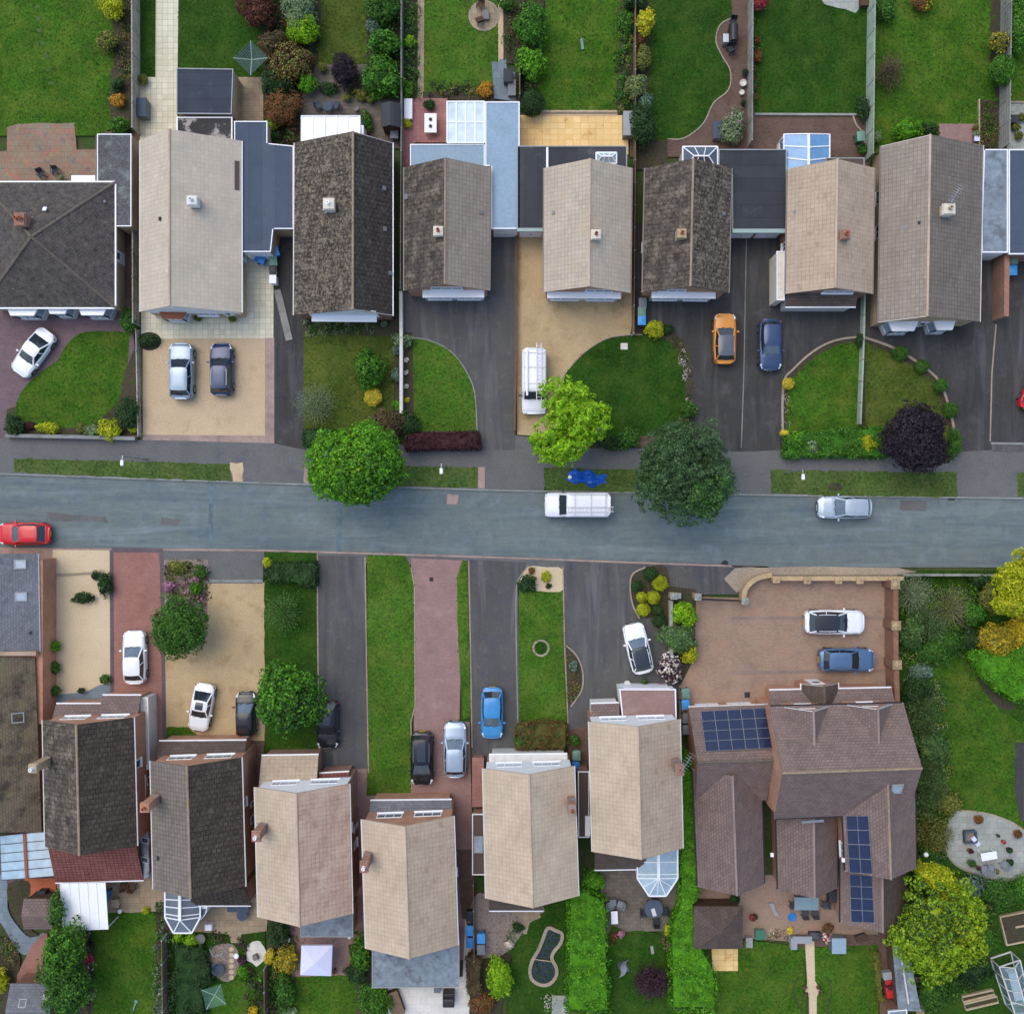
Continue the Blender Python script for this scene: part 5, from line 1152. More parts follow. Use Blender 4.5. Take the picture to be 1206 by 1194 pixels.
gs('path', [(1078, 1150), (1088, 1150), (1092, 1300), (1082, 1300)], 'slab_beige', 3)
# ================================================================== BUILDINGS, north side
UP = Vector((0, 0, 1))
def hip_house():
 ze, zr = 2.6, 5.2; P = [W(-22, 215, ze), W(135, 215, ze), W(135, 362, ze), W(-22, 362, ze)]; A = W(37, 279, zr); c = sum(P, Vector()) / 4
 r = thing('bungalow', 'hipped bungalow with dark lichen-spotted tiles beside the purple block drive', 'house', (c.x, c.y, 0))
 mb = MB()
 for a, b in zip(P, P[1:] + P[:1]): mb.tri(a, b, A, .12)
 rf = mb.build('roof', M['tiles_hip'], r)
 hp = MB()
 for p in P:
  n = 14
  for i in range(n): a = p.lerp(A, i / n); b = p.lerp(A, (i + .97) / n); hp.tube([a, b], .11, 8)
 hp.build('hip_tiles', M['ridge_dark'], rf)
 Q = [c + (p - c) * .955 for p in P]; mb = MB(); mb.prism([(q.x, q.y) for q in Q], 0, ze - .06); mb.build('wall', M['brick_buff'], r)
 for i in range(4):
  a, b = P[i], P[(i + 1) % 4]; g_ = MB(); o = ((a + b) / 2 - c); o.z = 0; o.normalize(); d = (b - a).normalized() * (.12 if i % 2 else 0)
  g_.beam(a + o * .06 - UP * .08 + d, b + o * .06 - UP * .08 - d, .11, .16); g_.build('gutter', M['white'], r)
 s0, s1 = Q[3], Q[2]; n = Vector((0, -1, 0))
 def at(px): return Vector((W(px, 362, 2.2).x, s0.y, 0))
 for x0, x1, dp in ((8, 45, .75), (56, 80, .62), (92, 126, .72)): bay(r, at(x0), at(x1), n, dp, .75, 2.1, n=3)
 wpane(r, Vector((W(84, 212, 2).x, Q[0].y, 0)), Vector((W(111, 212, 2).x, Q[0].y, 0)), .3, 2.1, (0, 1, 0), 3, sill=True)
 mb = MB(); p0 = W(84, 211, 2.45); p1 = W(112, 211, 2.45); mb.box(((p0.x + p1.x) / 2, p0.y + .05, 2.42), (p1.x - p0.x, .45, .08)); mb.build('canopy', M['white'], r)
 door(r, Vector((Q[1].x, W(0, 300).y, 0)), Vector((Q[1].x, W(0, 314).y, 0)), (1, 0, 0))
 chimney(r, 23, 258, 5.5, 3.4, .7, .9, 'brick_red', 2); roof_vent(r, W(53, 247, 4.1), (0, .6, 1), .35, 'white'); roof_vent(r, W(123, 238, 3.1), (.4, .3, 1), .2, 'lead')
 return r
hip_house()
bl = flatblock('extension', 'speckled flat roof extension with white fascia between the hipped bungalow and the boundary wall', 'extension', [(114.5, 158), (155, 158), (155, 267), (136, 267), (136, 216.5), (114.5, 216.5)], 2.5, 'felt_gravel', 'brick_buff', 'white')
gt = thing('garden_gate', 'white boarded gate closing the passage beside the hipped bungalow', 'gate', W(145, 270)); mb = MB()
a, b = W(137, 268), W(155, 268);
for i in range(9): p = a.lerp(b, (i + .5) / 9); mb.box((p.x, p.y - .12, .95), (.12, .04, 1.7))
mb.build('boards', M['white_dirty'], gt)
for z in (1.5, .4): mb = MB(); mb.beam(a + Vector((0, -.2, z)), b + Vector((0, -.2, z)), .05, .1); mb.build('rail', M['white_dirty'], gt)
h = House('wide bungalow with beige tiled roof and small white chimney, left of the slate-blue flat roof', (165, 165), (284, 166), (284, 368), (165, 367), 2.7, 5.0, 'tiles_pale', 'brick_buff', f=.39, gutter=('white_dirty', 'white'), verge='white', name='bungalow')
h.clad('S', 1.6, 'bright_white'); a, b, n = h.side('S'); bay(h.root, h.at('S', .14), h.at('S', .42), n, .55, .8, 2.0, roofm='pot_terra'); h.win('S', .5, .72, .8, 2.0, 3); h.door('S', .8, .9); h.win('N', .15, .4, .8, 2.1, 2); h.win('N', .6, .9, .8, 2.1, 3); h.win('E', .2, .3, .9, 2.0); h.door('E', .62, .67); h.win('W', .5, .58, 1, 2)
p, n = h.on_slope(230, 238, 1); chimney(h.root, 226, 236, 5.25, 3.6, .7, .6, 'render_white', 1, flue='white_dirty')
p, n = h.on_slope(279, 207, 1); sk = MB(); x = Vector((0, 1, 0)); sk.obox(p + n * .03, x, n.cross(x), n, 2.2, .35, .04); sk.build('replaced_tiles', M['tiles_umber'], h.slopes[1]); p, n = h.on_slope(189, 258, 0); roof_vent(h.root, p, n, .25, 'black_trim')
flatblock('outbuilding', 'square dark felt flat roof outbuilding behind the wide beige bungalow', 'outbuilding', [(208, 80.5), (275, 81.5), (273, 135), (208, 134.5)], 2.6, 'felt_navy', 'brick_buff', 'grey_trim')
flatblock('extension', 'low dark flat roof with a pale washed patch behind the wide beige bungalow', 'extension', [(208, 138), (274, 138), (274, 172), (208, 172)], 2.3, 'felt_wash', 'brick_buff', 'white', trimw=.1)
flatblock('garage', 'slate-blue felt flat roof garage between the beige and the dark lichened bungalows', 'garage', [(276, 143), (315, 143), (315, 169), (346, 172), (346, 270), (322, 270), (319, 297), (284, 297), (284, 168), (276, 168)], 2.5, 'felt_slate', 'brick_buff', 'white')
gdoor(bpy.data.objects['garage'], 286, 317, 297, 2.5)
h = House('long bungalow with dark lichened tiles and one white pot chimney', (347, 168), (462, 168), (462, 372), (346, 371), 2.7, 5.0, ('tiles_dark', 'tiles_dark_shaded'), 'brick_brown', f=.647, gutter=('white_dirty', 'white'), verge='white_dirty', ridge='ridge_lichen', name='bungalow')  # right slope is a darker tile copy, shade painted into its colour
h.clad('S', 1.5, 'bright_white', u=(.12, .88)); h.win('S', .18, .42, .7, 1.95, 3); h.win('S', .55, .8, .7, 1.95, 3); h.win('N', .1, .4, .8, 2.0, 2); h.win('E', .2, .28, .9, 2.0); h.win('E', .6, .68, .9, 2.0); h.door('W', .72, .77)
mb = MB(); a, b, n = h.side('S'); q0 = h.at('S', .14); q1 = h.at('S', .86); q0.z = q1.z = 0; mb.obox((q0 + q1) / 2 + n * .28 + UP * 2.12, (q1 - q0).normalized(), n, UP, (q1 - q0).length, .5, .12); mb.build('canopy', M['white'], h.root)
chimney(h.root, 387, 240, 5.2, 3.5, .75, .75, 'cream', 1, flue='white')
for x, y in ((452, 222), (453, 270), (459, 322)): p, n = h.on_slope(x, y, 1); roof_vent(h.root, p, n, .32, 'lead')
cr = thing('conservatory', 'low white panelled conservatory roof behind the long dark lichened bungalow', 'conservatory', W(390, 150)); glazed(cr, [(355, 137), (424, 137), (424, 172), (355, 172)], 2.2, 2.55, None, (5, 1), 'poly_pale', 'white'); mb = MB(); q = W(425, 155); mb.box((q.x * .97, q.y * .97, 1.1), (.35, 1.1, 2.2)); mb.build('side_door', M['white'], cr)
def chalet(label, TL, TR, BR, BL, rm, wm, chx, chmat, f=.5, ridge='ridge_pale', gut=('gutter_grey', 'gutter_grey'), verge='white_dirty'):
 h = House(label, TL, TR, BR, BL, 3.0, 5.1, rm, wm, f=f, ridge=ridge, gutter=gut, verge=verge, oh=.22)
 h.win('N', .12, .42, .9, 2.1, 2); h.win('N', .58, .9, .9, 2.1, 3); h.win('E', .3, .38, 1, 2.1); h.win('W', .55, .63, 1, 2.1)
 chimney(h.root, chx[0], chx[1], 5.35, 3.9, .62, .62, chmat, 1, flue='pot_terra')
 return h
def frontbay(h, u0, u1, z=2.35, depth=.2, mat='bright_white', wall='white_dirty', door_u=None, name='front_bay'):
 a, b, n = h.side('S'); p = h.at('S', u0).copy(); q = h.at('S', u1).copy(); p.z = q.z = 0; d = (q - p).normalized(); w = (q - p).length; o = (p + q) / 2
 mb = MB(); mb.obox(o + n * (depth / 2) + UP * (z / 2), d, n, UP, w, depth, z); by = mb.build(name, M[wall], h.root)
 mb = MB(); mb.obox(o + n * (depth / 2 + .14) + UP * (z + .06), d, n, UP, w + .16, depth + .28, .11); mb.build('bay_roof', M[mat], by)
 for i in range(2): wpane(h.root, p.lerp(q, .06 + .5 * i) + n * depth, p.lerp(q, .44 + .5 * i) + n * depth, .7, 1.95, n, 3)
h = chalet('house with half dark streaked and half brownish-beige tiles beside the light blue flat roofs', (476, 197), (577.6, 197), (576, 342), (476, 342), ('tiles_streak', 'tiles_drab_pale'), 'brick_orange', (516, 272), 'cream', ridge='ridge_lichen')
frontbay(h, .2, .96, depth=.3); h.win('S', .3, .7, 2.75, 3.6, 3); p, n = h.on_slope(479, 232, 0); roof_vent(h.root, p, n, .4, 'lead'); p, n = h.on_slope(566, 250, 1); roof_vent(h.root, p, n, .25, 'lead')
h = chalet('house with clean grey-beige tiles and pink ridge above the golden gravel drive', (641, 198), (744, 198), (742, 345), (640.5, 344), 'tiles_grey', 'brick_orange', (702, 276), 'cream')
frontbay(h, .02, .92); h.win('S', .48, .82, 2.7, 3.5, 3); p, n = h.on_slope(652, 251, 0); roof_vent(h.root, p, n, .25, 'lead')
h = chalet('house with heavily streaked dark tiles and a yellow-stained chimney beside the black flat roof', (760, 198), (861.6, 198), (858, 345), (757, 344), ('tiles_streak', 'tiles_dark'), 'brick_orange', (803, 275), 'stone_tan', ridge='ridge_lichen')
frontbay(h, .1, .88); h.win('S', .16, .5, 2.7, 3.5, 3); p, n = h.on_slope(852, 252, 1); roof_vent(h.root, p, n, .28, 'lead')
h = chalet('house with beige tiles, small red-white chimney and brown lean-to porch, beside the blue conservatory', (928, 199), (1030, 198), (1027.6, 346), (925.6, 346), 'tiles_tan', 'brick_red', (996, 276), 'brick_red', f=.47)
leanto(h.root, [(925, 346), (1008, 346), (1008, 361), (925, 361)], 2.2, 2.7, 'N', 'tiles_umber', 'white_dirty'); h.win('S', .42, .8, 2.75, 3.5, 3)
flatblock('side_porch', '', '', [(914.5, 296), (924, 296), (924, 354), (914.5, 354)], 2.4, 'cream', 'cream', 'white', root=h.root)
p, n = h.on_slope(936, 250, 0); roof_vent(h.root, p, n, .22, 'lead')
r = flatblock('extension', 'light blue felt flat roof running along the dark and beige streaked house', 'extension', [(571.5, 120), (612, 120), (612, 270), (578.5, 270), (578.5, 196), (571.5, 196)], 2.45, 'felt_blue', 'brick_orange', 'white', trimw=.09)
gdoor(r, 581, 609, 270, 2.45)
flatblock('extension', 'light blue flat roof strip behind the dark and beige streaked house', 'extension', [(483, 170), (571, 170), (571, 204), (483, 204)], 2.4, 'felt_blue', 'brick_orange', 'white', trimw=.08)
cr = thing('conservatory', 'square white framed glass roof conservatory beside the terracotta patio', 'conservatory', W(548, 144)); glazed(cr, [(526.5, 120), (570.5, 120), (570.5, 168.5), (526.5, 168.5)], 2.1, 2.5, None, (4, 2), 'poly_white', bw=.1)
r = flatblock('garage', 'dark grey felt flat roof with small glass lantern behind the grey-beige house', 'garage', [(608.5, 172), (738.5, 172), (738.5, 206), (642, 206), (642, 270), (608.5, 270)], 2.5, 'felt_dark', 'brick_orange', 'grey_trim', trimw=.08)
lantern(r, 702, 180, 726, 193, 2.52, 2.95); gdoor(r, 612, 639, 270, 2.5); mb = MB(); a, b = W(609, 271.5, 2.45), W(641, 271.5, 2.45); mb.box(((a + b) / 2), (b.x - a.x, .22, .24)); mb.build('front_fascia', M['green_trim'], r)
mb = MB(); a, b = W(644.5, 174, 2.55), W(644.5, 200, 2.55); mb.beam(a, b, .16, .16); mb.build('parapet', M['white'], r)
r = flatblock('garage', 'large black felt flat roof with white-green fascia between the streaked house and the blue conservatory', 'garage', [(846, 176), (926.5, 176), (926.5, 271), (862, 271), (862, 206), (846, 206)], 2.5, 'felt_black', 'brick_red', 'grey_trim', trimw=.08)
gdoor(r, 865, 892, 271, 2.5); gdoor(r, 896, 923, 271, 2.5); mb = MB(); a, b = W(862, 272.6, 2.42), W(926, 272.6, 2.42); mb.box(((a + b) / 2), (b.x - a.x, .3, .3)); mb.build('front_fascia', M['green_trim'], r)
r = thing('garden_room', 'small white roof lantern room behind the heavily streaked dark house', 'garden room', W(824, 185)); lantern(r, 804, 173, 845, 200, 2.4, 2.9, 'pane', 2); mb = MB(); p = [W(805.5, 174.5), W(843.5, 174.5), W(843.5, 205), W(805.5, 205)]; mb.prism([(q.x * .97, q.y * .97) for q in p], 0, 2.36); mb.build('wall', M['white_dirty'], r)
r = thing('conservatory', 'bright blue tinted gable conservatory with white ridge on the brown block patio', 'conservatory', W(950, 178))
P = [W(923, 158.5, 2.2), W(977, 158.5, 2.2), W(977, 200, 2.2), W(923, 200, 2.2)]; ra = W(952, 158, 2.9); rb_ = W(952, 205, 2.9)
mb = MB(); mb.slab(P[0], P[3], rb_, ra, .04); mb.slab(P[2], P[1], ra, rb_, .04); gl = mb.build('glass_roof', M['poly_blue'], r); b_ = MB()
for i in range(4):
 t = i / 3; q = ra.lerp(rb_, t); b_.beam(P[0].lerp(P[3], t) + UP * .03, q + UP * .03, .08, .06); b_.beam(q + UP * .03, P[1].lerp(P[2], t) + UP * .03, .08, .06)
b_.beam(ra + UP * .05, rb_ + UP * .05, .2, .1); b_.beam(P[0] + UP * .02, P[3] + UP * .02, .1, .08); b_.beam(P[1] + UP * .02, P[2] + UP * .02, .1, .08); b_.build('glazing_bars', M['white'], gl)
mb = MB(); c = sum(P, Vector()) / 4
for a, b in zip(P, P[1:] + P[:1]):
 a = c + (a - c) * .96; b = c + (b - c) * .96; a.z = b.z = .35; mb.beam(a, b, .1, .7); a.z = b.z = 1.95; mb.beam(a, b, .08, .1); mb.beam((a.x, a.y, 0), (a.x, a.y, 2.15), .1, .1)
mb.build('frame', M['white'], r); mb = MB(); mb.prism([(c.x + (p.x - c.x) * .95, c.y + (p.y - c.y) * .95) for p in P], .7, 1.9); mb.build('pane', M['clear'], r)
flatblock('porch', 'small brown flat roof porch between the blue conservatory and the pale green fence', 'porch', [(972, 186), (1018, 186), (1018, 206), (972, 206)], 2.35, 'tiles_umber', 'brick_red', 'grey_trim', trimw=.08)
h = House('wide bungalow with brown-grey tiles, a leaning chimney aerial and two white bays', (1038, 172), (1158, 171), (1154, 379), (1035, 380), 2.7, 5.0, ('tiles_drab_pale', 'tiles_drab'), 'brick_buff', f=.358, gutter=('gutter_grey', 'white_dirty'), verge='white_dirty', name='bungalow')  # darker tiles on the right paint the slope turned from the light
a, b, n = h.side('S'); bay(h.root, h.at('S', .09), h.at('S', .4), n, .7, .7, 2.15); bay(h.root, h.at('S', .58), h.at('S', .8), n, .65, .7, 2.15); h.door('S', .45, .54); h.win('N', .2, .42, .8, 2.1, 2); h.win('N', .6, .86, .8, 2.1, 3); h.win('W', .22, .3, .9, 2.0); h.win('W', .42, .5, .9, 2.0); h.win('E', .3, .36, .9, 2.0)
chimney(h.root, 1118, 246, 5.3, 3.6, .8, .7, 'cream', 1, flue='stone_tan'); aerial(h.root, 1124, 232, 6.5, 1.05, 1.3); p, n = h.on_slope(1064, 268, 0); roof_vent(h.root, p, n, .26, 'lead'); p, n = h.on_slope(1083, 263, 0); roof_vent(h.root, p, n, .26, 'black_trim'); p, n = h.on_slope(1038, 320, 0); roof_vent(h.root, p, n, .3, 'lead')
r = flatblock('garage', 'mottled light grey felt flat roof beside the wide brown-grey bungalow', 'garage', [(1158.5, 176), (1187, 176), (1187, 298), (1155.5, 298), (1155.5, 262)], 2.5, 'felt_mottle', 'brick_red', 'white', trimw=.1); gdoor(r, 1159, 1184, 298, 2.5)
r = flatblock('garage', 'dark navy felt flat roof at the eastern edge next to the mottled grey one', 'garage', [(1187.6, 176), (1290, 176), (1290, 300), (1187.6, 300)], 2.5, 'felt_slate', 'brick_red', 'white', trimw=.1)
h = House('bungalow half outside the view behind the navy flat roof', (1290, 170), (1400, 170), (1396, 378), (1288, 378), 2.7, 5.0, 'tiles_tan', 'brick_buff', name='bungalow')
# ================================================================== BUILDINGS, south side
h0 = thing('house', 'house with mossy brown roof, slate garage wing and brick side wall by the pale gravel', 'house', W(20, 800))
P = [W(-110, 652, 2.5), W(44, 652, 2.5), W(46, 768, 2.5), W(-110, 768, 2.5)]
mb = MB(); A = [p.copy() for p in P]; A[0].z = A[3].z = 4.2; mb.slab(A[1], A[2], A[3], A[0], .12); rf = mb.build('garage_roof', M['tiles_slate'], h0)
n = ((A[2] - A[1]).cross(A[0] - A[1])).normalized(); n = n if n.z > 0 else -n
def onA(px, py):
 z = 2.7
 for _ in range(8): p = W(px, py, z); z = 2.5 + (A[1].x - p.x) / (A[1].x - A[0].x) * 1.7
 return W(px, py, z)
for x, y in ((24, 664.5), (25, 702.5)): skylight(h0, onA(x, y), n, .62, .8, 'pane_light')
roof_vent(h0, onA(36, 745), n, .22, 'black_trim')
mb = MB(); mb.beam(A[1] + Vector((.05, 0, -.08)), A[2] + Vector((.05, 0, -.08)), .12, .1); mb.build('gutter', M['grey_trim'], h0)
mb = MB(); q = [W(-120, 660), W(61, 657), W(61, 845), W(-120, 845)]; mb.prism([(p.x * .99, p.y) for p in q], 0, 2.34); mb.build('wall', M['brick_orange'], h0)
mb = MB(); a, b = W(-110, 771, 2.75), W(44, 769, 2.75); mb.beam(a, b, .3, .5); mb.build('parapet', M['brick_orange'], h0)
mb = MB(); B = [W(-120, 774, 6.2), W(41, 774, 2.62), W(49, 980, 2.62), W(-120, 980, 6.2)]; mb.slab(B[1], B[2], B[3], B[0], .14); mr = mb.build('roof', M['tiles_moss'], h0)
mb = MB(); q = [W(-120, 782), W(60, 782), W(60, 965), W(-120, 965)]; mb.prism([(p.x, p.y) for p in q], 0, 2.32); mb.build('wall', M['brick_brown'], h0)
n = ((B[2] - B[1]).cross(B[0] - B[1])).normalized(); n = n if n.z > 0 else -n
def onB(px, py):
 z = 3
 for _ in range(10):
  p = W(px, py, z); t = (B[1].x - p.x) / (B[1].x - B[0].x); z = 2.62 + t * 3.58
 return W(px, py, z)
skylight(h0, onB(21, 845), n, .7, .8, 'pane'); skylight(h0, onB(25, 917), n, .8, .7, 'pane'); roof_vent(h0, onB(42, 932), n, .3, 'white')
r = thing('conservatory', 'two-tone blue and white polycarbonate roofed conservatory behind the mossy brown house', 'conservatory', W(33, 1008)); P = [W(0, 984, 2.4), W(65, 978, 2.4), W(66, 1031, 2.2), W(2, 1036, 2.2)]
mid0, mid1 = W(29, 981, 2.75), W(32, 1034, 2.55); mb = MB(); mb.slab(P[3], P[0], mid0, mid1, .04); g1 = mb.build('glass_roof', M['poly_blue'] if False else M['poly_ice'], r); mb = MB(); mb.slab(P[1], P[2], mid1, mid0, .04); g2 = mb.build('glass_roof', M['poly_white'], r)
b_ = MB(); b_.beam(mid0 + UP * .05, mid1 + UP * .05, .22, .1); b_.build('ridge', M['pot_terra'], g1); b_ = MB()
for i in range(6): t = i / 5; b_.beam(P[0].lerp(P[3], t) + UP * .02, mid0.lerp(mid1, t) + UP * .02, .04, .04); b_.beam(mid0.lerp(mid1, t) + UP * .02, P[1].lerp(P[2], t) + UP * .02, .04, .04)
b_.build('glazing_bars', M['black_trim'], g1); mb = MB(); c = sum(P, Vector()) / 4; mb.prism([(c.x + (p.x - c.x) * .96, c.y + (p.y - c.y) * .96) for p in P], 0, 2.1); mb.build('wall', M['brick_orange'], r)
def villa(label, TL, TR, BR, BL, rm, wm, chx=None, chm='brick_orange', ridge='ridge_pale', gut=('white_dirty', 'white_dirty'), verge='white_dirty', clad=None, f=.5, cz=(7.6, 4.6)):
 h = House(label, TL, TR, BR, BL, 5.0, 7.0, rm, wm, f=f, ridge=ridge, gutter=gut, verge=verge, oh=.2)
 if clad: h.clad('N', 2.7, 'bright_white')
 k = .05 if not clad else .02
 a, b, n = h.side('N')
 for u0, u1, c in ((.12, .42, 3), (.56, .88, 3)):
  wpane(h.root, h.at('N', u0) + n * (.045 if clad else 0), h.at('N', u1) + n * (.045 if clad else 0), 3.35, 4.35, n, c, pane='pane_light' if clad else 'pane')
 h.win('S', .12, .4, 3.2, 4.4, 3); h.win('S', .6, .88, 3.2, 4.4, 3); h.win('S', .1, .45, .5, 2.1, 3); h.door('S', .6, .72)
 h.win('E', .35, .42, 3.3, 4.4, 1); h.win('E', .55, .62, 1, 2.1, 1); h.win('W', .35, .42, 3.3, 4.4, 1); h.win('W', .6, .66, 1, 2.1, 1); h.door('E', .44, .48)
 if chx: chimney(h.root, chx[0], chx[1], cz[0], cz[1], .6, .75, chm, 1, flue='white_dirty')
 return h
h = villa('house with dark grid-patterned tiles and long red tiled rear lean-to beside the mossy roof', (50, 848), (157, 845), (161, 996), (53, 997), ('tiles_streak', 'tiles_grid'), 'brick_orange', None, ridge='ridge_lichen')  # grid pattern is the tiles' own; right slope's darker tone is painted shade
chimney(h.root, 38.5, 905, 7.8, 4.2, .55, .55, 'brick_buff', 1, flue='white');
leanto(h.root, [(66, 829), (120, 829), (120, 850), (66, 850)], 2.2, 3.1, 'S', 'tiles_purple', 'brick_orange'); leanto(h.root, [(120.5, 819), (166, 819), (166, 846), (120.5, 846)], 2.3, 3.2, 'S', 'tiles_purple', 'brick_orange', name='porch')
leanto(h.root, [(65, 992), (167, 990), (169, 1036), (65, 1039)], 2.2, 3.4, 'N', 'tiles_red', 'brick_orange', name='rear_extension')
flatblock('x', '', '', [(165, 821), (174.5, 821), (176.5, 906), (167, 906)], 2.0, 'white_dirty', 'white_dirty', 'white', root=h.root)
flatblock('x', '', '', [(160, 912), (172, 912), (172, 948), (161, 948)], 2.4, 'felt_black', 'brick_brown', 'white', root=h.root)  # black-topped block added where the gap is only a dark void
r = thing('side_store', 'grey lean-to roof with two small skylights in the gap behind the dark grid-tiled house', 'lean-to', W(170, 1000)); rf = leanto(r, [(164, 982), (178, 976), (179, 1028), (168, 1036)], 2.1, 2.7, 'E', 'felt_mottle', 'brick_brown', 'store', gut=None)
for y in (989, 1012): q = W(171.5, y, 2.5); skylight(r, q, (-.6, 0, 1), .4, .8, 'pane')
h = villa('house with dark weathered tiles, orange brick gable and grey porch, beside the golden gravel drive', (177, 896), (284, 892), (288.5, 1044), (180.5, 1047), ('tiles_drab', 'tiles_grid'), 'brick_orange', None, ridge='ridge_lichen')  # right slope darkened by its tile colour as the shaded side
chimney(h.root, 170.5, 951, 7.7, 4.2, .6, .6, 'brick_orange', 1, flue='pot_terra'); leanto(h.root, [(187, 873), (290, 872), (290, 895), (189, 896)], 2.3, 3.1, 'S', 'tiles_umber', 'brick_orange')
leanto(h.root, [(226, 1040), (294, 1040), (295, 1066), (226, 1066)], 2.3, 3.3, 'N', 'tiles_grid', 'brick_orange', name='rear_extension'); p, n = h.on_slope(187, 1010, 0); roof_vent(h.root, p, n, .28, 'black_trim')
h = villa('house with pinkish-beige patched tiles, white gable and small red tiled porch', (300, 927), (411, 923), (414.5, 1076), (304, 1080), ('tiles_beige', 'tiles_pink'), 'brick_red', None, clad='white')
chimney(h.root, 301.5, 985, 7.6, 4.4, .55, .65, 'brick_red', 1, flue='white'); leanto(h.root, [(308, 890), (375, 889), (375, 924), (308, 925)], 2.4, 3.3, 'S', 'tiles_tan', 'brick_red'); leanto(h.root, [(376, 911), (411, 909), (411, 924), (376, 926)], 2.3, 2.9, 'S', 'tiles_red', 'brick_red', name='door_porch')
a, b, n = h.side('N'); q0, q1 = W(330, 890), W(364, 889); bay(h.root, Vector((q0.x, q0.y - .3, 0)), Vector((q1.x, q1.y - .3, 0)), (0, 1, 0), .55, .6, 2.05)
flatblock('x', '', '', [(354, 1072), (416, 1068), (416, 1103), (354, 1103)], 2.4, 'felt_mottle', 'brick_red', 'grey_trim', root=h.root)
h = villa('house with plain beige tiles, orange brick gable, grey hipped porch and blue-grey rear roof', (426, 965), (534, 961), (539, 1113), (431, 1117), ('tiles_beige', 'tiles_tan'), 'brick_orange', None)
chimney(h.root, 428.5, 1021, 7.6, 4.4, .5, .7, 'brick_red', 1, flue='white'); leanto(h.root, [(436, 943), (532, 942), (532, 962), (436, 963)], 2.3, 3.1, 'S', 'tiles_slate', 'brick_orange')
flatblock('x', '', '', [(438, 1105), (541, 1105), (541, 1162), (438, 1163)], 2.5, 'felt_mottle', 'brick_orange', 'grey_trim', root=h.root)
h = villa('house with clean beige tiles and a broad white gable, second from the big purple-roofed house', (569, 905), (676, 902), (681, 1055), (572.5, 1058), 'tiles_beige', 'brick_red', None, clad='white')
chimney(h.root, 674, 954, 7.5, 5.2, .5, .8, 'brick_red', 1); flatblock('x', '', '', [(556, 958), (573, 958), (573, 1030), (556, 1030)], 2.5, 'tiles_umber', 'brick_brown', 'white', root=h.root); q = W(563.5, 994, 2.55); skylight(h.root, q, (0, 0, 1), .6, 1.2, 'pane_light'); flatblock('x', '', '', [(556, 892), (570, 892), (570, 950), (556, 950)], 1.2, 'pave_red', 'brick_red', None, root=h.root)
leanto(h.root, [(576, 889), (668, 888), (668, 900), (576, 901)], 2.3, 2.7, 'S', 'white_dirty', 'white_dirty', name='front_bay'); leanto(h.root, [(576, 1045), (640, 1045), (640, 1072), (576, 1072)], 2.2, 3, 'N', 'tiles_umber', 'brick_red', name='rear_extension')
h = villa('house with beige tiles, white gable and pink-brown garage roof beside the tilted black-roofed white car', (694, 850), (800.5, 847), (804, 999), (698, 1003), ('tiles_beige', 'tiles_tan'), 'brick_red', None, clad='white')
chimney(h.root, 801, 907, 7.6, 5.0, .5, .7, 'brick_red', 1); aerial(h.root, 806, 903, 8.2, 1.0, 1.5)
r2 = flatblock('x', '', '', [(729, 811), (796, 811), (797, 848), (733, 848)], 2.6, 'pave_pink', 'render_white', 'white', root=h.root, trimw=.1); gdoor(h.root, 735, 790, 811, 2.6, 1); leanto(h.root, [(696, 829), (729, 828), (729, 846), (696, 848)], 2.3, 2.8, 'S', 'tiles_purple', 'render_white'); leanto(h.root, [(700, 998), (760, 996), (760, 1023), (700, 1024)], 2.2, 3, 'N', 'tiles_umber', 'brick_red', name='rear_extension')
r = thing('link_room', 'brown flat roof link with white box rooflights between the two southern beige houses', 'link room', W(686, 950)); flatblock('x', '', '', [(680.5, 908), (694, 908), (694, 986), (681, 986)], 2.5, 'tiles_umber', 'brick_brown', 'white', root=r); q = W(692, 972, 2.6); mb = MB(); mb.box(q, (.4, 1.5, .3)); mb.build('rooflight', M['white'], r)
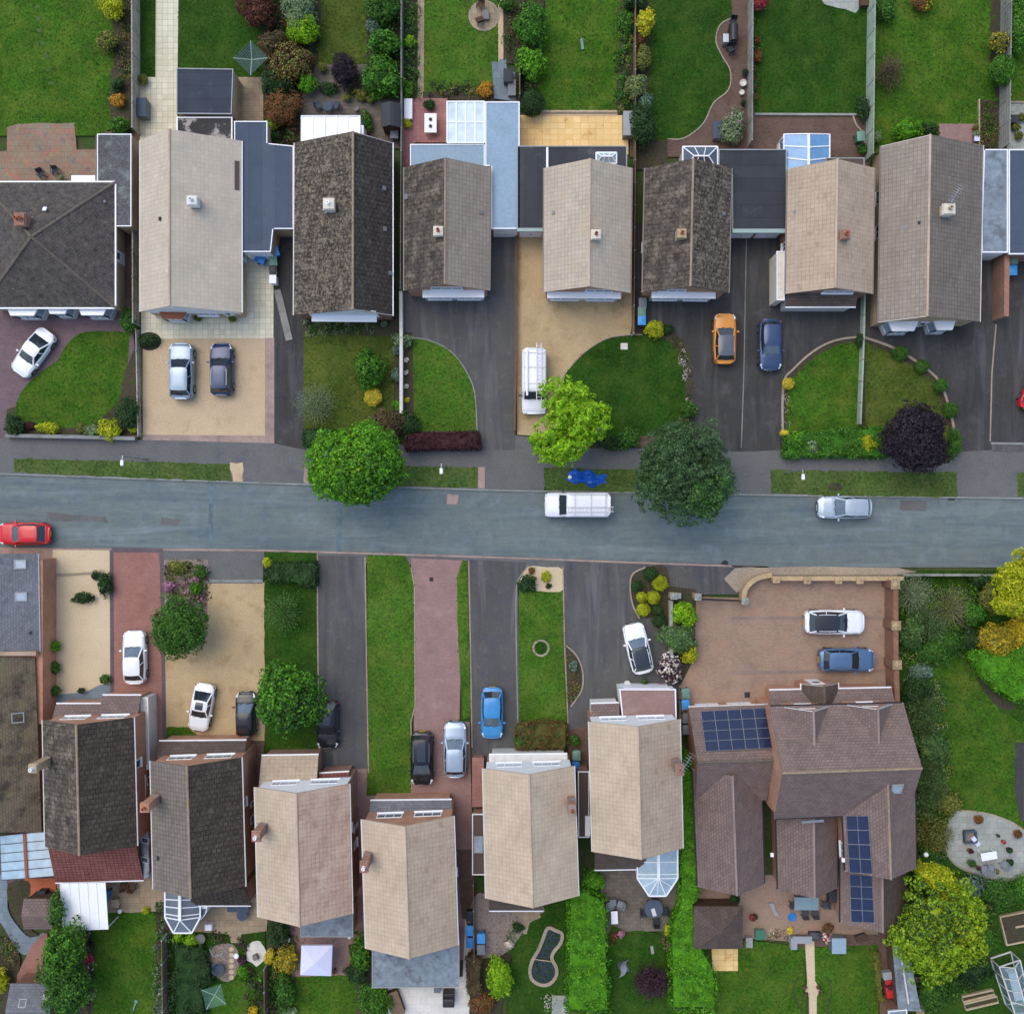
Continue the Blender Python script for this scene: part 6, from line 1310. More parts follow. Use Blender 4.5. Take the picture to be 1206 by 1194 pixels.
def facet(label, x0, x1, y0, y1, ridge_x, tip, ze, zr, pane, nb, bars_fan, flat_end=.4, cat='conservatory'):
 """ridge runs south from the house wall and ends in a facetted fan"""
 c = W((x0 + x1) / 2, (y0 + y1) / 2); r = thing('conservatory', label, cat, c)
 ym = y0 + (y1 - y0) * .62; xm0 = x0 + (x1 - x0) * (.5 - flat_end / 2); xm1 = x0 + (x1 - x0) * (.5 + flat_end / 2)
 E = [W(x0, y0, ze), W(x0, ym, ze), W(xm0, y1, ze), W(xm1, y1, ze), W(x1, ym, ze), W(x1, y0, ze)]; Rt = W(ridge_x, y0, zr); Re = W(ridge_x, tip, zr)
 mb = MB(); d = Vector((0, 0, -.04))
 fs = [(E[1], E[0], Rt, Re), (E[5], E[4], Re, Rt)]
 for f in fs: mb.add(list(f), [(0, 1, 2, 3) if (f[1] - f[0]).cross(f[2] - f[0]).z > 0 else (3, 2, 1, 0)])
 for a, b in ((E[1], E[2]), (E[2], E[3]), (E[3], E[4])): mb.add([a, b, Re], [(0, 1, 2)])
 gl = mb.build('glass_roof', M[pane], r); b = MB(); u = UP * .03
 b.beam(Rt + UP * .06, Re + UP * .06, .22, .12)
 for a, q in zip(E, E[1:]): b.beam(a + u, q + u, .11, .1)
 for i in range(nb):
  t = i / (nb - 1) * .86 if nb > 1 else 0; q = Rt.lerp(Re, t); b.beam(E[0].lerp(E[1], t) + u, q + u, .07, .06); b.beam(q + u, E[5].lerp(E[4], t) + u, .07, .06)
 for k in (1, 2, 3, 4): b.beam(E[k] + u, Re + u, .08, .06)
 for (k0, k1) in ((1, 2), (2, 3), (3, 4)):
  for j in range(bars_fan): t = (j + 1) / (bars_fan + 1); b.beam(E[k0].lerp(E[k1], t) + u, Re + u, .05, .05)
 b.build('glazing_bars', M['white'], gl); cc = sum(E, Vector()) / 6; F = [cc + (e - cc) * .96 for e in E]
 mb = MB(); mb.prism([(p.x, p.y) for p in F], 0, .6); mb.build('dwarf_wall', M['brick_buff'], r); fr = MB()
 for a, q in zip(F, F[1:]): fr.beam((a.x, a.y, ze - .1), (q.x, q.y, ze - .1), .08, .1); fr.beam((a.x, a.y, .6), (a.x, a.y, ze - .1), .09, .09); m_ = a.lerp(q, .5); fr.beam((m_.x, m_.y, .6), (m_.x, m_.y, ze - .1), .06, .06)
 fr.build('frame', M['white'], r); pn = MB()
 for a, q in zip(F, F[1:]): pn.add([(a.x, a.y, .62), (q.x, q.y, .62), (q.x, q.y, ze - .15), (a.x, a.y, ze - .15)], [(0, 1, 2, 3)])
 pn.build('pane', M['clear'], r); return r
facet('smoky grey facetted conservatory with white bars behind the dark weathered house', 194.5, 236, 1050, 1098, 212, 1083, 2.2, 2.9, 'poly_smoke', 4, 0, .52)
facet('pale blue facetted conservatory with white fan bars behind the southernmost white-gabled house', 750.5, 798, 1000, 1054.5, 775.5, 1034, 2.2, 2.9, 'poly_ice', 3, 1, .42)
r = thing('door_porch', 'little white angled door porch on the side of the smoky grey conservatory', 'porch', W(240, 1076)); mb = MB(); p = [W(236, 1068, 2), W(244, 1067, 2), W(243, 1075, 2), W(237, 1083, 2), W(234.5, 1083, 2)]; mb.prism([(q.x, q.y) for q in p], 0, 2.0); w_ = mb.build('frame', M['white'], r); mb = MB(); c = sum(p, Vector()) / 5; mb.prism([(c.x + (q.x - c.x) * .7, c.y + (q.y - c.y) * .7) for q in p], 1.9, 2.03); mb.build('pane', M['pane'], r)
r = thing('carport', 'bright white ribbed canopy roof on posts behind the red tiled lean-to', 'canopy', W(99, 1068)); P = [W(71, 1040, 2.5), W(124, 1039, 2.5), W(127.5, 1094, 2.2), W(75, 1096, 2.2)]; mb = MB(); mb.slab(P[2], P[3], P[0], P[1], .05); cp = mb.build('canopy_roof', M['canvas'], r)
b_ = MB()
for i in range(6): t = i / 5; b_.beam(P[0].lerp(P[1], t) + UP * .02, P[3].lerp(P[2], t) + UP * .02, .06, .05)
b_.build('ribs', M['white'], cp)
for p in (P[2], P[3]): mb = MB(); q = p.lerp(sum(P, Vector()) / 4, .05); mb.cyl((q.x, q.y, 0), .05, p.z - .06, 10); mb.build('post', M['white'], r)
# ================================================================== the big purple-brown house
BH = House('large purple-brown tiled house with two front gablets, rear wings and solar arrays', (912, 964), (906, 832), (1064, 828), (1070, 957), 5.0, 8.0, 'tiles_purple', 'brick_orange', ridge='ridge_lichen', gutter=('black_trim', 'black_trim'), verge='white_dirty')
B = BH.root
BH.win('E', .1, .28, 1, 2.2, 3); BH.win('E', .7, .9, 1, 2.2, 3); BH.win('N', .4, .55, 3.2, 4.4, 2); BH.win('W', .1, .3, 3.2, 4.4, 3)
kw = dict(root=B, rname='wing_roof', wname='wing_wall', ridge='ridge_mauve', gutter=('black_trim', 'black_trim'), verge='white_dirty')
for x0, x1, y in ((924.5, 976, 832.5), (999, 1050, 830)):
 g_ = House('', (x0, y), (x1, y - 1), (x1 + 1, y + 42), (x0 + 1, y + 43), 5.08, 6.75, 'tiles_purple', 'brick_orange', root=B, rname='gablet_roof', wname='gablet_wall', gutter=(None, None), verge='white', ridge='ridge_mauve', oh=.16, t=.12); g_.win('N', .3, .7, 3.9, 5.2, 2)
leanto(B, [(906, 813), (1050, 810), (1051, 834), (906, 836)], 2.4, 3.3, 'S', 'tiles_purple', 'brick_orange', name='front_porch')
g_ = House('', (944, 805), (987, 804), (988, 838), (945, 838), 2.45, 3.6, 'tiles_umber', 'brick_orange', root=B, rname='porch_roof', wname='porch_wall', ridge='ridge_dark', gutter=('white', 'white'), verge='white_dirty', oh=.12); g_.door('N', .3, .7)
RW = House('', (990, 900), (1077, 897), (1079, 1022), (996, 1026), 4.96, 6.95, 'tiles_purple', 'brick_orange', **dict(kw, ridge='ridge_lichen')); RW.win('S', .3, .7, 3.2, 4.4, 3); RW.win('W', .8, .95, 3.2, 4.4)
MW = House('', (914, 945), (986, 944), (986, 1046), (916.5, 1048), 2.7, 4.5, 'tiles_purple', 'brick_orange', **kw); MW.win('S', .2, .8, .3, 2.1, 4)
LW = House('', (990, 1010), (1067, 1008), (1068, 1085), (990, 1087), 2.66, 4.55, ('tiles_purple', 'tiles_umber'), 'brick_orange', **kw); LW.win('S', .2, .7, .8, 2.0, 3)
WN = House('', (819, 944), (811, 833), (905, 830), (903, 942), 2.7, 5.05, 'tiles_purple', 'brick_orange', **dict(kw, ridge='tiles_purple' if False else 'ridge_dark', gutter=('black_trim', 'white_dirty')))
WS = House('', (816, 905), (896, 905), (900, 1041), (822, 1044), 2.66, 4.7, 'tiles_purple', 'brick_orange', **kw); WS.win('S', .25, .75, .8, 2.0, 3)
for k in (.12, .56): garage_door(B, WN.at('E', k), WN.at('E', k + .32), WN.side('E')[2])
p, n = BH.on_slope(1056, 928, 0); skylight(B, p, n, .75, .9, 'pane_light')
mb = MB(); a, b, n = BH.side('W'); q0 = W(944, 968, 4.9); q1 = W(970, 966, 4.9); mb.beam(q0, q1, .18, .1); mb.build('flashing', M['lead'], B)
roof_vent(B, W(993, 1012, 4.8), (0, 0, 1), .3, 'white'); roof_vent(B, W(909, 1006, 2.6), (0, 0, 1), .3, 'white')
def solar(h, quad, which, nx, ny):
 Q = []
 for x, y in quad: p, n = h.on_slope(x, y, which); Q.append(p + n * .09)
 for j in range(ny):
  for i in range(nx):
   f = lambda u, v: Q[0].lerp(Q[1], u).lerp(Q[3].lerp(Q[2], u), v)
   e = .008
   c = [f((i + e) / nx, (j + e) / ny), f((i + 1 - e) / nx, (j + e) / ny), f((i + 1 - e) / nx, (j + 1 - e) / ny), f((i + e) / nx, (j + 1 - e) / ny)]
   fr = MB(); lo = [q - n * .05 for q in c]; cc = sum(c, Vector()) / 4
   fr.add(lo + c, [(0, 1, 5, 4), (1, 2, 6, 5), (2, 3, 7, 6), (3, 0, 4, 7), (0, 3, 2, 1), (4, 5, 6, 7)]); o = fr.build('solar_panel', M['grey_trim'], B)
   d = [cc + (q - cc) * .972 + n * .004 for q in c]; w = (d[1] - d[0]).length; hh = (d[3] - d[0]).length
   ce = MB(); ce.add(d, [(0, 1, 2, 3)] if (d[1] - d[0]).cross(d[2] - d[0]).dot(n) > 0 else [(3, 2, 1, 0)], [[(0, 0), (w, 0), (w, hh), (0, hh)] if (d[1] - d[0]).cross(d[2] - d[0]).dot(n) > 0 else [(0, hh), (w, hh), (w, 0), (0, 0)]]); ce.build('cells', M['solar'], o)
solar(WN, [(825, 838), (903, 834), (910, 881), (831, 885)], 1, 5, 4)
solar(RW, [(997, 960), (1023, 960), (1028, 1028.5), (1001, 1027)], 0, 2, 4)
solar(LW, [(1001, 1029), (1027.5, 1030), (1030.5, 1086), (1003, 1085)], 0, 2, 4)
# ================================================================== sheds
def shed(label, x0, y0, x1, y1, ze, zr, rm, wm, rot='NS', name='garden_shed', hip=False):
 P = [W(x0, y0, ze), W(x1, y0, ze), W(x1, y1, ze), W(x0, y1, ze)]; c = sum(P, Vector()) / 4; r = thing(name, label, 'shed', (c.x, c.y, 0)); mb = MB()
 if hip:
  A = Vector((c.x, c.y, zr))
  for a, b in zip(P, P[1:] + P[:1]): mb.tri(a, b, A, .07)
 elif rot == 'NS':
  ra = (P[0] + P[1]) / 2; rb = (P[3] + P[2]) / 2; ra.z = rb.z = zr; mb.slab(P[0], P[3], rb, ra, .06); mb.slab(P[2], P[1], ra, rb, .06)
 else:
  ra = (P[0] + P[3]) / 2; rb = (P[1] + P[2]) / 2; ra.z = rb.z = zr; mb.slab(P[1], P[0], ra, rb, .06); mb.slab(P[3], P[2], rb, ra, .06)
 mb.build('roof', M[rm], r); mb = MB(); mb.prism([(c.x + (p.x - c.x) * .9, c.y + (p.y - c.y) * .9) for p in P], 0, ze - .05); mb.build('wall', M[wm], r)
 q = MB(); e = c + (P[2] - P[1]) * .455; q.box((e.x, e.y - .02, .95), (.75, .05, 1.75)); q.build('door', M['wood_dark'], r); return r
shed('dark felt roofed garden shed by the boundary north of the lichened bungalow', 449, 122, 471, 150, 1.8, 2.25, 'felt_dark', 'wood_dark')
shed('brown roofed shed tucked between the curved slate path and the white canopy', 28, 1058, 62, 1094, 1.9, 2.3, 'felt_dark' if False else 'tiles_purple', 'wood_dark', 'EW')
r = shed('grey slate outbuilding with rooflights at the south-west corner', 12, 1158, 64, 1215, 2.2, 3.0, 'tiles_slate', 'brick_brown', 'EW', 'outbuilding')
for x, y in ((27, 1181), (55, 1176), (42, 1196)): skylight(r, W(x, y, 2.66 if y < 1190 else 2.95), (0, .45, 1), .5, .55, 'pane_light')
shed('brown hip-roofed garden shed with rounded look beside the clipped hedge', 817, 1067, 875, 1117, 2.0, 3.0, 'tiles_umber', 'wood_dark', hip=True)
r = thing('log_store', 'long grey sloping roofed lean-to store by the lime-topped tree', 'lean-to', W(1068, 1150)); leanto(r, [(1051, 1112), (1066, 1112), (1081, 1186), (1058, 1190)], 1.7, 2.3, 'E', 'felt_mottle', 'wood_dark', 'store', gut=None)
mb = MB(); a, b = W(1061, 1122, 2.1), W(1070, 1182, 2.1); mb.beam(a, b, .12, .04); mb.build('batten', M['white_dirty'], r)
flatblock('extension', 'pale flat roof at the southern edge below the long grey store', 'extension', [(1046, 1190), (1068, 1188), (1070, 1240), (1046, 1240)], 2.0, 'felt_mottle', 'brick_brown', 'white')
# ================================================================== FENCES AND WALLS
fence('pale timber fence with concrete posts running the length of the west gardens', [(165, -40), (165.5, 160)], 1.8, 'fence_pale')
fence('pale timber fence beside the wide beige bungalow and the passage', [(164, 172), (164.5, 384)], 1.5, 'fence_pale')
fence('low pale fence between the curved front lawn and the gravel drive', [(164.5, 390), (167, 514)], .85, 'fence_pale')
gwall('low brick wall along the pavement in front of the yellow shrubs', [(10, 513.5), (90, 515), (162, 517)], .5, .2, 'brick_brown', 'kerb')
fence('thin weathered fence beside the lichened bungalow and its back garden', [(475, -40), (475, 160), (474, 345)], 1.6, 'fence_grey', t=.04)
gwall('narrow white-topped wall between the lichened bungalow and the quarter-circle lawn', [(473.5, 346), (474, 400), (474, 488)], .95, .16, 'render_white', 'white_dirty')
fence('brown fence between the light blue flat roof and the yellow patio', [(612, 76), (612, 120)], 1.5, 'fence_brown', t=.04)
gwall('thin brick wall between the grey asphalt drive and the golden gravel drive', [(608, 276), (607.5, 400), (606, 508)], .5, .12, 'brick_brown', 'pave_brown')
fence('thin brown fence beside the yellow patio and the grey-beige house', [(746, -40), (746, 170), (745, 300), (744, 396)], 1.4, 'fence_brown', t=.04)
fence('pale fence between the winding brick path and the deep green lawn', [(881, -40), (880, 174)], 1.7, 'fence_grey')
fence('pale green fence with slanting shadows of posts between the two eastern lawns', [(1022, -40), (1019, 190)], 1.8, 'fence_green')
fence('low pale green fence dividing the rounded front lawns', [(1014, 346), (1013, 400), (1009, 500)], .9, 'fence_green', t=.09)
fence('weathered grey fence at the east edge with a clipped bush over it', [(1179, -40), (1176, 178)], 1.8, 'fence_grey')
gwall('tall red brick side wall by the light blue bin', [(1172, 300), (1171, 378)], 1.9, .3, 'brick_red', 'brick_red')
fence('thin fence along the lawn behind the smoky conservatory', [(198, 1098), (200, 1290)], 1.5, 'fence_brown', t=.04)
fence('thin fence between the white paved circle and the lilac gazebo garden', [(316, 1132), (316.5, 1290)], 1.4, 'fence_brown', t=.04)
fence('thin brown fence between two sets of blue bins', [(558, 1036), (559, 1124)], 1.2, 'fence_brown', t=.04)
gwall('long stone-coped wall with piers across the front of the block-paved forecourt', [(905, 680), (1058, 680)], 1.1, .26, 'stone_tan', 'stone_tan', piers=[(909, 681), (945, 682), (981, 682), (1006, 682), (1043, 682)], ph=.2)
gwall('curved stone wall sweeping in to the forecourt entrance', curve([(905, 676), (888, 680), (876, 690), (872, 703)], False, 4), 1.0, .3, 'stone_tan', 'stone_tan', piers=[(873, 706)], ph=.25, pcap='concrete')
gs('paving', curve([(866, 669), (1058, 669), (1058, 677), (905, 677), (884, 684), (872, 696), (864, 694)], n=2), 'stone_edge', 3)
gwall('straight pale stone wall left of the sliding forecourt gate', [(788, 700), (799, 700)], 1.2, .35, 'stone_tan', 'concrete', piers=[(790, 700), (818, 701)])
gwall('narrow stone wall behind the lime shrub and the rose', [(788, 706), (788, 760), (790, 800)], 1.0, .2, 'stone_tan', 'concrete')
g_ = thing('driveway_gate', 'long dark metal sliding gate across the forecourt entrance', 'gate', W(845, 705)); a, b = W(822, 704.5), W(871, 706.5)
for z in (1.15, .15): mb = MB(); mb.beam(a + UP * z, b + UP * z, .06, .08); mb.build('rail', M['black_trim'], g_)
mb = MB()
for i in range(34): q = a.lerp(b, (i + .5) / 34); mb.beam(q + UP * .15, q + UP * 1.2, .025, .025)
mb.build('bars', M['black_trim'], g_)
gwall('tall brick boundary wall with piers beside the forecourt and the wild garden', [(1044, 684), (1044, 760), (1046, 828)], 1.9, .3, 'brick_brown', 'brick_brown', piers=[(1043, 686), (1044, 733), (1045, 778)], ph=.12, pw=.6, pcap='stone_tan')
fence('low grey roadside fence above the wild eastern garden', [(1058, 676), (1128, 676), (1200, 677)], 1.1, 'fence_grey', t=.12)
# ================================================================== PLANTS
def P_(label, x, y, rx, lf_, ry=None, h=None, name='shrub', cat='shrub', **k): return plant(name, label, cat, x, y, rx, lf_, ry, h, **k)
def bigtree(name, label, lobes, lf_, h, leaf=.2, cr=.5, trunk_at=None, extra=(), **k):
 cz = h * .62; c0 = W(*(trunk_at or lobes[0][:2]), cz); L = (c0.x, c0.y, 0); root = thing(name, label, 'tree', L); F = []; N_ = []; cv = []; cf = []; off = 0
 for (x, y, rx, ry, *zz) in lobes:
  hz = zz[0] if zz else h; f = (H - cz) / H / S; c = W(x, y, cz); rz = hz - cz
  P, N = crown((c.x, c.y, cz), (rx * f, ry * f, rz), leaf, cr, **k); F.append(P); N_.append(N)
  v, q = core_blob((c.x, c.y, cz - .1 * rz), (rx * f, ry * f, rz), .66); cv.append(v); cf.append(q + off); off += len(v)
 P = np.concatenate(F); N = np.concatenate(N_)
 link('crown', quads_mesh('crown', leaf_geo(P, N, leaf), LF[lf_], L, (np.concatenate(cv), np.concatenate(cf))), L, root)
 for (en, em, x, y, r, frac) in extra:  # leaf patches paint lit and shaded tones into the crown
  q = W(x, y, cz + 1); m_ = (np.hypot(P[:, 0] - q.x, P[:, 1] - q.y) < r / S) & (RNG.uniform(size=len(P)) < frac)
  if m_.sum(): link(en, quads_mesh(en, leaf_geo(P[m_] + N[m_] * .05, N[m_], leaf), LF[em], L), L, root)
 trunk(root, L, h * .75, .16, lobes[0][2] / S * .6, 6); return root
bigtree('street_tree', 'round fresh green street tree overhanging the road', [(420, 548, 55, 46), (408, 560, 40, 34), (438, 536, 36, 36)], 'fresh', 7.2, .19, .42, extra=[('lit_tone_leaves', 'lime', 404, 532, 30, .15), ('dark_leaves', 'green', 436, 564, 34, .3)], lump=.14, gap=.14)  # lime towards the sun, darker green opposite: light painted by leaf colour
bigtree('street_tree', 'lime green irregular street tree beside the parked white van', [(674, 486, 36, 38), (658, 527, 29, 23), (690, 498, 22, 28), (637, 518, 13, 9)], 'lime', 6.5, .21, .36, gap=.3, lump=.34, up=.5, spread=.8)
bigtree('street_tree', 'dark green fine-leaved street tree overhanging the road', [(806, 558, 57, 54), (790, 545, 40, 38), (826, 570, 36, 40)], 'ash', 7.6, .13, .34, extra=[('lit_tone_leaves', 'emerald', 835, 585, 24, .3), ('dark_leaves', 'deep', 795, 545, 50, .35)], lump=.2, gap=.12, mx=26000)
bigtree('copper_beech', 'dark purple copper beech on the rounded front lawn', [(1078, 517, 40, 37), (1078, 517, 34, 33)], 'purple', 4.6, .17, .36, lump=.2)
bigtree('garden_tree', 'dense glossy green round tree over the black car', [(341, 822, 38, 41), (336, 830, 29, 30)], 'emerald', 5.0, .24, .4, extra=[('lit_tone_leaves', 'fresh', 330, 806, 26, .25), ('dark_leaves', 'deep', 354, 838, 26, .25)], lump=.2, gap=.12)  # sunward side paler and far side darker through leaf colour
bigtree('garden_tree', 'bushy green tree on the gravel drive bed', [(210, 736, 31, 33), (216, 744, 26, 30)], 'green', 4.2, .15, .34, lump=.22)
bigtree('garden_tree', 'leafy green tree filling the corner between slate outbuilding and lawn', [(78, 1116, 25, 28), (74, 1142, 27, 28), (84, 1166, 26, 26), (66, 1072, 11, 22, 3.2)], 'green', 5.0, .2, .4, extra=[('lit_tone_leaves', 'fresh', 72, 1118, 24, .4)], lump=.26)
bigtree('garden_tree', 'large spreading tree with yellow-green leaves beside the purple-roofed house', [(1104, 1092, 50, 56), (1086, 1100, 34, 40), (1130, 1085, 26, 44)], 'limeolive', 6.5, .19, .36, trunk_at=(1108, 1096), gap=.25, spread=.85, extra=[('dark_leaves', 'deep', 1092, 1075, 36, .4), ('lit_tone_leaves', 'acid', 1138, 1092, 22, .2)], lump=.28)
bigtree('garden_tree', 'bright acid yellow-green tree beside the round stone patio', [(1102, 1032, 22, 14), (1112, 1044, 16, 12), (1088, 1026, 12, 9)], 'acid', 5.0, .17, .3, lump=.3)
bigtree('garden_tree', 'tall yellow-green tree at the road edge on the east side', [(1197, 690, 24, 34), (1212, 674, 22, 28), (1182, 712, 12, 12)], 'acid', 6.5, .18, .42, lump=.26)
P_('bright yellow-green shrub at the top of the western border', 132, 9, 14, 'acid', 15); P_('olive variegated shrub below the bright yellow one in the western border', 126, 49, 12, 'olive'); P_('small orange-brown shrub near the foot of the western border', 139, 119, 8.5, 'orange'); P_('rounded mid-green shrub above the speckled flat roof', 142, 149, 13, 'emerald', 9); P_('small dark shrub above the orange-brown one', 139, 101, 8, 'deep')
cover('border_plants', [(138, -20), (155, -20), (156, 95), (135, 95), (136, 60), (142, 30)], 'brownleaf', .35, .12, .5, extra=('deep', 'olive'))
P_('round green shrub by the boundary fence and purple drive', 152, 378, 9, 'green', 17, h=1.5, lump=.2); P_('dark green shrub in the round bed of the gravel drive', 176, 401, 11, 'deep', 7, h=.8)
P_('two-toned yellow shrub at the left of the low roadside wall', 56, 504, 13, 'acid', 7, h=.8); P_('round golden shrub at the right of the low roadside wall', 129, 505, 13.5, 'acid', 13, h=1.0); P_('pale grey-green shrub between the yellow ones on the roadside wall', 108, 507, 9, 'sage', 7, h=.7); P_('dark evergreen shrub in the right corner of the curved lawn', 150, 487, 16, 'deep', 17, h=1.5); P_('dark shrub at the left corner of the curved lawn', 17, 500, 11, 'deep', 13, h=1.1); P_('small yellow shrub at the foot of the low pale fence', 157, 504, 6, 'acid', h=.7); P_('small lime shrub left of the pale grey-green one', 96, 504, 6, 'olive', h=.6)
P_('low maroon ground shrub beside the two-toned yellow one', 33, 502, 9, 'maroon', 5, h=.4)
P_('red-brown shrub at the top edge beyond the green clothes airer', 303, 10, 21, 'copper', 24, h=2.8); P_('pale and lime green tall shrub beside the narrow dry lawn', 353, 8, 21, 'sage', 24, h=3.0); P_('yellow-lime shrub below the pale green tall one', 357, 36, 18, 'lime', 17, h=2.4); P_('rust and green mottled shrub in the middle of the shrubbery', 342, 76, 28, 'copper', 22, h=2.4, extra=[('green_leaves', 'olive', .5, .15, None)]); P_('dark green shrub left of the mottled rust one', 326, 100, 20, 'deep', 14, h=2.0); P_('bright green shrub at the right of the shrubbery', 363, 99, 10, 'fresh', 12, h=1.6); P_('rust-red shrub above the slate-blue garage roof', 333, 129, 22, 'rust', 20, h=2.2); P_('lime shrub at the corner of the slate-blue garage roof', 322, 144, 9, 'lime', h=1.4); P_('dark olive shrub beside the green clothes airer', 322, 52, 16, 'brownleaf', 14, h=2.0)
P_('dark green narrow shrub wedged beside the slate-blue garage', 322, 162, 8, 'deep', 8, h=1.2)
P_('deep purple maple at the foot of the narrow dry lawn', 406, 84, 16, 'purple', 19, h=2.2, name='maple', leaf=.12); P_('glossy green bush above the other at the thin fence', 453, 51, 18, 'emerald', 15, h=2.4, leaf=.2); P_('large glossy green bush beside the shed and thin fence', 450, 92, 22, 'emerald', 26, h=2.6, leaf=.2); P_('green bush with yellow tips at the top edge by the thin fence', 450, 8, 22, 'green', 18, h=2.6); P_('pale silvery shrub beside the narrow dry lawn', 440, 31, 8, 'bluegreen', 10, h=1.4); P_('low dark shrubs by the blue bistro set', 386, 104, 12, 'deep', 8, h=.7); P_('small dark plant below the purple maple', 425, 112, 8, 'olive', 8, h=.6); P_('green plant beside the white conservatory roof', 431, 143, 8, 'green', 12, h=.9)
cover('border_plants', [(475, -20), (491, -20), (491, 116), (476, 116)], 'deep', .8, .14, .8, extra=('green', 'emerald')); P_('lime plant by the thin fence beside the brick path', 483, 49, 7, 'lime', h=.9); P_('lime shrub near the white bench', 481, 104, 8, 'fresh', h=.9); P_('small lime plant at the foot of the white bench', 480, 146, 5, 'acid', h=.6)
P_('orange-yellow ball shrub at the corner of the grey slate path', 571.5, 106, 9, 'orange', h=.9); cover('border_plants', [(500, 100), (562, 99), (562, 112), (500, 113)], 'deep', .35, .12, .8, extra=('purple', 'olive'))
P_('tall spiky green shrub at the left of the oblong lawn', 626, 31, 20, 'emerald', 25, h=2.6, leaf=.17); P_('lime green ball shrub at the left of the oblong lawn', 625, 75, 17.5, 'fresh', 18, h=2.2, leaf=.19, cr=.24); P_('dark green clipped ball by the yellow patio', 627, 122, 15, 'deep', 16, h=1.9, leaf=.09, cr=.3, lump=.05); P_('green shrub at the top edge beside the round stone patio', 597, 4, 12, 'green', 8, h=1.2)
cover('border_plants', [(595, 8), (608, 8), (608, 70), (596, 70)], 'deep', .5, .13, .8, extra=('green', 'brownleaf'))
cover('border_plants', [(729, -20), (745, -20), (745, 128), (726, 128)], 'deep', .6, .13, 1.0, extra=('green', 'olive', 'emerald')); P_('green shrub high in the border beside the oblong lawn', 738, 26, 9, 'emerald', 12, h=1.2)
P_('bright yellow-cream tall shrub behind the thin brown fence', 760, 27, 10.5, 'gold', 14, h=2.2, extra=[('cream_leaves', 'acid', .6, .16, None)]); P_('pink-brown tipped shrub below the yellow-cream one', 755, 47, 8, 'rust', 9, h=1.2); P_('golden olive shrub beside the thin brown fence', 757, 69, 10, 'olive', 14, h=1.6); P_('pale olive shrub leaning over the thin brown fence', 749, 103, 13, 'sage', 13, h=1.8, extra=[('green_leaves', 'olive', .4, .14, None)]); P_('blue-green shrub at the edge of the round-ended lawn', 760, 120, 9, 'bluegreen', 11, h=1.4); P_('dark green tall shrub by the storage box', 757, 148, 16, 'deep', 24, h=2.4); P_('dark shrub at the top by the thin brown fence', 748, 4, 14, 'deep', 9, h=1.6)
P_('variegated flowering shrub beside the brick path', 863, 151, 14, 'sage', 21, h=1.6, extra=[('blossom', 'pinkflower', .07, .14, None)], leaf=.16); P_('red-leaved shrub behind the pale fence at the top', 896, 3, 9, 'redflower', 9, h=1.4); P_('orange-red small shrub by the pale fence', 893, 66, 4.5, 'rust', 8, h=.7); P_('small rust plant by the pale fence', 892, 48, 3.5, 'rust', 4, h=.5)
cover('border_plants', [(888, 20), (893, 20), (892, 130), (887, 130)], 'deep', .4, .12, .7, extra=('green', 'rust'))
P_('dark shrub beside the pale green fence and brown patio', 1016, 128, 8, 'deep', 14, h=1.2); P_('small green plant by the green water butt', 1016, 176, 6, 'green', h=.7)
wispy('shrub', 'dark wispy shrub at the left of the eastern lawn', 1049, 84, 18, 'brownleaf', 24, 2.2, 60, .12, 40); P_('leafy light green shrub behind the brown-grey bungalow', 1069, 153, 17, 'fresh', 13, h=1.3); P_('dark low shrub next to the leafy light green one', 1092, 153, 13, 'deep', 8, h=.7); P_('green shrub at the top of the eastern lawn by the fence', 1042, 8, 14, 'green', 16, h=1.4); P_('reddish and lime shrub at the top of the eastern lawn', 1086, 3, 13, 'rust', 10, h=1.2, extra=[('lime_leaves', 'acid', .4, .15, lambda d: d[:, 0] > .1)]); P_('clipped dark green ball overhanging the weathered grey fence', 1180, 84, 16, 'emerald', 18, h=2.4, leaf=.1, cr=.3, lump=.06); P_('yellow-tan shrub over the weathered grey fence', 1176, 51, 10, 'olive', 13, h=2.0, extra=[('yellow_leaves', 'gold', .2, .13, None)]); P_('dark ivy shrub beyond the weathered grey fence', 1198, 30, 13, 'emerald', 34, h=2.2); cover('vegetable_plants', [(1153, 120), (1176, 120), (1176, 172), (1152, 170)], 'olive', .4, .12, .7, extra=('brownleaf', 'green')); P_('pale shrub behind the brown-grey bungalow by the green fence', 1032, 162, 6, 'sage', 7, h=.8)
for x, y in ((1196, 150), (1204, 138), (1200, 160)): P_('pale tan potted shrub on the patio at the eastern edge', x, y, 5, 'olive', h=.6, group='shrubs on the eastern patio')
cover('border_plants', [(312, -20), (372, -20), (372, 70), (352, 108), (348, 172), (316, 172)], 'brownleaf', 1.0, .16, .8, extra=('green', 'copper', 'deep'))
cover('border_plants', [(436, -20), (470, -20), (470, 112), (438, 116), (432, 90)], 'deep', .8, .16, .8, extra=('green', 'emerald'))
cover('border_plants', [(610, -20), (640, -20), (636, 60), (630, 132), (612, 132)], 'deep', .6, .15, .7, extra=('green', 'brownleaf'))
cover('border_plants', [(1088, 1110), (1140, 1056), (1206, 1056), (1206, 1066), (1172, 1074), (1176, 1112), (1162, 1132), (1150, 1162), (1100, 1190), (1092, 1150)], 'deep', .6, .16, .6, extra=('green', 'emerald', 'olive'))
cover('border_plants', [(318, 1084), (350, 1100), (345, 1150), (340, 1194), (318, 1194)], 'deep', .5, .15, .6, extra=('green', 'olive'))
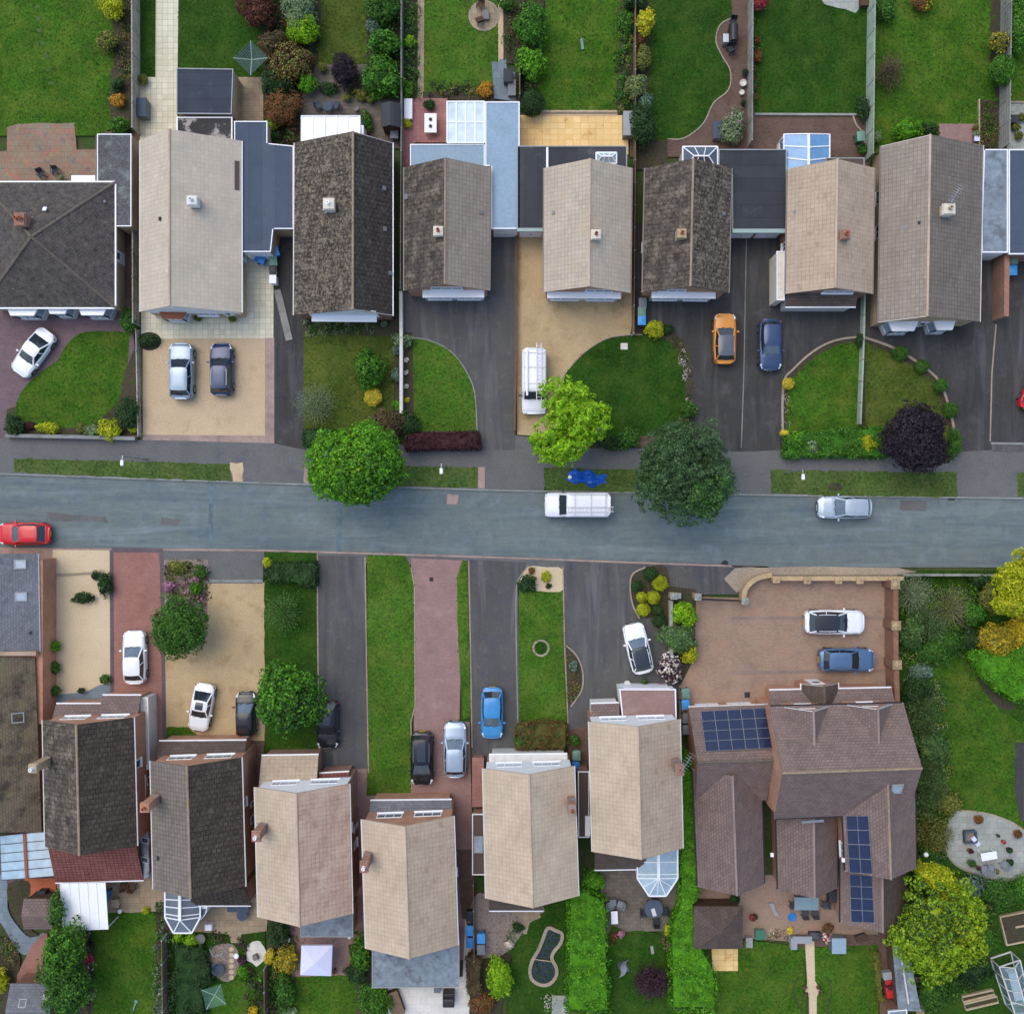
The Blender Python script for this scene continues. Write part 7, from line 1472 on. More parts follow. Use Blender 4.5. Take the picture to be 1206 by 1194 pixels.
cover('border_plants', [(358, 376), (440, 376), (440, 392), (358, 394)], 'deep', .4, .12, .9, extra=('green', 'olive', 'sage')); P_('tall oval glossy green shrub on the dry front lawn', 435, 435, 16.5, 'emerald', 25, h=2.2, leaf=.17, cr=.22); P_('bright yellow clipped ball on the dry front lawn', 439.5, 468, 11, 'yellowball', h=1.2, leaf=.08, cr=.22, lump=.04); wispy('shrub', 'pale wispy shrub at the corner of the dry front lawn', 371, 475, 28, 'sage', 27, 2.3, 80, .1, 40, up=.4); P_('dark brown-green shrub between the hedge and the yellow ball', 453, 502, 20, 'brownleaf', 20, h=2.0); hedge('hedge', 'short dark green hedge beside the fresh green street tree', 'hedge', [(356, 506), (392, 505), (394, 526), (357, 526)], 1.2, 'deep', .12, .26); P_('light green leafy plant at the top of the narrow white wall', 473, 400, 12, 'sage', 8, h=1.0, leaf=.22); P_('blue-green climbing plant halfway down the narrow white wall', 466, 442, 6, 'bluegreen', 8, h=.8); P_('pale plant by the narrow white wall', 467, 413, 5, 'bluegreen', 6, h=.7); P_('lime plant at the foot of the narrow white wall', 468, 477, 6, 'fresh', 6, h=.6); P_('dark evergreen at the end of the maroon hedge', 483, 500, 12, 'deep', 14, h=1.5); hedge('hedge', 'clipped dark maroon hedge along the pavement', 'hedge', [(477, 510), (564, 509), (566, 528), (477, 530)], 1.2, 'maroon', .1, .24)
for i, (x, y) in enumerate(((478, 424), (478, 439), (478, 455), (479, 471))): P_('small flowering plant in the narrow soil strip by the quarter-circle lawn', x, y, 3, 'yellowball' if i == 3 else 'whiteflower', h=.3, group='small plants in the narrow strip', wood=False) if i < 3 else P_('small yellow plant in the narrow soil strip by the quarter-circle lawn', x, y, 3, 'yellowball', h=.3, wood=False)
P_('lime variegated shrub by the wheeled bins on the dark drive', 771, 388, 10, 'acid', 11, h=1.2); P_('round green shrub at the right edge of the big rounded lawn', 811, 482, 9.5, 'green', 10, h=1.0); P_('dark shrub below the lime variegated one', 786, 388, 7, 'deep', 6, h=.6); P_('spreading green shrub along the pavement below the big rounded lawn', 741, 516, 13, 'green', 13, h=1.2); P_('low dark green shrubs beside the lime street tree', 718, 522, 16, 'deep', 9, h=1.0); cover('border_plants', [(793, 392), (806, 412), (814, 455), (814, 474), (808, 470), (806, 440), (800, 414), (790, 402)], 'brownleaf', .25, .1, .6, extra=('olive', 'deep', 'whiteflower')); cover('border_plants', [(803, 490), (814, 492), (816, 522), (796, 522), (800, 508)], 'deep', .4, .12, .7, extra=('olive',)); P_('small white flowered shrub beside the lime street tree', 704, 504, 5, 'whiteflower', 7, h=.7)
for l, x, y, r_, c_, q in (('small yellow ball shrub on the edge of the left rounded lawn', 928, 452, 7, 'yellowball', 0), ('little yellow shrub at the lower left corner of the rounded lawn', 924, 510, 6, 'yellowball', -2), ('clipped green ball at the top of the brick-edged lawn', 1060, 416, 11, 'green', -2), ('second clipped green ball from the top of the brick-edged lawn', 1085.5, 431.5, 8.5, 'green', 0), ('third clipped green ball along the brick-edged lawn', 1107.5, 454, 8.5, 'green', 0), ('clipped green ball beside the copper beech', 1120, 483, 9.5, 'green', 0), ('dark small bush over the low pale green fence', 1013, 401, 5.5, 'deep', 3)): P_(l, x, y, r_, c_, r_ + q, h=.95, leaf=.09, cr=.2, lump=.05)
P_('tall green clipped bush at the corner by the east drive', 1124, 521, 8, 'green', 16, h=1.3, leaf=.1); hedge('hedge', 'long leafy green hedge along the pavement below the rounded lawns', 'hedge', [(923, 511), (955, 511), (985, 505), (1044, 504), (1046, 538), (924, 538)], 1.1, 'emerald', .14, .3); P_('pale lime shrub within the left end of the long hedge', 938, 520, 11, 'fresh', 11, h=1.3); P_('yellow-green shrub within the middle of the long hedge', 1020, 522, 11, 'acid', 11, h=1.25, leaf=.13); P_('light green plant in the long hedge left of centre', 957, 526, 9, 'sage', 8, h=1.25)
cover('border_plants', [(924, 456), (930, 456), (930, 504), (925, 506)], 'olive', .2, .1, .4, extra=('whiteflower', 'deep'))
P_('dark green shrub on the pale gravel', 98, 704, 12.5, 'deep', 7, h=.8); P_('dark bush at the brick-red drive edge', 124, 688, 9, 'deep', 14, h=1.0); P_('small dark bush beside the wall across the pale gravel', 113, 678, 5, 'deep', 6, h=.7); P_('small green bush at the foot of the pale gravel', 124, 800, 6, 'green', h=.6)
for l, y, c_ in (('uppermost little climbing shrub on the brick side wall', 761, 'fresh'), ('middle little climbing shrub on the brick side wall', 786, 'emerald'), ('lowest little climbing shrub on the brick side wall', 813, 'green')): P_(l, 65, y, 6, c_, 7, h=1.0)
cover('border_plants', [(195, 662), (243, 662), (243, 715), (196, 712)], 'olive', .45, .13, .8, extra=('green', 'pinkflower', 'brownleaf', 'plum')); P_('yellow-green shrub at the top left of the flower bed on the south side', 210, 668, 12, 'olive', 8, h=.8); P_('pink-purple flowering shrub at the edge of the brick-red drive', 198, 690, 6, 'pinkflower', 7, h=.7); P_('green shrub at the top right of the south side flower bed', 237, 673, 8, 'green', 8, h=.8); P_('lime small shrub in the south side flower bed', 230, 693, 7, 'fresh', 7, h=.7)
hedge('hedge', 'dark leafy hedge across the top of the tree lawn', 'hedge', [(311, 664), (372, 662), (373, 690), (360, 690), (340, 684), (312, 684)], 1.1, 'deep', .14, .3); P_('small yellow shrub at the left end of the dark hedge', 315, 663, 6, 'acid', 6, h=1.2); wispy('shrub', 'feathery green sapling on the tree lawn', 332, 722, 26, 'emerald', 27, 2.4, 60, .13, 34)
P_('dark green bush at the entrance of the bed-topped lawn', 621, 687, 11, 'deep', 11, h=.9); P_('lime plant in the gravel bed', 643, 679, 6, 'acid', 6, h=.5); P_('small dark plant in the gravel bed', 646, 690, 3.5, 'deep', h=.35); P_('rusty plant at the kerb of the gravel bed', 626, 672, 4, 'rust', h=.35); hedge('hedge', 'red and green photinia hedge in front of the white-gabled house', 'hedge', [(607, 854), (640, 851), (668, 853), (668, 882), (608, 882)], 1.2, 'photinia', .13, .3); P_('green shrub at the right end of the photinia hedge', 677, 872, 6, 'green', 7, h=.8); P_('tuft of grassy green plants at the left end of the photinia hedge', 614, 872, 8, 'green', 8, h=1.3)
cover('border_plants', [(670, 768), (680, 788), (680, 815), (672, 828)], 'olive', .3, .12, .6, extra=('sage', 'rust', 'emerald')); P_('grey-green mound in the half-round bed', 676, 784, 5, 'bluegreen', 7, h=.5)
for l, x, y, r_, c_ in (('largest lime clipped ball, nearest the road, in the kerbside bed', 777, 686.5, 9.5, 'acid'), ('lime clipped ball at the centre of the kerbside bed', 769.5, 703.5, 8.5, 'acid'), ('smaller lime clipped ball left of centre in the kerbside bed', 756, 703, 6.8, 'acid'), ('lime clipped ball lowest in the kerbside bed', 757.5, 718, 8.5, 'acid'), ('dark bluish clipped ball low in the kerbside bed', 774, 719, 7, 'deep'), ('dark green low mound outside the kerbside bed', 776, 731, 8.5, 'deep'), ('dark shrub at the tip of the kerbside bed', 766, 676, 9, 'deep'), ('dark shrub left in the kerbside bed', 750, 690, 7, 'deep')): P_(l, x, y, r_, c_, h=.95, leaf=.09, cr=.2, lump=.05)
P_('lime leafy shrub inside the stone wall by the forecourt', 806, 723, 14.5, 'lime', 14, h=1.9, leaf=.17); P_('pale wispy green shrub below the lime one by the forecourt', 798, 751, 20, 'sage', 17, h=1.8, leaf=.12, extra=[('dark_leaves', 'green', .3, .14, None)]); P_('yellow-lime shrub at the lower edge of the forecourt bed', 812, 770, 9, 'acid', 11, h=1.2); P_('white-pink flowering rose bush by the tilted white car', 789, 787, 13, 'plum', 19, h=1.5, extra=[('blossom', 'whiteflower', .16, .22, None)])
P_('bright acid green round bush at the south-west edge', 1, 1154, 10, 'acid', 12, h=1.5); cover('border_plants', [(0, 1096), (16, 1106), (24, 1126), (12, 1140), (0, 1140)], 'olive', .4, .13, .5, extra=('brownleaf', 'maroon', 'green')); cover('border_plants', [(100, 1096), (108, 1096), (108, 1190), (98, 1190)], 'deep', .4, .12, .8, extra=('plum', 'whiteflower', 'brownleaf')); P_('dark red flowering plant beside the small square lawn', 104, 1112, 5.5, 'maroon', 6, h=.6); P_('pink-red flowering plant below the dark red one', 106, 1128, 5.5, 'redflower', 6, h=.6); P_('small yellow-green plant at the patio edge of the square lawn', 172, 1072, 4.5, 'acid', 5, h=.4); cover('border_plants', [(183, 1100), (198, 1100), (198, 1200), (182, 1200)], 'emerald', .8, .14, 1.0, extra=('bluegreen', 'green', 'sage')); cover('border_plants', [(183, 1062), (198, 1062), (197, 1098), (184, 1098)], 'plum', .4, .12, .5, extra=('sage', 'deep'))
P_('left lime ball shrub under the smoky conservatory', 210, 1104, 6.5, 'lime', 6.5, h=.7); P_('right lime shrub under the smoky conservatory', 225, 1107, 8.5, 'lime', 7, h=.8); hedge('hedge', 'dense dark shrubbery below the smoky conservatory', 'shrubbery', [(203, 1112), (236, 1114), (246, 1140), (250, 1158), (236, 1168), (240, 1196), (204, 1198)], .9, 'deep', .14, .34, lumpy=.3); cover('border_plants', [(245, 1098), (271, 1102), (270, 1111), (250, 1112)], 'plum', .4, .12, .8, extra=('brownleaf', 'green')); cover('border_plants', [(278, 1104), (292, 1104), (290, 1122), (280, 1118)], 'olive', .4, .12, .7, extra=('brownleaf', 'plum')); P_('dark-flowered plant beside the white paved circle', 285, 1130, 5, 'plum', 6, h=.5); cover('border_plants', [(286, 1142), (312, 1138), (316, 1194), (292, 1194)], 'green', .5, .14, .8, extra=('emerald', 'plum', 'deep')); P_('mustard plant at the bottom edge beside the clothes airer', 298, 1190, 6, 'gold', 7, h=.6); P_('bluish plant at the bottom edge by the fence', 216, 1192, 7, 'bluegreen', 5, h=.5); P_('leafy green shrub at the edge of the white paved circle', 286, 1146, 8, 'fresh', 8, h=.7)
P_('golden yellow shrub between the white circle and the gazebo', 318, 1126, 6.5, 'yellowball', 9, h=1.0); P_('yellow-speckled shrub left of the lilac gazebo', 338, 1130, 14, 'gold', 15, h=1.3, extra=[('green_leaves', 'olive', .5, .13, None)]); P_('dark shrub behind the pinkish patched house', 328, 1097, 14, 'deep', 14, h=1.6); P_('tall green shrub below the lilac gazebo', 336, 1168, 12, 'green', 20, h=1.6); P_('pale green hosta tuft at the bottom edge', 342, 1191, 9, 'sage', 6, h=.5, leaf=.22); P_('bright green shrub against the plain beige house', 425, 1122, 13, 'emerald', 20, h=1.6, leaf=.18); P_('dark leafy shrub by the narrow lawn', 420, 1145, 13, 'deep', 14, h=1.5); P_('broad dark green shrub at the bottom beside the white patio', 441, 1178, 20, 'emerald', 20, h=1.6); cover('border_plants', [(318, 1150), (330, 1150), (330, 1194), (318, 1194)], 'green', .6, .14, .9, extra=('deep',)); P_('round yellow-green bush beside the gravel circle', 588.5, 1151, 16.5, 'lime', 22, h=2.0, leaf=.17); hedge('hedge', 'narrow brownish hedge strip by the white patio', 'hedge', [(550, 1126), (565, 1126), (566, 1172), (551, 1172)], 1.2, 'brownleaf', .11, .24); P_('rusty olive shrub at the bottom of the brownish hedge', 568, 1182, 15, 'rust', 12, h=1.2); P_('white flowering plant at the edge of the gravel circle', 600, 1112, 6, 'whiteflower', 5, h=.4); cover('border_plants', [(590, 1118), (604, 1104), (610, 1090), (606, 1084), (600, 1098)], 'deep', .3, .12, .8, extra=('green', 'sage')); P_('dark plant on the gravel circle', 610, 1092, 7, 'deep', 5, h=.5); cover('border_plants', [(643, 1174), (653, 1168), (650, 1194), (642, 1194)], 'sage', .4, .12, .8, extra=('emerald', 'whiteflower'))
hedge('hedge', 'broad bright green clipped hedge right of the kidney-shaped pond', 'hedge', [(671, 1054), (690, 1046), (713, 1060), (714, 1100), (717, 1196), (668, 1196)], 1.9, 'fresh', .15, .34, cover=1.6); P_('bright green bush behind the two beige southern houses', 699, 1035, 12, 'fresh', 13, h=1.8); hedge('hedge', 'long bright green clipped hedge beside the hip-roofed shed', 'hedge', [(803, 880), (818, 900), (822, 1050), (816, 1066), (820, 1110), (842, 1150), (844, 1196), (792, 1196), (790, 1100), (802, 1060)], 1.8, 'fresh', .15, .34, cover=1.6); wispy('shrub', 'dark bronze spiky shrub on the small round-topped lawn', 768, 1157, 24, 'plum', 22, 1.6, 110, .14, 40, mat='bark'); cover('border_plants', [(780, 1090), (790, 1100), (794, 1140), (788, 1140), (782, 1110)], 'deep', .5, .12, .7, extra=('rust', 'sage', 'pinkflower')); cover('border_plants', [(714, 1098), (730, 1100), (722, 1112), (715, 1116)], 'deep', .4, .12, .7, extra=('redflower', 'plum')); P_('lime plant at the patio edge below the pale conservatory', 786, 1095, 5, 'acid', 6, h=.6)
cover('border_plants', [(902, 1098), (928, 1097), (928, 1105), (904, 1106)], 'olive', .3, .1, .6, extra=('brownleaf', 'whiteflower', 'deep')); P_('yellow flowering pot plant at the patio edge behind the large house', 930.5, 1095.5, 4, 'yellowball', h=.5)
P_('orange-red potted shrub at the edge of the rear patio of the large house', 975, 1093, 6.5, 'rust', 6, h=.9); P_('peach blossomed plant beside the blue-grey storage box', 974, 1103, 6, 'redflower', 8, h=.5, extra=[('blossom', 'whiteflower', .4, .16, None)])
for x, y in ((948, 1163), (949, 1170), (964, 1162), (966, 1168)): P_('little plant at the round widening of the garden path', x, y, 2.6, 'brownleaf', h=.3, group='little plants round the path circle', wood=False)
hedge('hedge', 'low yellow-green curved edging hedge by the red ride-on mower', 'hedge', [(1030, 1122), (1035, 1122), (1037, 1150), (1039, 1176), (1047, 1182), (1044, 1185), (1035, 1180), (1032, 1150)], .45, 'olive', .1, .14)
wispy('shrub', 'pale grey twiggy shrub beside the brick boundary wall', 1078, 699, 26, 'sage', 28, 2.4, 90, .1, 30); wispy('shrub', 'tangled bare-branched shrub in the middle of the wild garden', 1122, 716, 30, 'olive', 30, 2.6, 90, .11, 24); wispy('shrub', 'wispy dull green shrub near the brick wall top', 1098, 735, 26, 'conifer', 28, 2.2, 80, .12, 36); P_('bright green shrub in the middle of the wild garden', 1146, 722, 13, 'emerald', 14, h=2.2); P_('dark green shrub against the brick boundary wall', 1074, 745, 15, 'conifer', 22, h=1.8); P_('dark green spreading shrub at the foot of the wild garden', 1112, 752, 28, 'green', 20, h=1.5); P_('mottled yellow-green shrub left of the tall yellow-green tree', 1168, 704, 14, 'olive', 22, h=2.4); P_('low dark shrub by the grey roadside fence', 1158, 683, 16, 'deep', 9, h=1.4); P_('golden flowering shrub above the rounded green hedge', 1176, 752, 30, 'gold', 17, h=2.2, extra=[('green_leaves', 'olive', .3, .14, None)], lump=.25); P_('golden flowering shrub at the eastern edge', 1204, 742, 20, 'gold', 18, h=2.4, lump=.25)
hedge('hedge', 'rounded green hedge block below the golden flowering shrub', 'hedge', [(1143, 768), (1180, 766), (1212, 756), (1214, 826), (1196, 826), (1176, 814), (1158, 796)], 1.6, 'fresh', .13, .34); P_('pale blue-green plant by the brick boundary wall', 1084, 792, 14, 'bluegreen', 13, h=.9); wispy('conifer', 'feathery spreading conifer beside the east wall of the large house', 1086, 842, 24, 'conifer', 34, 2.0, 90, .14, 40, mat='bark'); wispy('conifer', 'dark feathery conifer close to the large house and the lawn', 1094, 925, 26, 'conifer', 42, 2.4, 110, .14, 44, mat='bark'); wispy('conifer', 'olive feathery shrub between the large house and the round patio', 1102, 985, 24, 'olive', 26, 1.8, 80, .13, 44, mat='bark'); P_('dark shrubs under the round stone patio', 1140, 1045, 20, 'bluegreen', 16, h=1.1); P_('green shrub at the foot of the round stone patio', 1178, 1052, 26, 'green', 18, h=1.0); P_('green shrub at the far edge below the round stone patio', 1206, 1048, 16, 'emerald', 18, h=1.0); P_('green shrub below the spreading yellow-green tree', 1098, 1168, 22, 'green', 22, h=1.5); P_('dark green shrub beside the greenhouse', 1146, 1142, 20, 'deep', 20, h=1.2); P_('light green shrub beside the spreading tree and the raised bed', 1160, 1108, 13, 'emerald', 14, h=1.1)
cover('border_plants', [(1062, 690), (1150, 690), (1140, 770), (1070, 790), (1062, 780)], 'conifer', .6, .15, .7, extra=('green', 'sage', 'olive', 'fresh')); cover('border_plants', [(1070, 800), (1112, 800), (1124, 940), (1108, 1020), (1074, 1010)], 'conifer', .6, .16, .6, extra=('olive', 'green', 'sage')); P_('dark green bush at the top of the strip beside the large house', 1080, 812, 15, 'deep', 16, h=1.5, lump=.4); P_('mid green bush between the two feathery conifers', 1098, 880, 19, 'conifer', 20, h=1.7, lump=.4); P_('yellowish green bush at the lawn edge by the dark conifer', 1118, 946, 13, 'olive', 15, h=1.2, lump=.4); P_('green bush in the shade above the acid yellow-green tree', 1092, 1010, 15, 'green', 13, h=1.4, lump=.4); P_('bushy mid-green shrub behind the pale twiggy one', 1098, 768, 18, 'green', 16, h=1.5, lump=.4); P_('dark bush at the end of the golden shrub and hedge', 1142, 752, 13, 'deep', 13, h=1.4, lump=.4)
# ================================================================== BINS
wbin(141, 329, 'plastic_blue', 'plastic_blue', 'dark blue wheeled bin in the passage beside the hipped bungalow', .1); wbin(140.5, 345, 'plastic_black', 'plastic_black', 'black wheeled bin behind the blue one in the passage beside the hipped bungalow', -.1)
wbin(327, 300, 'plastic_lblue', 'plastic_lblue', 'light blue lidded bin by the slate-blue garage, topmost of three on the asphalt', .3); wbin(310, 309, 'plastic_lblue', 'plastic_blue', 'blue bin standing on the cream slabs', 1.2); wbin(325, 311, 'plastic_green', 'plastic_sage', 'green bin just below the light blue one by the slate-blue garage', .1); wbin(325, 321, 'plastic_black', 'plastic_black', 'black bin lowest of three by the slate-blue garage', .1)
wbin(754, 380, 'plastic_lblue', 'plastic_lblue', 'light blue bin by the lime variegated shrub on the dark drive'); wbin(754, 370, 'plastic_sage', 'plastic_sage', 'sage green bin behind the light blue one on the dark drive'); wbin(755, 360, 'plastic_grey', 'plastic_grey', 'grey bin farthest from the road beside the streaked dark house')
wbin(1186, 322, 'plastic_lblue', 'plastic_lblue', 'light blue bin beside the tall red brick side wall'); wbin(1187, 309, 'plastic_sage', 'plastic_sage', 'sage green bin beside the tall red brick side wall')
wbin(805, 827, 'plastic_lblue', 'plastic_lblue', 'blue bin at the end of the forecourt by the solar-panelled garage', .1); wbin(805, 814, 'plastic_sage', 'plastic_sage', 'sage green bin above the blue one at the forecourt', .1); wbin(806, 843, 'plastic_grey', 'plastic_grey', 'grey bin in the gap between white gable house and solar-panelled garage'); wbin(806, 856, 'plastic_black', 'plastic_grey', 'grey-lidded black bin deepest in the gap by the solar-panelled garage')
wbin(677, 899, 'plastic_blue', 'plastic_blue', 'blue bin between two white gabled houses'); wbin(678, 886, 'plastic_sage', 'plastic_sage', 'sage green bin between two white gabled houses')
wbin(554, 1073, 'plastic_black', 'plastic_black', 'black bin at the top of the row left of the thin brown fence'); wbin(554, 1090, 'plastic_lblue', 'plastic_lblue', 'light blue bin in the row left of the thin brown fence'); wbin(554.5, 1104, 'plastic_blue', 'plastic_blue', 'lowest blue bin left of the thin brown fence'); wbin(567, 1099, 'plastic_lblue', 'plastic_lblue', 'light blue bin on the gravel right of the thin brown fence'); wbin(567, 1112, 'plastic_grey', 'plastic_grey', 'grey bin on the gravel right of the thin brown fence')
wbin(128, 1050, 'plastic_blue', 'plastic_blue', 'navy blue bin beside the white canopy')
wbin(1009, 166, 'plastic_green', 'plastic_sage', 'green bin in the corner of the brown block patio', .1, group='wheeled bins kept beside the houses')
wbin(466, 163, 'plastic_grey', 'plastic_grey', 'pale grey bin below the dark shed by the thin fence')
# ================================================================== STREET FURNITURE
def lamp(label, bx, by, armdir, h=5.0):
 b = W(bx, by); r = thing('street_lamp', label, 'street lamp', (b.x, b.y, 0), 'street lamps along the verge'); mb = MB(); mb.tube([b, b + UP * 1.2, b + UP * 1.25, b + UP * h], [.09, .09, .055, .045], 10); mb.build('column', M['metal'], r)
 d = Vector((math.cos(armdir), math.sin(armdir), 0)); mb = MB(); mb.tube([b + UP * h, b + UP * (h + .1) + d * .3], .035, 8); mb.build('arm', M['metal'], r)
 mb = MB(); c = b + UP * (h + .12) + d * .5; mb.obox(c, d, Vector((-d.y, d.x, 0)), UP, .42, .24, .14); mb.build('lantern', M['white'], r, bevel=.05)
lamp('white-headed street lamp on the verge before the golden gravel frontage', 173, 541, -PI / 2); lamp('white-headed street lamp beside the fresh green street tree', 525, 550, -PI / 2); lamp('white-headed street lamp on the verge left of the copper beech', 924, 556.5, -PI / 2)
t = W(691, 563); mb = MB(); rows = []
for i in range(15):
 rr = []
 for j in range(9):
  u = i / 14 * 2 - 1; v = j / 8 * 2 - 1; k = 1 + .18 * math.sin(5 * u + 3 * v) ; wd = (.62 - .3 * abs(u) ** 1.5) * (1 + .25 * math.sin(7 * u))
  rr.append(Vector((t.x + u * 1.5 + .1 * math.sin(4 * v), t.y + v * wd + .18 * u * 0 - .12 * math.sin(3 * u), .03 + max(0, (1 - u * u) * (1 - v * v)) * .45 * (1 + .4 * math.sin(9 * u + 2 * v) + .3 * math.sin(8 * v - 3 * u)))))
 rows.append(rr)
mb.grid(rows); tag(mb.build('tarpaulin', M['tarp_blue'], None, t, smooth=False), 'crumpled blue tarpaulin lying on the grass verge', 'tarpaulin')
t = W(671, 562); mb = MB(); mb.lathe(t, [(.12, 0), (.17, .2), (.15, .34), (.05, .38)], 12); tag(mb.build('bucket', M['white'], None, t), 'small white tub beside the blue tarpaulin', 'tub')
def cover_plate(x, y, w, d, label, mat='concrete', name='manhole_cover', z=.03):
 t = W(x, y); mb = MB(); mb.box((t.x, t.y, z), (w, d, .05)); mb.box((t.x, t.y, z + .02), (w * .8, d * .8, .03)); return tag(mb.build(name, M[mat], None, t), label, 'drain cover')
cover_plate(735, 408, .55, .5, 'pale square drain cover in the big rounded lawn', 'slab_white'); cover_plate(880, 818, .42, .42, 'dark square drain cover on the forecourt', 'felt_black'); cover_plate(508, 682, .3, .3, 'dark drain cover on the pink block drive', 'felt_black')
t = W(854, 664); mb = MB(); mb.cyl((t.x, t.y, -.09), .28, .012, 18); tag(mb.build('manhole_cover', M['felt_black'], None, t), 'dark manhole cover at the road edge by the forecourt', 'drain cover');
t = W(1121, 587); mb = MB(); mb.box((t.x, t.y, -.085), (.5, .3, .02)); tag(mb.build('drain_grate', M['felt_black'], None, t), 'dark gully grate at the kerb under the copper beech', 'drain cover')
t = W(333, 371); mb = MB(); a, b = W(327, 342), W(341, 401); mb.beam(a + UP * .1, b + UP * .08, .55, .06); mb.beam(a + UP * .2, a + UP * .1 + (b - a) * .1, .5, .1); tag(mb.build('ramp_board', M['fence_grey'], None, a), 'long grey board lying on the asphalt beside the cream slabs', 'board')
t = W(324.5, 332); mb = MB(); mb.box((t.x, t.y, .45), (.5, .62, .9)); mb.box((t.x, t.y, .93), (.56, .68, .08)); tag(mb.build('white_cabinet', M['white'], None, t, bevel=.02), 'white cabinet at the head of the long grey board', 'cabinet')
# ================================================================== GARDEN THINGS
def airer(label, x, y, r_, rot, h=1.75, cloth=.0):
 c = W(x, y, h); b = Vector((c.x, c.y, 0)); o = thing('rotary_airer', label, 'clothes airer', b, 'rotary clothes airers'); mb = MB(); mb.cyl(b, .03, h, 8); mb.build('pole', M['green_trim'], o); R_ = r_ / S * .98; tips = []
 for k in range(4):
  a = rot + k * PI / 2; t = Vector((b.x + R_ * math.cos(a), b.y + R_ * math.sin(a), h + .22)); tips.append(t); mb = MB(); mb.beam(b + UP * (h - .1), t, .05, .05); mb.build('arm', M['green_trim'], o)
 mb = MB(); cen = b + UP * (h - .1)
 for f in (.35, .5, .65, .8, .97):
  for k in range(4): mb.beam(cen.lerp(tips[k], f) + UP * .03, cen.lerp(tips[(k + 1) % 4], f) + UP * .03, .009, .009)
 mb.build('washing_line', M['plastic_sage'], o); mb = MB()
 for k in range(4): mb.add([cen + UP * .0, cen.lerp(tips[k], .96), cen.lerp(tips[(k + 1) % 4], .96)], [(0, 1, 2)])
 mb.build('net_cover', M['netting' if not cloth else 'net_dark'], o)
M['net_dark'] = sheetglass('dark_net', srgb(44, 68, 58), .2, .8)
airer('dark green rotary airer above the dark flat roof outbuilding', 296, 70, 20.5, PI / 2, cloth=1); airer('pale green rotary airer on the lawn below the smoky conservatory', 252.5, 1172, 17, 1.05)
CH = {}
def chair(x, y, rz, mat, label, group='garden chairs', s=1.0):
 if mat not in CH:
  o = thing('garden_chair', label, 'chair', (0, 0, 0)); mb = MB(); mb.box((0, 0, .43), (.5, .5, .07)); mb.build('seat', M[mat], o, bevel=.015); mb = MB(); mb.obox((0, -.25, .68), (1, 0, 0), Vector((0, -.2, 1)).normalized(), Vector((0, 1, .2)).normalized(), .5, .5, .05); mb.build('backrest', M[mat], o, bevel=.015)
  for sx in (-1, 1):
   for sy in (-1, 1): mb = MB(); mb.beam((sx * .22, sy * .21, 0), (sx * .22, sy * .21, .42), .045, .045); mb.build('leg', M[mat], o)
   mb = MB(); mb.beam((sx * .26, -.24, .64), (sx * .26, .22, .64), .05, .04); mb.build('armrest', M[mat], o)
  CH[mat] = o; o['group'] = group
  c = W(x, y); o.location = (c.x, c.y, .03); o.rotation_euler = (0, 0, rz); return o
 c = W(x, y); return copy_thing(CH[mat], (c.x, c.y, .03), rz, label, group)
def table(x, y, w, d, label, mat='wood_dark', rz=0, h=.72, legm=None, round_=False, items=None):
 c = W(x, y, h); o = thing('garden_table', label, 'table', (c.x, c.y, 0)); mb = MB()
 if round_: mb.cyl((c.x, c.y, h - .04), w / 2, .05, 24)
 else: mb.box((c.x, c.y, h - .02), (w, d, .05), rz)
 mb.build('tabletop', M[mat], o, bevel=.01); ca, sa = math.cos(rz), math.sin(rz)
 for sx in (-1, 1):
  for sy in (-1, 1):
   lx, ly = sx * w * .4 * (.7 if round_ else 1), sy * d * .4 * (.7 if round_ else 1); q = Vector((c.x + lx * ca - ly * sa, c.y + lx * sa + ly * ca, 0)); mb = MB(); mb.beam(q, q + UP * (h - .05), .06, .06); mb.build('leg', M[legm or mat], o)
 return o
def sbox(x, y, w, d, h, label, body, lid, rz=0, name='storage_box', cat='box'):
 c = W(x, y, h * .7); o = thing(name, label, cat, (c.x, c.y, 0)); mb = MB(); mb.box((c.x, c.y, h * .46), (w, d, h * .9), rz); mb.build('body', M[body], o, bevel=.03); mb = MB(); mb.box((c.x, c.y, h * .95), (w * 1.06, d * 1.06, h * .1), rz); mb.build('lid', M[lid], o, bevel=.03); return o
def pot(x, y, r_, label, mat='pot_terra', lf_='green', pr=1.3, group=None, h=.4):
 c = W(x, y); o = thing('plant_pot', label, 'plant pot', (c.x, c.y, 0), group); R_ = r_ / S; mb = MB(); mb.lathe(c, [(R_ * .7, 0), (R_, h * .8), (R_ * 1.08, h * .82), (R_ * 1.08, h), (R_ * .9, h), (R_ * .88, h * .85)], 14); mb.build('pot', M[mat], o)
 if lf_: P, N = crown((c.x, c.y, h), (R_ * pr, R_ * pr, R_ * pr * .9), .1, R_ * .5, flat=0); link('foliage', quads_mesh('foliage', leaf_geo(P, N, .1), LF[lf_], c), c, o)
 return o
chair(51.5, 207, 3.5, 'wicker', 'dark wicker chair turned at an angle on the mixed slab patio'); chair(68, 204, PI, 'wicker', 'dark wicker chair facing squarely on the mixed slab patio')
pot(75, 212, 3, 'small white pot beside the wicker chairs on the mixed slab patio', 'white_dirty', 'sage'); pot(171, 97, 5, 'green plant in a pot on the cream slab path', 'pot_grey', 'olive')
sbox(168, 128, .75, 1.4, 1.0, 'blue-grey covered barbecue by the pale timber fence', 'plastic_grey', 'felt_slate', name='covered_barbecue', cat='barbecue')
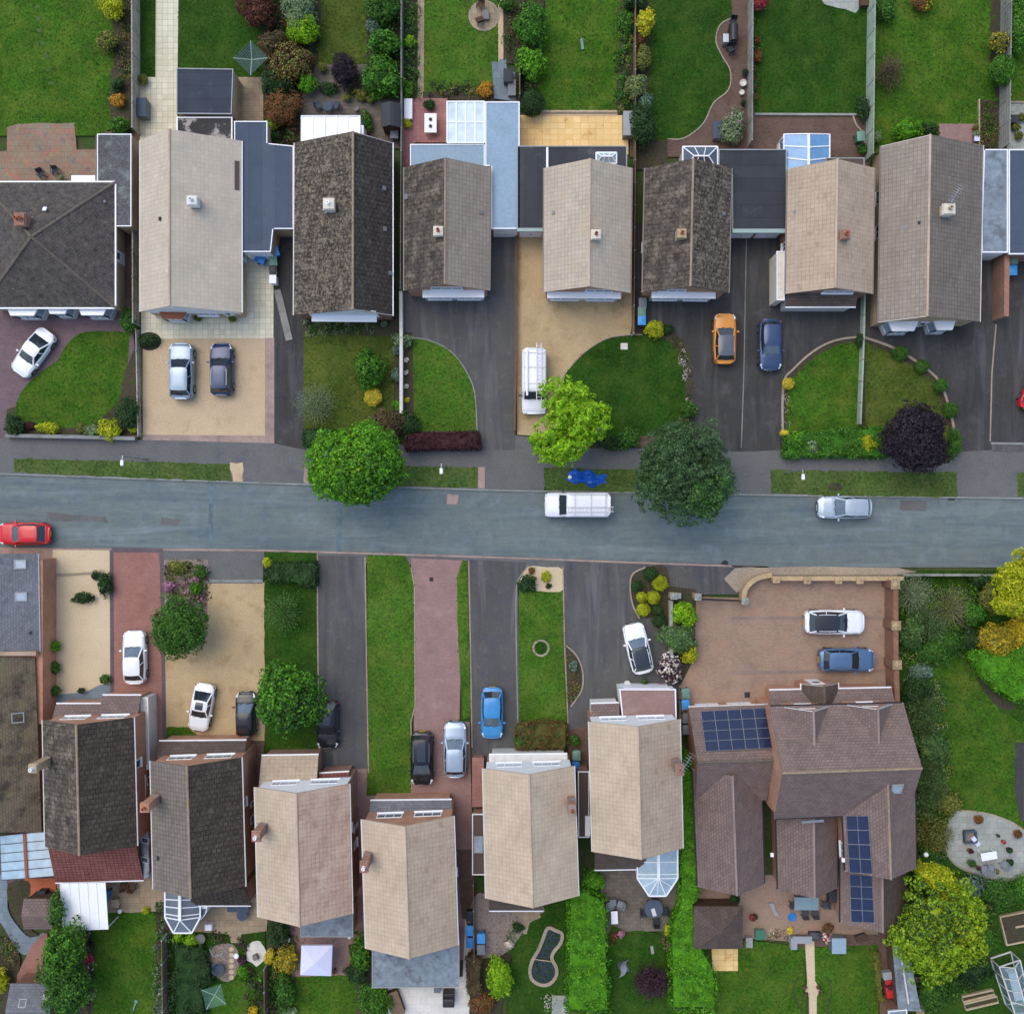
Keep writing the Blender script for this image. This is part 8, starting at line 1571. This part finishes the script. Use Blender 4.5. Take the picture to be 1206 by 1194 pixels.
table(386, 125, .75, .75, 'round blue bistro table behind the white conservatory roof', 'felt_slate', round_=True); chair(375.5, 127, -1.3, 'plastic_navy' if 'plastic_navy' in M else 'felt_slate', 'blue bistro chair left of the round blue table'); chair(397, 127, 1.3, 'felt_slate', 'blue bistro chair right of the round blue table')
for l, x, y, r_ in (('grey pot on the shaded patio near the glossy bush', 409, 118, 4), ('small grey pot on the shaded patio near the shed', 420, 130, 3), ('pale stone pot at the corner of the shaded patio', 437, 120, 3.5), ('brown pot near the white conservatory', 433, 156, 3.2), ('stone pot at the foot of the narrow dry lawn', 381, 82, 4.5)): pot(x, y, r_, l, 'pot_grey', 'olive' if r_ > 3.1 else None)
sbox(481, 129, .6, 1.5, .5, 'white cushioned bench by the thin fence', 'white_dirty', 'white', name='garden_bench', cat='bench'); tb = table(507, 145, .95, 1.5, 'white rectangular table on the terracotta patio', 'white')
for y in (141, 149): c = W(507, y, .72); mb = MB(); mb.lathe(c + UP * .02, [(.1, 0), (.13, .06), (.08, .08)], 14); tag(mb.build('bowl', M['felt_black'], None, c), 'dark round bowl at the ' + ('upper' if y == 141 else 'lower') + ' end of the white table', 'bowl')
pot(506, 126, 5, 'dark leafy pot plant above the white table', 'felt_black', 'deep');
sbox(598.5, 90, .7, 1.0, .8, 'dark storage box on the grey slate path', 'felt_slate', 'felt_dark'); sbox(603, 104, .6, 1.2, .5, 'grey bench-like box beside the light blue flat roof', 'plastic_grey', 'plastic_grey')
chair(566, 9, 2.6, 'wood_dark', 'brown chair at the top of the round stone patio'); chair(565, 27, .4, 'wood_dark', 'brown chair at the bottom of the round stone patio'); sbox(572, 18, .5, .7, .4, 'small grey side table on the round stone patio', 'pot_grey', 'slab_grey' if False else 'pot_grey', name='side_table', cat='table')
t = W(685, 54); mb = MB(); mb.beam(t + Vector((0, .35, .08)), t + Vector((.08, -.35, .08)), .2, .1); mb.lathe(t + Vector((0, .4, 0)), [(.13, 0), (.13, .12), (.04, .16)], 10); tag(mb.build('lawn_sprinkler', M['plastic_sage'], None, t), 'pale green sprinkler lying on the oblong lawn', 'sprinkler')
sbox(739.5, 147, .75, 1.8, 1.1, 'tall grey storage box between yellow patio and dark shrub', 'plastic_grey', 'grey_trim')
c = W(861, 46); o = thing('barbecue', 'black covered barbecue in the bay of the winding brick path', 'barbecue', c); mb = MB(); mb.box((c.x, c.y, .5), (.6, 1.4, .9)); mb.build('body', M['plastic_black'], o, bevel=.05); mb = MB(); mb.cyl((c.x, c.y - .6, .95), .32, 1.2, 14, axis=(0, 1, 0)); mb.build('hood', M['plastic_black'], o)
sbox(854.5, 46.5, .42, .65, .8, 'small grey side table beside the black barbecue', 'metal', 'metal', name='side_table', cat='table'); chair(862, 29, 3, 'plastic_black', 'black chair above the black barbecue'); chair(860, 61, .5, 'plastic_black', 'black chair below the black barbecue'); sbox(845, 154, .65, 1.3, .7, 'blue-grey storage box on the winding brick path', 'plastic_grey', 'felt_slate')
for l, x, y, r_ in (('larger round stone ball pot by the pale fence', 874, 100, 3.8), ('smaller round stone ball pot by the pale fence', 872.5, 111, 2.8), ('dark pot by the pale fence', 876, 88, 3), ('small dark pot by the pale fence below the others', 874, 123, 2.6)): pot(x, y, r_, l, 'slab_white' if 'ball' in l else 'pot_grey', None if 'ball' in l else 'deep')
c = W(1000, 2); mb = MB(); mb.box((W(1018, 5).x, c.y, .25), (.9, 1.1, .5));
tag(mb.build('planter_box', M['wood_dark'], None, W(1018, 5)), 'dark wooden planter at the top edge by the pale green fence', 'planter')
pot(1147, 160, 3.2, 'grey pot beside the vegetable bed', 'pot_grey', 'sage'); pot(1146, 152, 2.6, 'brown pot beside the vegetable bed', 'pot_terra', 'olive'); sbox(1150, 164, .4, .4, .5, 'pale blue tub beside the vegetable bed', 'plastic_grey', 'canvas_lilac', name='tub', cat='tub')
c = W(1152, 145); mb = strip([(1152, 118), (1152, 172)], .08, 0, .25); tag(mb.build('bed_edging', M['wood_pale'], None, c), 'timber edging board of the vegetable bed', 'edging')
sbox(1194, 141, .6, .6, .6, 'dark box on the patio at the eastern edge', 'felt_dark', 'felt_dark');
for l, x, y, m_ in (('terracotta pot at the left front of the lichened bungalow', 363, 377, 'pot_terra'), ('terracotta pot at the middle front of the lichened bungalow', 410.5, 380, 'pot_terra'), ('grey pot at the right front of the lichened bungalow', 453, 382, 'pot_grey')): pot(x, y, 3.6, l, m_, 'sage', 1.1)
pot(235, 375, 4.2, 'shrub in a pot left on the cream front slabs', 'pot_grey', 'olive', 1.2); pot(275, 376, 4.2, 'shrub in a pot right on the cream front slabs', 'pot_grey', 'olive', 1.2)
pot(98, 812, 3, 'dark planter on the grey slabs below the pale gravel', 'felt_black', 'deep'); pot(738, 804, 3.5, 'white pot in front of the pink-brown garage roof', 'white_dirty', None); pot(758, 802, 3, 'small green plant pot in front of the pink-brown garage roof', 'felt_black', 'green'); pot(777, 806, 3, 'pinkish pot at the rose bush and garage corner', 'pot_terra', 'pinkflower')
sbox(136, 1063, .55, .6, .6, 'tan covered crate on the slab patio by the white canopy', 'wood_pale', 'wood_pale'); pot(143, 1071, 2.2, 'white pot at the edge of the square lawn', 'white', None); chair(148, 1041, .2, 'wood_dark', 'dark chair left of the pair under the red lean-to', s=1); chair(158, 1042, -.2, 'wood_dark', 'dark chair right of the pair under the red lean-to'); t = W(159, 1184); mb = MB(); mb.beam(t + Vector((-.1, -.3, .08)), t + Vector((.1, .3, .08)), .12, .12); mb.lathe(t + Vector((.12, .35, 0)), [(.16, 0), (.16, .1), (.05, .14)], 10); tag(mb.build('lawn_sprinkler', M['plastic_sage'], None, t), 'pale green sprinkler at the foot of the square lawn', 'sprinkler'); sbox(50, 1052, .6, .5, .8, 'dark grey bin box on the orange brick terrace', 'felt_dark', 'felt_dark')
table(285, 1078, .85, .85, 'round grey table behind the dark weathered house', 'felt_slate', round_=True); sbox(281, 1068.5, 1.6, .5, .75, 'long grey bench against the rear extension of the dark weathered house', 'plastic_grey', 'felt_slate', name='garden_bench', cat='bench'); sbox(246, 1091, .5, .45, .6, 'white box on the slab patio by the smoky conservatory', 'white', 'white'); pot(238, 1102.5, 5.4, 'grey round tub beside the lime shrubs', 'pot_grey', None, h=.5); pot(279.5, 1123, 2.8, 'white round pot at the gravel circle', 'white', None)
c = W(258, 1138); o = thing('fire_pit', 'grey metal fire pit on the gravel circle', 'fire pit', c); mb = MB(); mb.lathe(c, [(.25, .1), (.5, .45), (.52, .5), (.45, .5), (.2, .2)], 18); mb.build('bowl', M['felt_slate'], o); mb = MB(); [mb.beam(c + Vector((.3 * math.cos(a), .3 * math.sin(a), 0)), c + Vector((.35 * math.cos(a), .35 * math.sin(a), .3)), .05, .05) for a in (0, 2.1, 4.2)]; mb.build('legs', M['plastic_black'], o)
c = W(302, 1125); mb = MB(); mb.box((c.x, c.y, .2), (.35, .4, .4), .4); mb.lathe((c.x, c.y, .4), [(.15, 0), (.2, .05), (.02, .08)], 10); tag(mb.build('sundial', M['pot_grey'], None, c), 'small dark plinth in the middle of the white paved circle', 'sundial')
c = W(258, 1118); mb = MB(); pts = [W(250, 1113), W(254, 1121), W(263, 1120), W(266, 1115)]
for a, b in zip(pts, pts[1:]): mb.beam(a + UP * .7, b + UP * .7, .04, .04); mb.beam(a, a + UP * .7, .04, .04)
tag(mb.build('plant_support', M['green_trim'], None, pts[0]), 'pale green wire plant support at the gravel circle', 'plant support')
c = W(374, 1131, 2.2); o = thing('gazebo', 'lilac-white square gazebo canopy on the pink block patio', 'gazebo', (c.x, c.y, 0)); P = [W(355, 1113, 2.1), W(391.5, 1113, 2.1), W(390, 1149, 2.1), W(353.5, 1148, 2.1)]; A = sum(P, Vector()) / 4 + UP * .55; mb = MB()
for a, b in zip(P, P[1:] + P[:1]): mb.tri(a, b, A, .02); mb.add([a, b, b - UP * .22, a - UP * .22], [(0, 1, 2, 3)])
mb.build('canopy', M['canvas_lilac'], o)
for p in P: q = p.lerp(A, .03); mb = MB(); mb.beam((q.x, q.y, 0), (q.x, q.y, 2.08), .05, .05); mb.build('post', M['metal'], o)
pot(394, 1141, 2.6, 'dark pot at the corner of the lilac gazebo', 'felt_black', 'rust'); pot(340, 1104, 3, 'white stone pot in the dark shrub behind the patched house', 'white_dirty', None); pot(412, 1101.5, 1.6, 'tiny white pot on the patio by the grey rear roof', 'white', None)
c = W(466, 1177); o = thing('corner_bench', 'brown wooden chest with tilted lid on the white patio', 'bench', c); mb = MB(); mb.box((c.x, c.y, .3), (1.0, 1.8, .6), .35); mb.build('body', M['wood_dark'], o, bevel=.02); mb = MB(); mb.box((c.x, c.y, .66), (1.06, 1.86, .08), .35); mb.build('lid', M['wicker'] if False else M['fence_brown'], o, bevel=.02)
c = W(529, 1171); o = thing('covered_barbecue', 'black covered barbecue on the white patio', 'barbecue', c); mb = MB(); mb.box((c.x, c.y, .5), (.9, 1.1, 1.0)); mb.build('cover', M['plastic_black'], o, bevel=.08); mb = MB(); mb.cyl((c.x - .4, c.y, 1.0), .3, .8, 12, axis=(1, 0, 0)); mb.build('hood', M['plastic_black'], o); sbox(515, 1164, .5, .5, .5, 'small grey tub on the white patio below the blue-grey roof', 'plastic_grey', 'plastic_grey')
for i, (x, y) in enumerate(((44, 8), (45, 22), (46, 36), (50, 52), (54, 66), (56, 82), (60, 98), (70, 118))): gs('stepping_stone', circ(x, y, 3.2, 2.6, 9), 'lawn_stone', 3)
T_ = []
for z_, p_ in LAWNS:
 a_ = np.array(p_); a_ = np.clip(a_, -44, 44); q_ = [tuple(v) for v in a_]; n_ = int(parea(q_) * 16)
 if n_ > 4:
  c_ = polypts(q_, n_) + RNG.normal(0, .07, (n_, 2))
  for zs, s_ in SHEETS:
   if zs > z_ and len(c_): c_ = c_[~inpoly(c_, s_)]
  T_.append(c_)
T_ = np.concatenate(T_); T_ = np.concatenate([T_, RNG.uniform(.03, .06, (len(T_), 1))], 1)
tag(link('grass', quads_mesh('grass', leaf_geo(T_, RNG.normal(0, .45, (len(T_), 3)) + np.array([0, 0, 1.]), .15, .34), LF['tuft'], (0, 0, 0)), (0, 0, 0)), kind='stuff')
pq = [(645, 1092), (655, 1095), (662, 1099), (660, 1110), (652, 1120), (650, 1128), (655, 1138), (655, 1148), (648, 1157), (638, 1159), (627, 1153), (624, 1142), (627, 1130), (634, 1118), (639, 1106)]
pc2 = curve(pq, n=3); o = thing('garden_pond', 'kidney-shaped netted pond with stone rim on the lawn', 'pond', W(643, 1125)); mb = strip(pc2, .26, 0, .14, True); mb.build('stone_rim', M['stone_edge'], o); mb = MB(); mb.prism([W(x, y) for x, y in pc2], .0, .05); mb.build('water', M['water'], o)
P = polypts([(W(x, y).x, W(x, y).y) for x, y in pc2], 220); P = P[RNG.uniform(size=len(P)) < .8]; V = leaf_geo(np.concatenate([P, np.full((len(P), 1), .075)], 1), np.tile([0, 0, 1.], (len(P), 1)) + RNG.normal(0, .1, (len(P), 3)), .16); link('water_plants', quads_mesh('water_plants', V, LF['deep'], W(643, 1125)), W(643, 1125), o); mb = MB(); mb.beam(W(629, 1128) + UP * .17, W(651, 1131) + UP * .17, .06, .04); mb.build('net_bar', M['wood_pale'], o)
table(770, 1070, 1.45, 1.45, 'round dark glass table below the pale blue conservatory', 'felt_slate', round_=True)
for l, x, y, a in (('black chair above the round dark glass table', 770, 1058, PI), ('black chair right of the round dark glass table', 782, 1070, PI / 2), ('black chair left of the round dark glass table', 757, 1072, -PI / 2), ('black chair below the round dark glass table', 772, 1083, 0)): chair(x, y, a, 'plastic_black', l)
c = W(770, 1074, .75); mb = MB(); mb.box((c.x, c.y, .76), (.3, .6, .05), .3); tag(mb.build('tray', M['white_dirty'], None, c), 'pale tray on the round dark glass table', 'tray')
table(722, 1063, .5, .5, 'small grey side table between lounge chairs on the slab patio', 'plastic_grey'); chair(730, 1062, 1.2, 'cushion', 'grey cushioned chair right of the small side table'); chair(718, 1063, -1.2, 'cushion', 'grey cushioned chair left of the small side table'); sbox(723.5, 1079.5, .5, .95, .5, 'white topped box below the grey chairs', 'wood_dark', 'white', .05); pot(736, 1064, 2.4, 'small pale pot by the grey cushioned chairs', 'pot_grey', 'sage'); pot(731, 1097, 3.4, 'pink flowering pot at the corner of the slab patio', 'pot_terra', 'pinkflower')
c = W(734, 1138); o = thing('rocker_lounger', 'grey-blue curved lounger on the small round-topped lawn', 'lounger', c); mb = MB(); rows = []
for i in range(13): t = i / 12; y = (t - .5) * 1.3; rows.append([Vector((c.x + s_ * .25 * math.cos(.5) - y * math.sin(.5) * -1 * .6 + .12 * math.sin(t * 6.28), c.y + y + s_ * .12, .18 + .25 * math.cos(t * 6.28) * .5 + .15 * t)) for s_ in (-1, 0, 1)])
mb.grid(rows); mb.grid([[p - UP * .05 for p in r] for r in rows][::-1]); mb.build('seat', M['cushion'], o); mb = MB(); mb.box((c.x, c.y, .06), (.7, .9, .1), .4); mb.build('base', M['felt_slate'], o)
t = W(768, 1118); mb = MB(); mb.beam(t + Vector((-.05, .3, .05)), t + Vector((.05, -.3, .05)), .22, .06); tag(mb.build('stepping_slab', M['concrete'], None, t), 'pale stone slab lying on the small round-topped lawn', 'slab')
table(950, 1064, 1.9, 1.0, 'long blue-grey glass dining table behind the large house', 'glass_top', legm='plastic_black')
for l, x, y, a in (('first dark dining chair above the glass table, on the left', 942, 1054, PI), ('dark dining chair above the glass table, on the right', 957, 1054, PI), ('dark dining chair below the glass table, on the left', 946, 1073, 0), ('dark dining chair below the glass table, on the right', 958, 1072.5, 0), ('dark dining chair at the left end of the glass table', 932, 1063, -PI / 2), ('dark dining chair at the right end of the glass table', 970, 1062, PI / 2)): chair(x, y, a, 'wicker', l)
sbox(980, 1054, .55, .9, 1.0, 'dark tall box beside the glass dining table', 'felt_dark', 'felt_dark'); t = W(932.5, 1079); mb = MB(); mb.lathe(t, [(.3, 0), (.34, .1), (.28, .14), (.2, .08)], 16); tag(mb.build('paddling_bowl', M['plastic_blue'], None, t), 'blue round water bowl on the rear patio', 'bowl'); t = W(911, 1070); mb = MB(); a, b = t + Vector((-.25, .5, .15)), t + Vector((.25, -.5, .15)); mb.beam(a, b, .3, .08); mb.beam(a + Vector((.2, 0, .1)), b + Vector((-.1, .2, .1)), .06, .06); mb.beam(a + UP * .1, a - UP * .15, .3, .05); mb.beam(b + UP * .1, b - UP * .15, .3, .05); tag(mb.build('sun_lounger', M['grey_trim'], None, t), 'pale folding lounger on the rear patio', 'lounger')
pot(885, 1078, 3, 'peach flowering pot beside the hip-roofed shed', 'pot_terra', 'redflower'); pot(888, 1077, 2.4, 'dark pot beside the peach flowering one', 'felt_black', 'deep'); sbox(895, 1100, .7, .7, .55, 'green square planter at the patio edge', 'plastic_sage', 'plastic_green', name='planter', cat='planter'); sbox(882, 1109, .5, .75, .6, 'grey stone block beside the hip-roofed shed', 'concrete', 'concrete', name='stone_block', cat='block')
c = W(944, 1103); mb = MB(); mb.box((c.x - .1, c.y, .55), (1.5, .55, .12)); mb.box((c.x - .75, c.y - .3, .3), (.5, .9, .6)); mb.box((c.x + .5, c.y, .28), (.1, .5, .5)); tag(mb.build('potting_bench', M['grey_trim'], None, c), 'pale grey angled bench at the head of the garden path', 'bench'); sbox(960, 1101, .95, .45, .5, 'dark low trough beside the peach blossomed plant', 'felt_dark', 'felt_dark', name='trough', cat='planter'); sbox(987, 1112, 1.05, 1.15, 1.0, 'blue-grey storage box at the edge of the right-hand lawn', 'plastic_grey', 'canvas_lilac' if False else 'felt_blue'); sbox(1014, 1104, .8, .5, .4, 'dark covered log pile behind the lower rear wing', 'felt_dark', 'wood_dark', .3, 'log_pile', 'log pile')
c = W(864, 1056); pot(864, 1056, 5, 'dark bushy pot under the west rear wing', 'felt_black', 'deep'); t = W(835, 1065); mb = MB(); mb.box((t.x, t.y, .4), (1.4, .4, .8), .1); mb.box((t.x + .2, t.y, .82), (.8, .35, .06), .2); tag(mb.build('garden_clutter', M['tarp_blue'], None, t), 'blue covered pile behind the hip-roofed shed', 'covered pile')
c = W(1043.5, 1158); o = thing('ride_on_mower', 'red and white ride-on mower parked by the grey lean-to store', 'mower', (c.x, c.y, 0)); d = Vector((.14, -.99, 0)).normalized(); q = Vector((-d.y, d.x, 0)); C_ = Vector((c.x, c.y, 0))
mb = MB(); mb.obox(C_ + d * .42 + UP * .52, d, q, UP, .85, .55, .38); mb.build('bonnet', M['plastic_red'], o, bevel=.06); mb = MB(); mb.obox(C_ - d * .1 + UP * .32, d, q, UP, 1.2, .75, .14); mb.build('chassis', M['plastic_black'], o); mb = MB(); mb.obox(C_ - d * .42 + UP * .58, d, q, UP, .42, .46, .14); mb.obox(C_ - d * .62 + UP * .78, d, q, UP, .1, .44, .4); mb.build('seat', M['plastic_red'], o, bevel=.04); mb = MB(); mb.obox(C_ - d * .95 + UP * .5, d, q, UP, .6, .7, .6); mb.build('grass_box', M['grey_trim'], o, bevel=.05); mb = MB(); mb.cyl(C_ - d * .02 + UP * .86, .16, .03, 14); mb.beam(C_ + d * .05 + UP * .6, C_ - d * .02 + UP * .87, .04, .04); mb.build('steering_wheel', M['plastic_black'], o)
for a, b, r_ in ((.6, .32, .18), (.6, -.32, .18), (-.4, .38, .24), (-.4, -.38, .24)): mb = MB(); mb.cyl(C_ + d * a + q * (b - .07) + UP * r_, r_, .14, 14, axis=q); mb.build('wheel', M['tyre'], o)
c = W(1141, 984); o = thing('fire_pit', 'square dark framed fire pit set diagonally on the round stone patio', 'fire pit', c); mb = MB()
sq = [Vector((c.x + .62 * math.cos(.85 + k * PI / 2), c.y + .62 * math.sin(.85 + k * PI / 2), .2)) for k in range(4)]
for i, (a, b) in enumerate(zip(sq, sq[1:] + sq[:1])): mb.beam(a, b, .13, .4 - .004 * i)
mb.build('frame', M['felt_slate'], o); mb = MB(); mb.prism([(p.x, p.y) for p in [c + (p - c) * .86 for p in sq]], .02, .12); mb.build('pebbles', M['gravel_grey'], o)
c = W(1148, 992); mb = MB(); a, b = W(1143, 984) + UP * .3, W(1151, 994) + UP * .25; mb.beam(a, b, .35, .12); mb.beam(a + UP * .1, a.lerp(b, .4) + UP * .12, .3, .06); tag(mb.build('folded_chair', M['canvas_lilac'], None, c), 'pale folded chair lying against the square fire pit', 'chair')
table(1165, 1008, 1.25, .6, 'white oblong table on the round stone patio', 'white', .17); chair(1156, 1021, .2, 'cushion', 'grey chair below the left end of the white oblong table'); chair(1164, 1020, -.1, 'cushion', 'grey chair below the middle of the white oblong table'); chair(1180, 1016, .6, 'cushion', 'grey chair below the right end of the white oblong table')
for l, x, y, r_, m_, f_ in (('large rust plant pot at the top of the round stone patio', 1150, 963, 4.8, 'pot_terra', 'rust'), ('rust plant pot at the right of the round stone patio', 1196, 980, 4.4, 'pot_terra', 'rust'), ('red pot below the square fire pit', 1140.5, 1000, 2.8, 'pot_terra', 'maroon'), ('green bushy pot left of the white oblong table', 1142, 1014, 4.2, 'pot_grey', 'green'), ('small plum pot beside the green bushy pot', 1150, 1020, 2.4, 'pot_terra', 'plum'), ('small red pot near the pale pink slab', 1180, 989.5, 2, 'pot_terra', 'redflower'), ('dark leafy pot right of the white oblong table', 1186.5, 999, 3, 'felt_black', 'deep'), ('dark green pot at the lower right of the round stone patio', 1187, 1013.5, 3.4, 'felt_black', 'deep'), ('olive pot near the grey chairs on the round stone patio', 1171, 1024, 2.8, 'pot_terra', 'olive'), ('tiny dark pot at the top right of the round stone patio', 1173.5, 982.5, 1.6, 'felt_black', None)): pot(x, y, r_, l, m_, f_, 1.1)
c = W(1076, 994); b = c; r = thing('garden_lamp', 'white globe lamp on a post beside the large house', 'garden lamp', b); mb = MB(); mb.cyl(b, .03, 2.2, 8); mb.build('post', M['plastic_black'], r); mb = MB(); mb.lathe(b + UP * 2.2, [(.04, 0), (.15, .08), (.19, .2), (.15, .32), (.04, .39)], 16); mb.build('globe', M['white'], r, smooth=True)
def rbed(pts, label, h=.3):
 o = thing('raised_bed', label, 'raised bed', W(*pts[0])); strip(pts, .14, 0, h, True).build('timber_frame', M['wood_pale'], o); mb = MB(); mb.prism([W(x, y) for x, y in pts], 0, h - .1); mb.build('soil', M['soil'], o); return o
rbed([(1176, 1078), (1216, 1070), (1220, 1104), (1184, 1111)], 'timber raised bed of brown soil below the round stone patio'); rbed([(1134, 1180), (1172, 1171), (1174, 1178), (1136, 1187)], 'long narrow timber raised bed left of the greenhouse'); rbed([(1132, 1172), (1168, 1164), (1170, 1169), (1133, 1178)], 'upper narrow timber raised bed left of the greenhouse', .25)
t = W(1203, 1089); mb = MB(); mb.beam(W(1194, 1090) + UP * .26, W(1212, 1087) + UP * .26, .16, .05); tag(mb.build('plank', M['wood_pale'], None, t), 'pale plank lying on the soil of the raised bed', 'plank')
Z0, Z1 = 1.5, 2.3; G0 = [W(1166, 1128), W(1190, 1120), W(1204, 1180), W(1184, 1182)]; o = thing('greenhouse', 'aluminium framed glass greenhouse in the south-east corner', 'greenhouse', W(1186, 1152)); ra = (G0[0] + G0[1]) / 2 + UP * Z1; rb = (G0[3] + G0[2]) / 2 + UP * Z1; E = [p + UP * Z0 for p in G0]; fr = MB(); gl = MB()
for i in range(5):
 t = i / 4; a, b, k = E[0].lerp(E[3], t), E[1].lerp(E[2], t), ra.lerp(rb, t); fr.beam(a, k, .07, .06); fr.beam(k, b, .07, .06); fr.beam(a - UP * Z0, a, .06, .06); fr.beam(b - UP * Z0, b, .06, .06)
for a, b in ((E[0], E[3]), (E[1], E[2]), (ra, rb), (E[0], E[1]), (E[3], E[2])): fr.beam(a + UP * .02, b + UP * .02, .09, .07)
for a, b in ((G0[0], G0[3]), (G0[1], G0[2]), (G0[0], G0[1]), (G0[3], G0[2])): fr.beam(a + UP * .05, b + UP * .05, .1, .1)
fr.build('frame', M['white_dirty'], o); gl.add([E[0], E[3], rb, ra], [(0, 1, 2, 3)]); gl.add([ra, rb, E[2], E[1]], [(0, 1, 2, 3)]); gl.add([G0[0], G0[3], E[3], E[0]], [(0, 1, 2, 3)]); gl.add([G0[1], G0[2], E[2], E[1]], [(0, 1, 2, 3)]); gl.build('glazing', M['clear'], o); mb = MB(); a, b = W(1187, 1140), W(1195, 1172); mb.beam(a + UP * .75, b + UP * .75, .7, .06); mb.beam(a + UP * .7 + Vector((0, 0, -.35)), a.lerp(b, .05) + UP * .35, .6, .7); tag(mb.build('potting_table', M['canvas'], None, a), 'pale table standing inside the greenhouse', 'table')
# ================================================================== VEHICLES
car(38.5, 415, 234, 'white coupe parked at a slant on the purple block drive', (234, 236, 238), 4.1, 1.74, 1.38, 'coupe', ws='carglass')
car(213.5, 437, 90, 'pale silver-blue car on the gravel, left of the dark one', (138, 156, 172), 4.4, 1.84, 1.6, 'suv', .3, ws='carglass')
car(260.5, 435, 90, 'dark blue-grey estate with silver roof rails on the gravel', (30, 52, 86), 4.1, 1.76, 1.5, 'estate', .3, rails='metal', ws='carglass')
car(28, 628.5, 180, 'bright red hatchback parked at the kerb by the slate roof', (206, 24, 34), 4.05, 1.72, 1.45, 'hatch')
car(158, 774, 91, 'white hatchback on the brick-red drive', (236, 238, 240), 4.15, 1.76, 1.48, 'hatch')
car(237, 832.5, 260, 'white saloon with dark glass roof at a slant on the golden gravel', (234, 236, 236), 3.75, 1.66, 1.4, 'coupe', ws='carglass', roofglass=True)
car(289.5, 841, 90, 'small black hatchback beside the slanted white saloon', (26, 28, 32), 3.45, 1.6, 1.45, 'city')
car(386, 853, 270, 'black hatchback half under the glossy round tree', (24, 26, 31), 3.75, 1.68, 1.45, 'hatch', ws='carglass', roofglass=True)
car(497, 893, 270, 'black people carrier with glass roof on the pink block drive', (24, 25, 29), 4.15, 1.8, 1.62, 'mpv', roofc=(20, 20, 24), rails=(120, 124, 130), roofglass=True)
car(536, 882.5, 90, 'light silver-blue off-roader with roof rails on the pink block drive', (166, 182, 196), 4.3, 1.8, 1.65, 'suv', .4, rails='metal')
car(579.5, 839.5, 270, 'bright blue hatchback on the grey asphalt drive', (58, 138, 196), 4.0, 1.72, 1.5, 'city')
car(751.5, 763.5, 103.5, 'white off-roader with black roof parked at a tilt by the rose bush', (238, 239, 240), 3.95, 1.78, 1.55, 'suv', roofc=(44, 52, 60), rails=(236, 236, 238), roofglass=True)
car(853.5, 399, 90, 'orange crossover with dark roof on the dark asphalt drive', (216, 142, 52), 3.9, 1.74, 1.55, 'suv', roofc=(84, 92, 102), rails=(206, 128, 44), ws='carglass')
car(907, 406, 270, 'dark blue crossover on the dark asphalt drive', (56, 76, 108), 4.0, 1.76, 1.58, 'suv', .3)
car(1224, 456, 60, 'red car nosing out of view at the eastern edge', (196, 30, 44), 4.0, 1.74, 1.45, 'hatch')
car(995, 597.5, 180, 'silver hatchback parked in the road under the verge lamp', (178, 190, 198), 4.2, 1.78, 1.5, 'estate', .4)
car(982.5, 732.5, 0, 'white off-roader with black panoramic roof on the forecourt', (236, 238, 240), 4.65, 1.88, 1.6, 'suv', roofc=(44, 46, 50), rails=(236, 236, 238), ws='carglass')
car(997, 777, 0, 'blue off-roader below the white one on the forecourt', (88, 118, 150), 4.3, 1.82, 1.6, 'suv', .35, ws='carglass')
van(680, 594.5, 180, 'white panel van with roof rack parked in the road')
van(629, 449, 270, 'white panel van with loaded roof rack beside the lime street tree', load=True)
# ================================================================== CAMERA, SKY, SUN
cam = bpy.data.objects.new('camera', bpy.data.cameras.new('camera')); COL.objects.link(cam); cam.location = (0, 0, H); cam.rotation_euler = (0, 0, 0); cam.data.sensor_fit = 'HORIZONTAL'; cam.data.sensor_width = 36; cam.data.lens = 18 / (CX / S / H); cam.data.clip_end = 600; cam.data.clip_start = .5; sc.camera = cam
AZ, EL = -44, 62
w = bpy.data.worlds.new('World'); sc.world = w; w.use_nodes = True; nt = w.node_tree; sky = nt.nodes.new('ShaderNodeTexSky'); sky.sky_type = 'NISHITA'; sky.sun_disc = False; sky.sun_elevation = R(EL); sky.sun_rotation = R(AZ); sky.air_density = 1.0; sky.dust_density = 2.0; sky.ozone_density = .5
nt.links.new(sky.outputs[0], nt.nodes['Background'].inputs[0]); nt.nodes['Background'].inputs[1].default_value = .15
sl = bpy.data.lights.new('sun', 'SUN'); sl.energy = .72; sl.angle = R(55); sl.color = (1, .94, .83); so = bpy.data.objects.new('sun', sl); COL.objects.link(so); so.rotation_euler = Vector((math.sin(R(AZ)) * math.cos(R(EL)), math.cos(R(AZ)) * math.cos(R(EL)), math.sin(R(EL)))).to_track_quat('Z', 'Y').to_euler(); so.location = (-30, 20, 60)
vs = sc.view_settings; vs.view_transform = 'Standard'; vs.look = 'None'; vs.exposure = .63; vs.gamma = 1
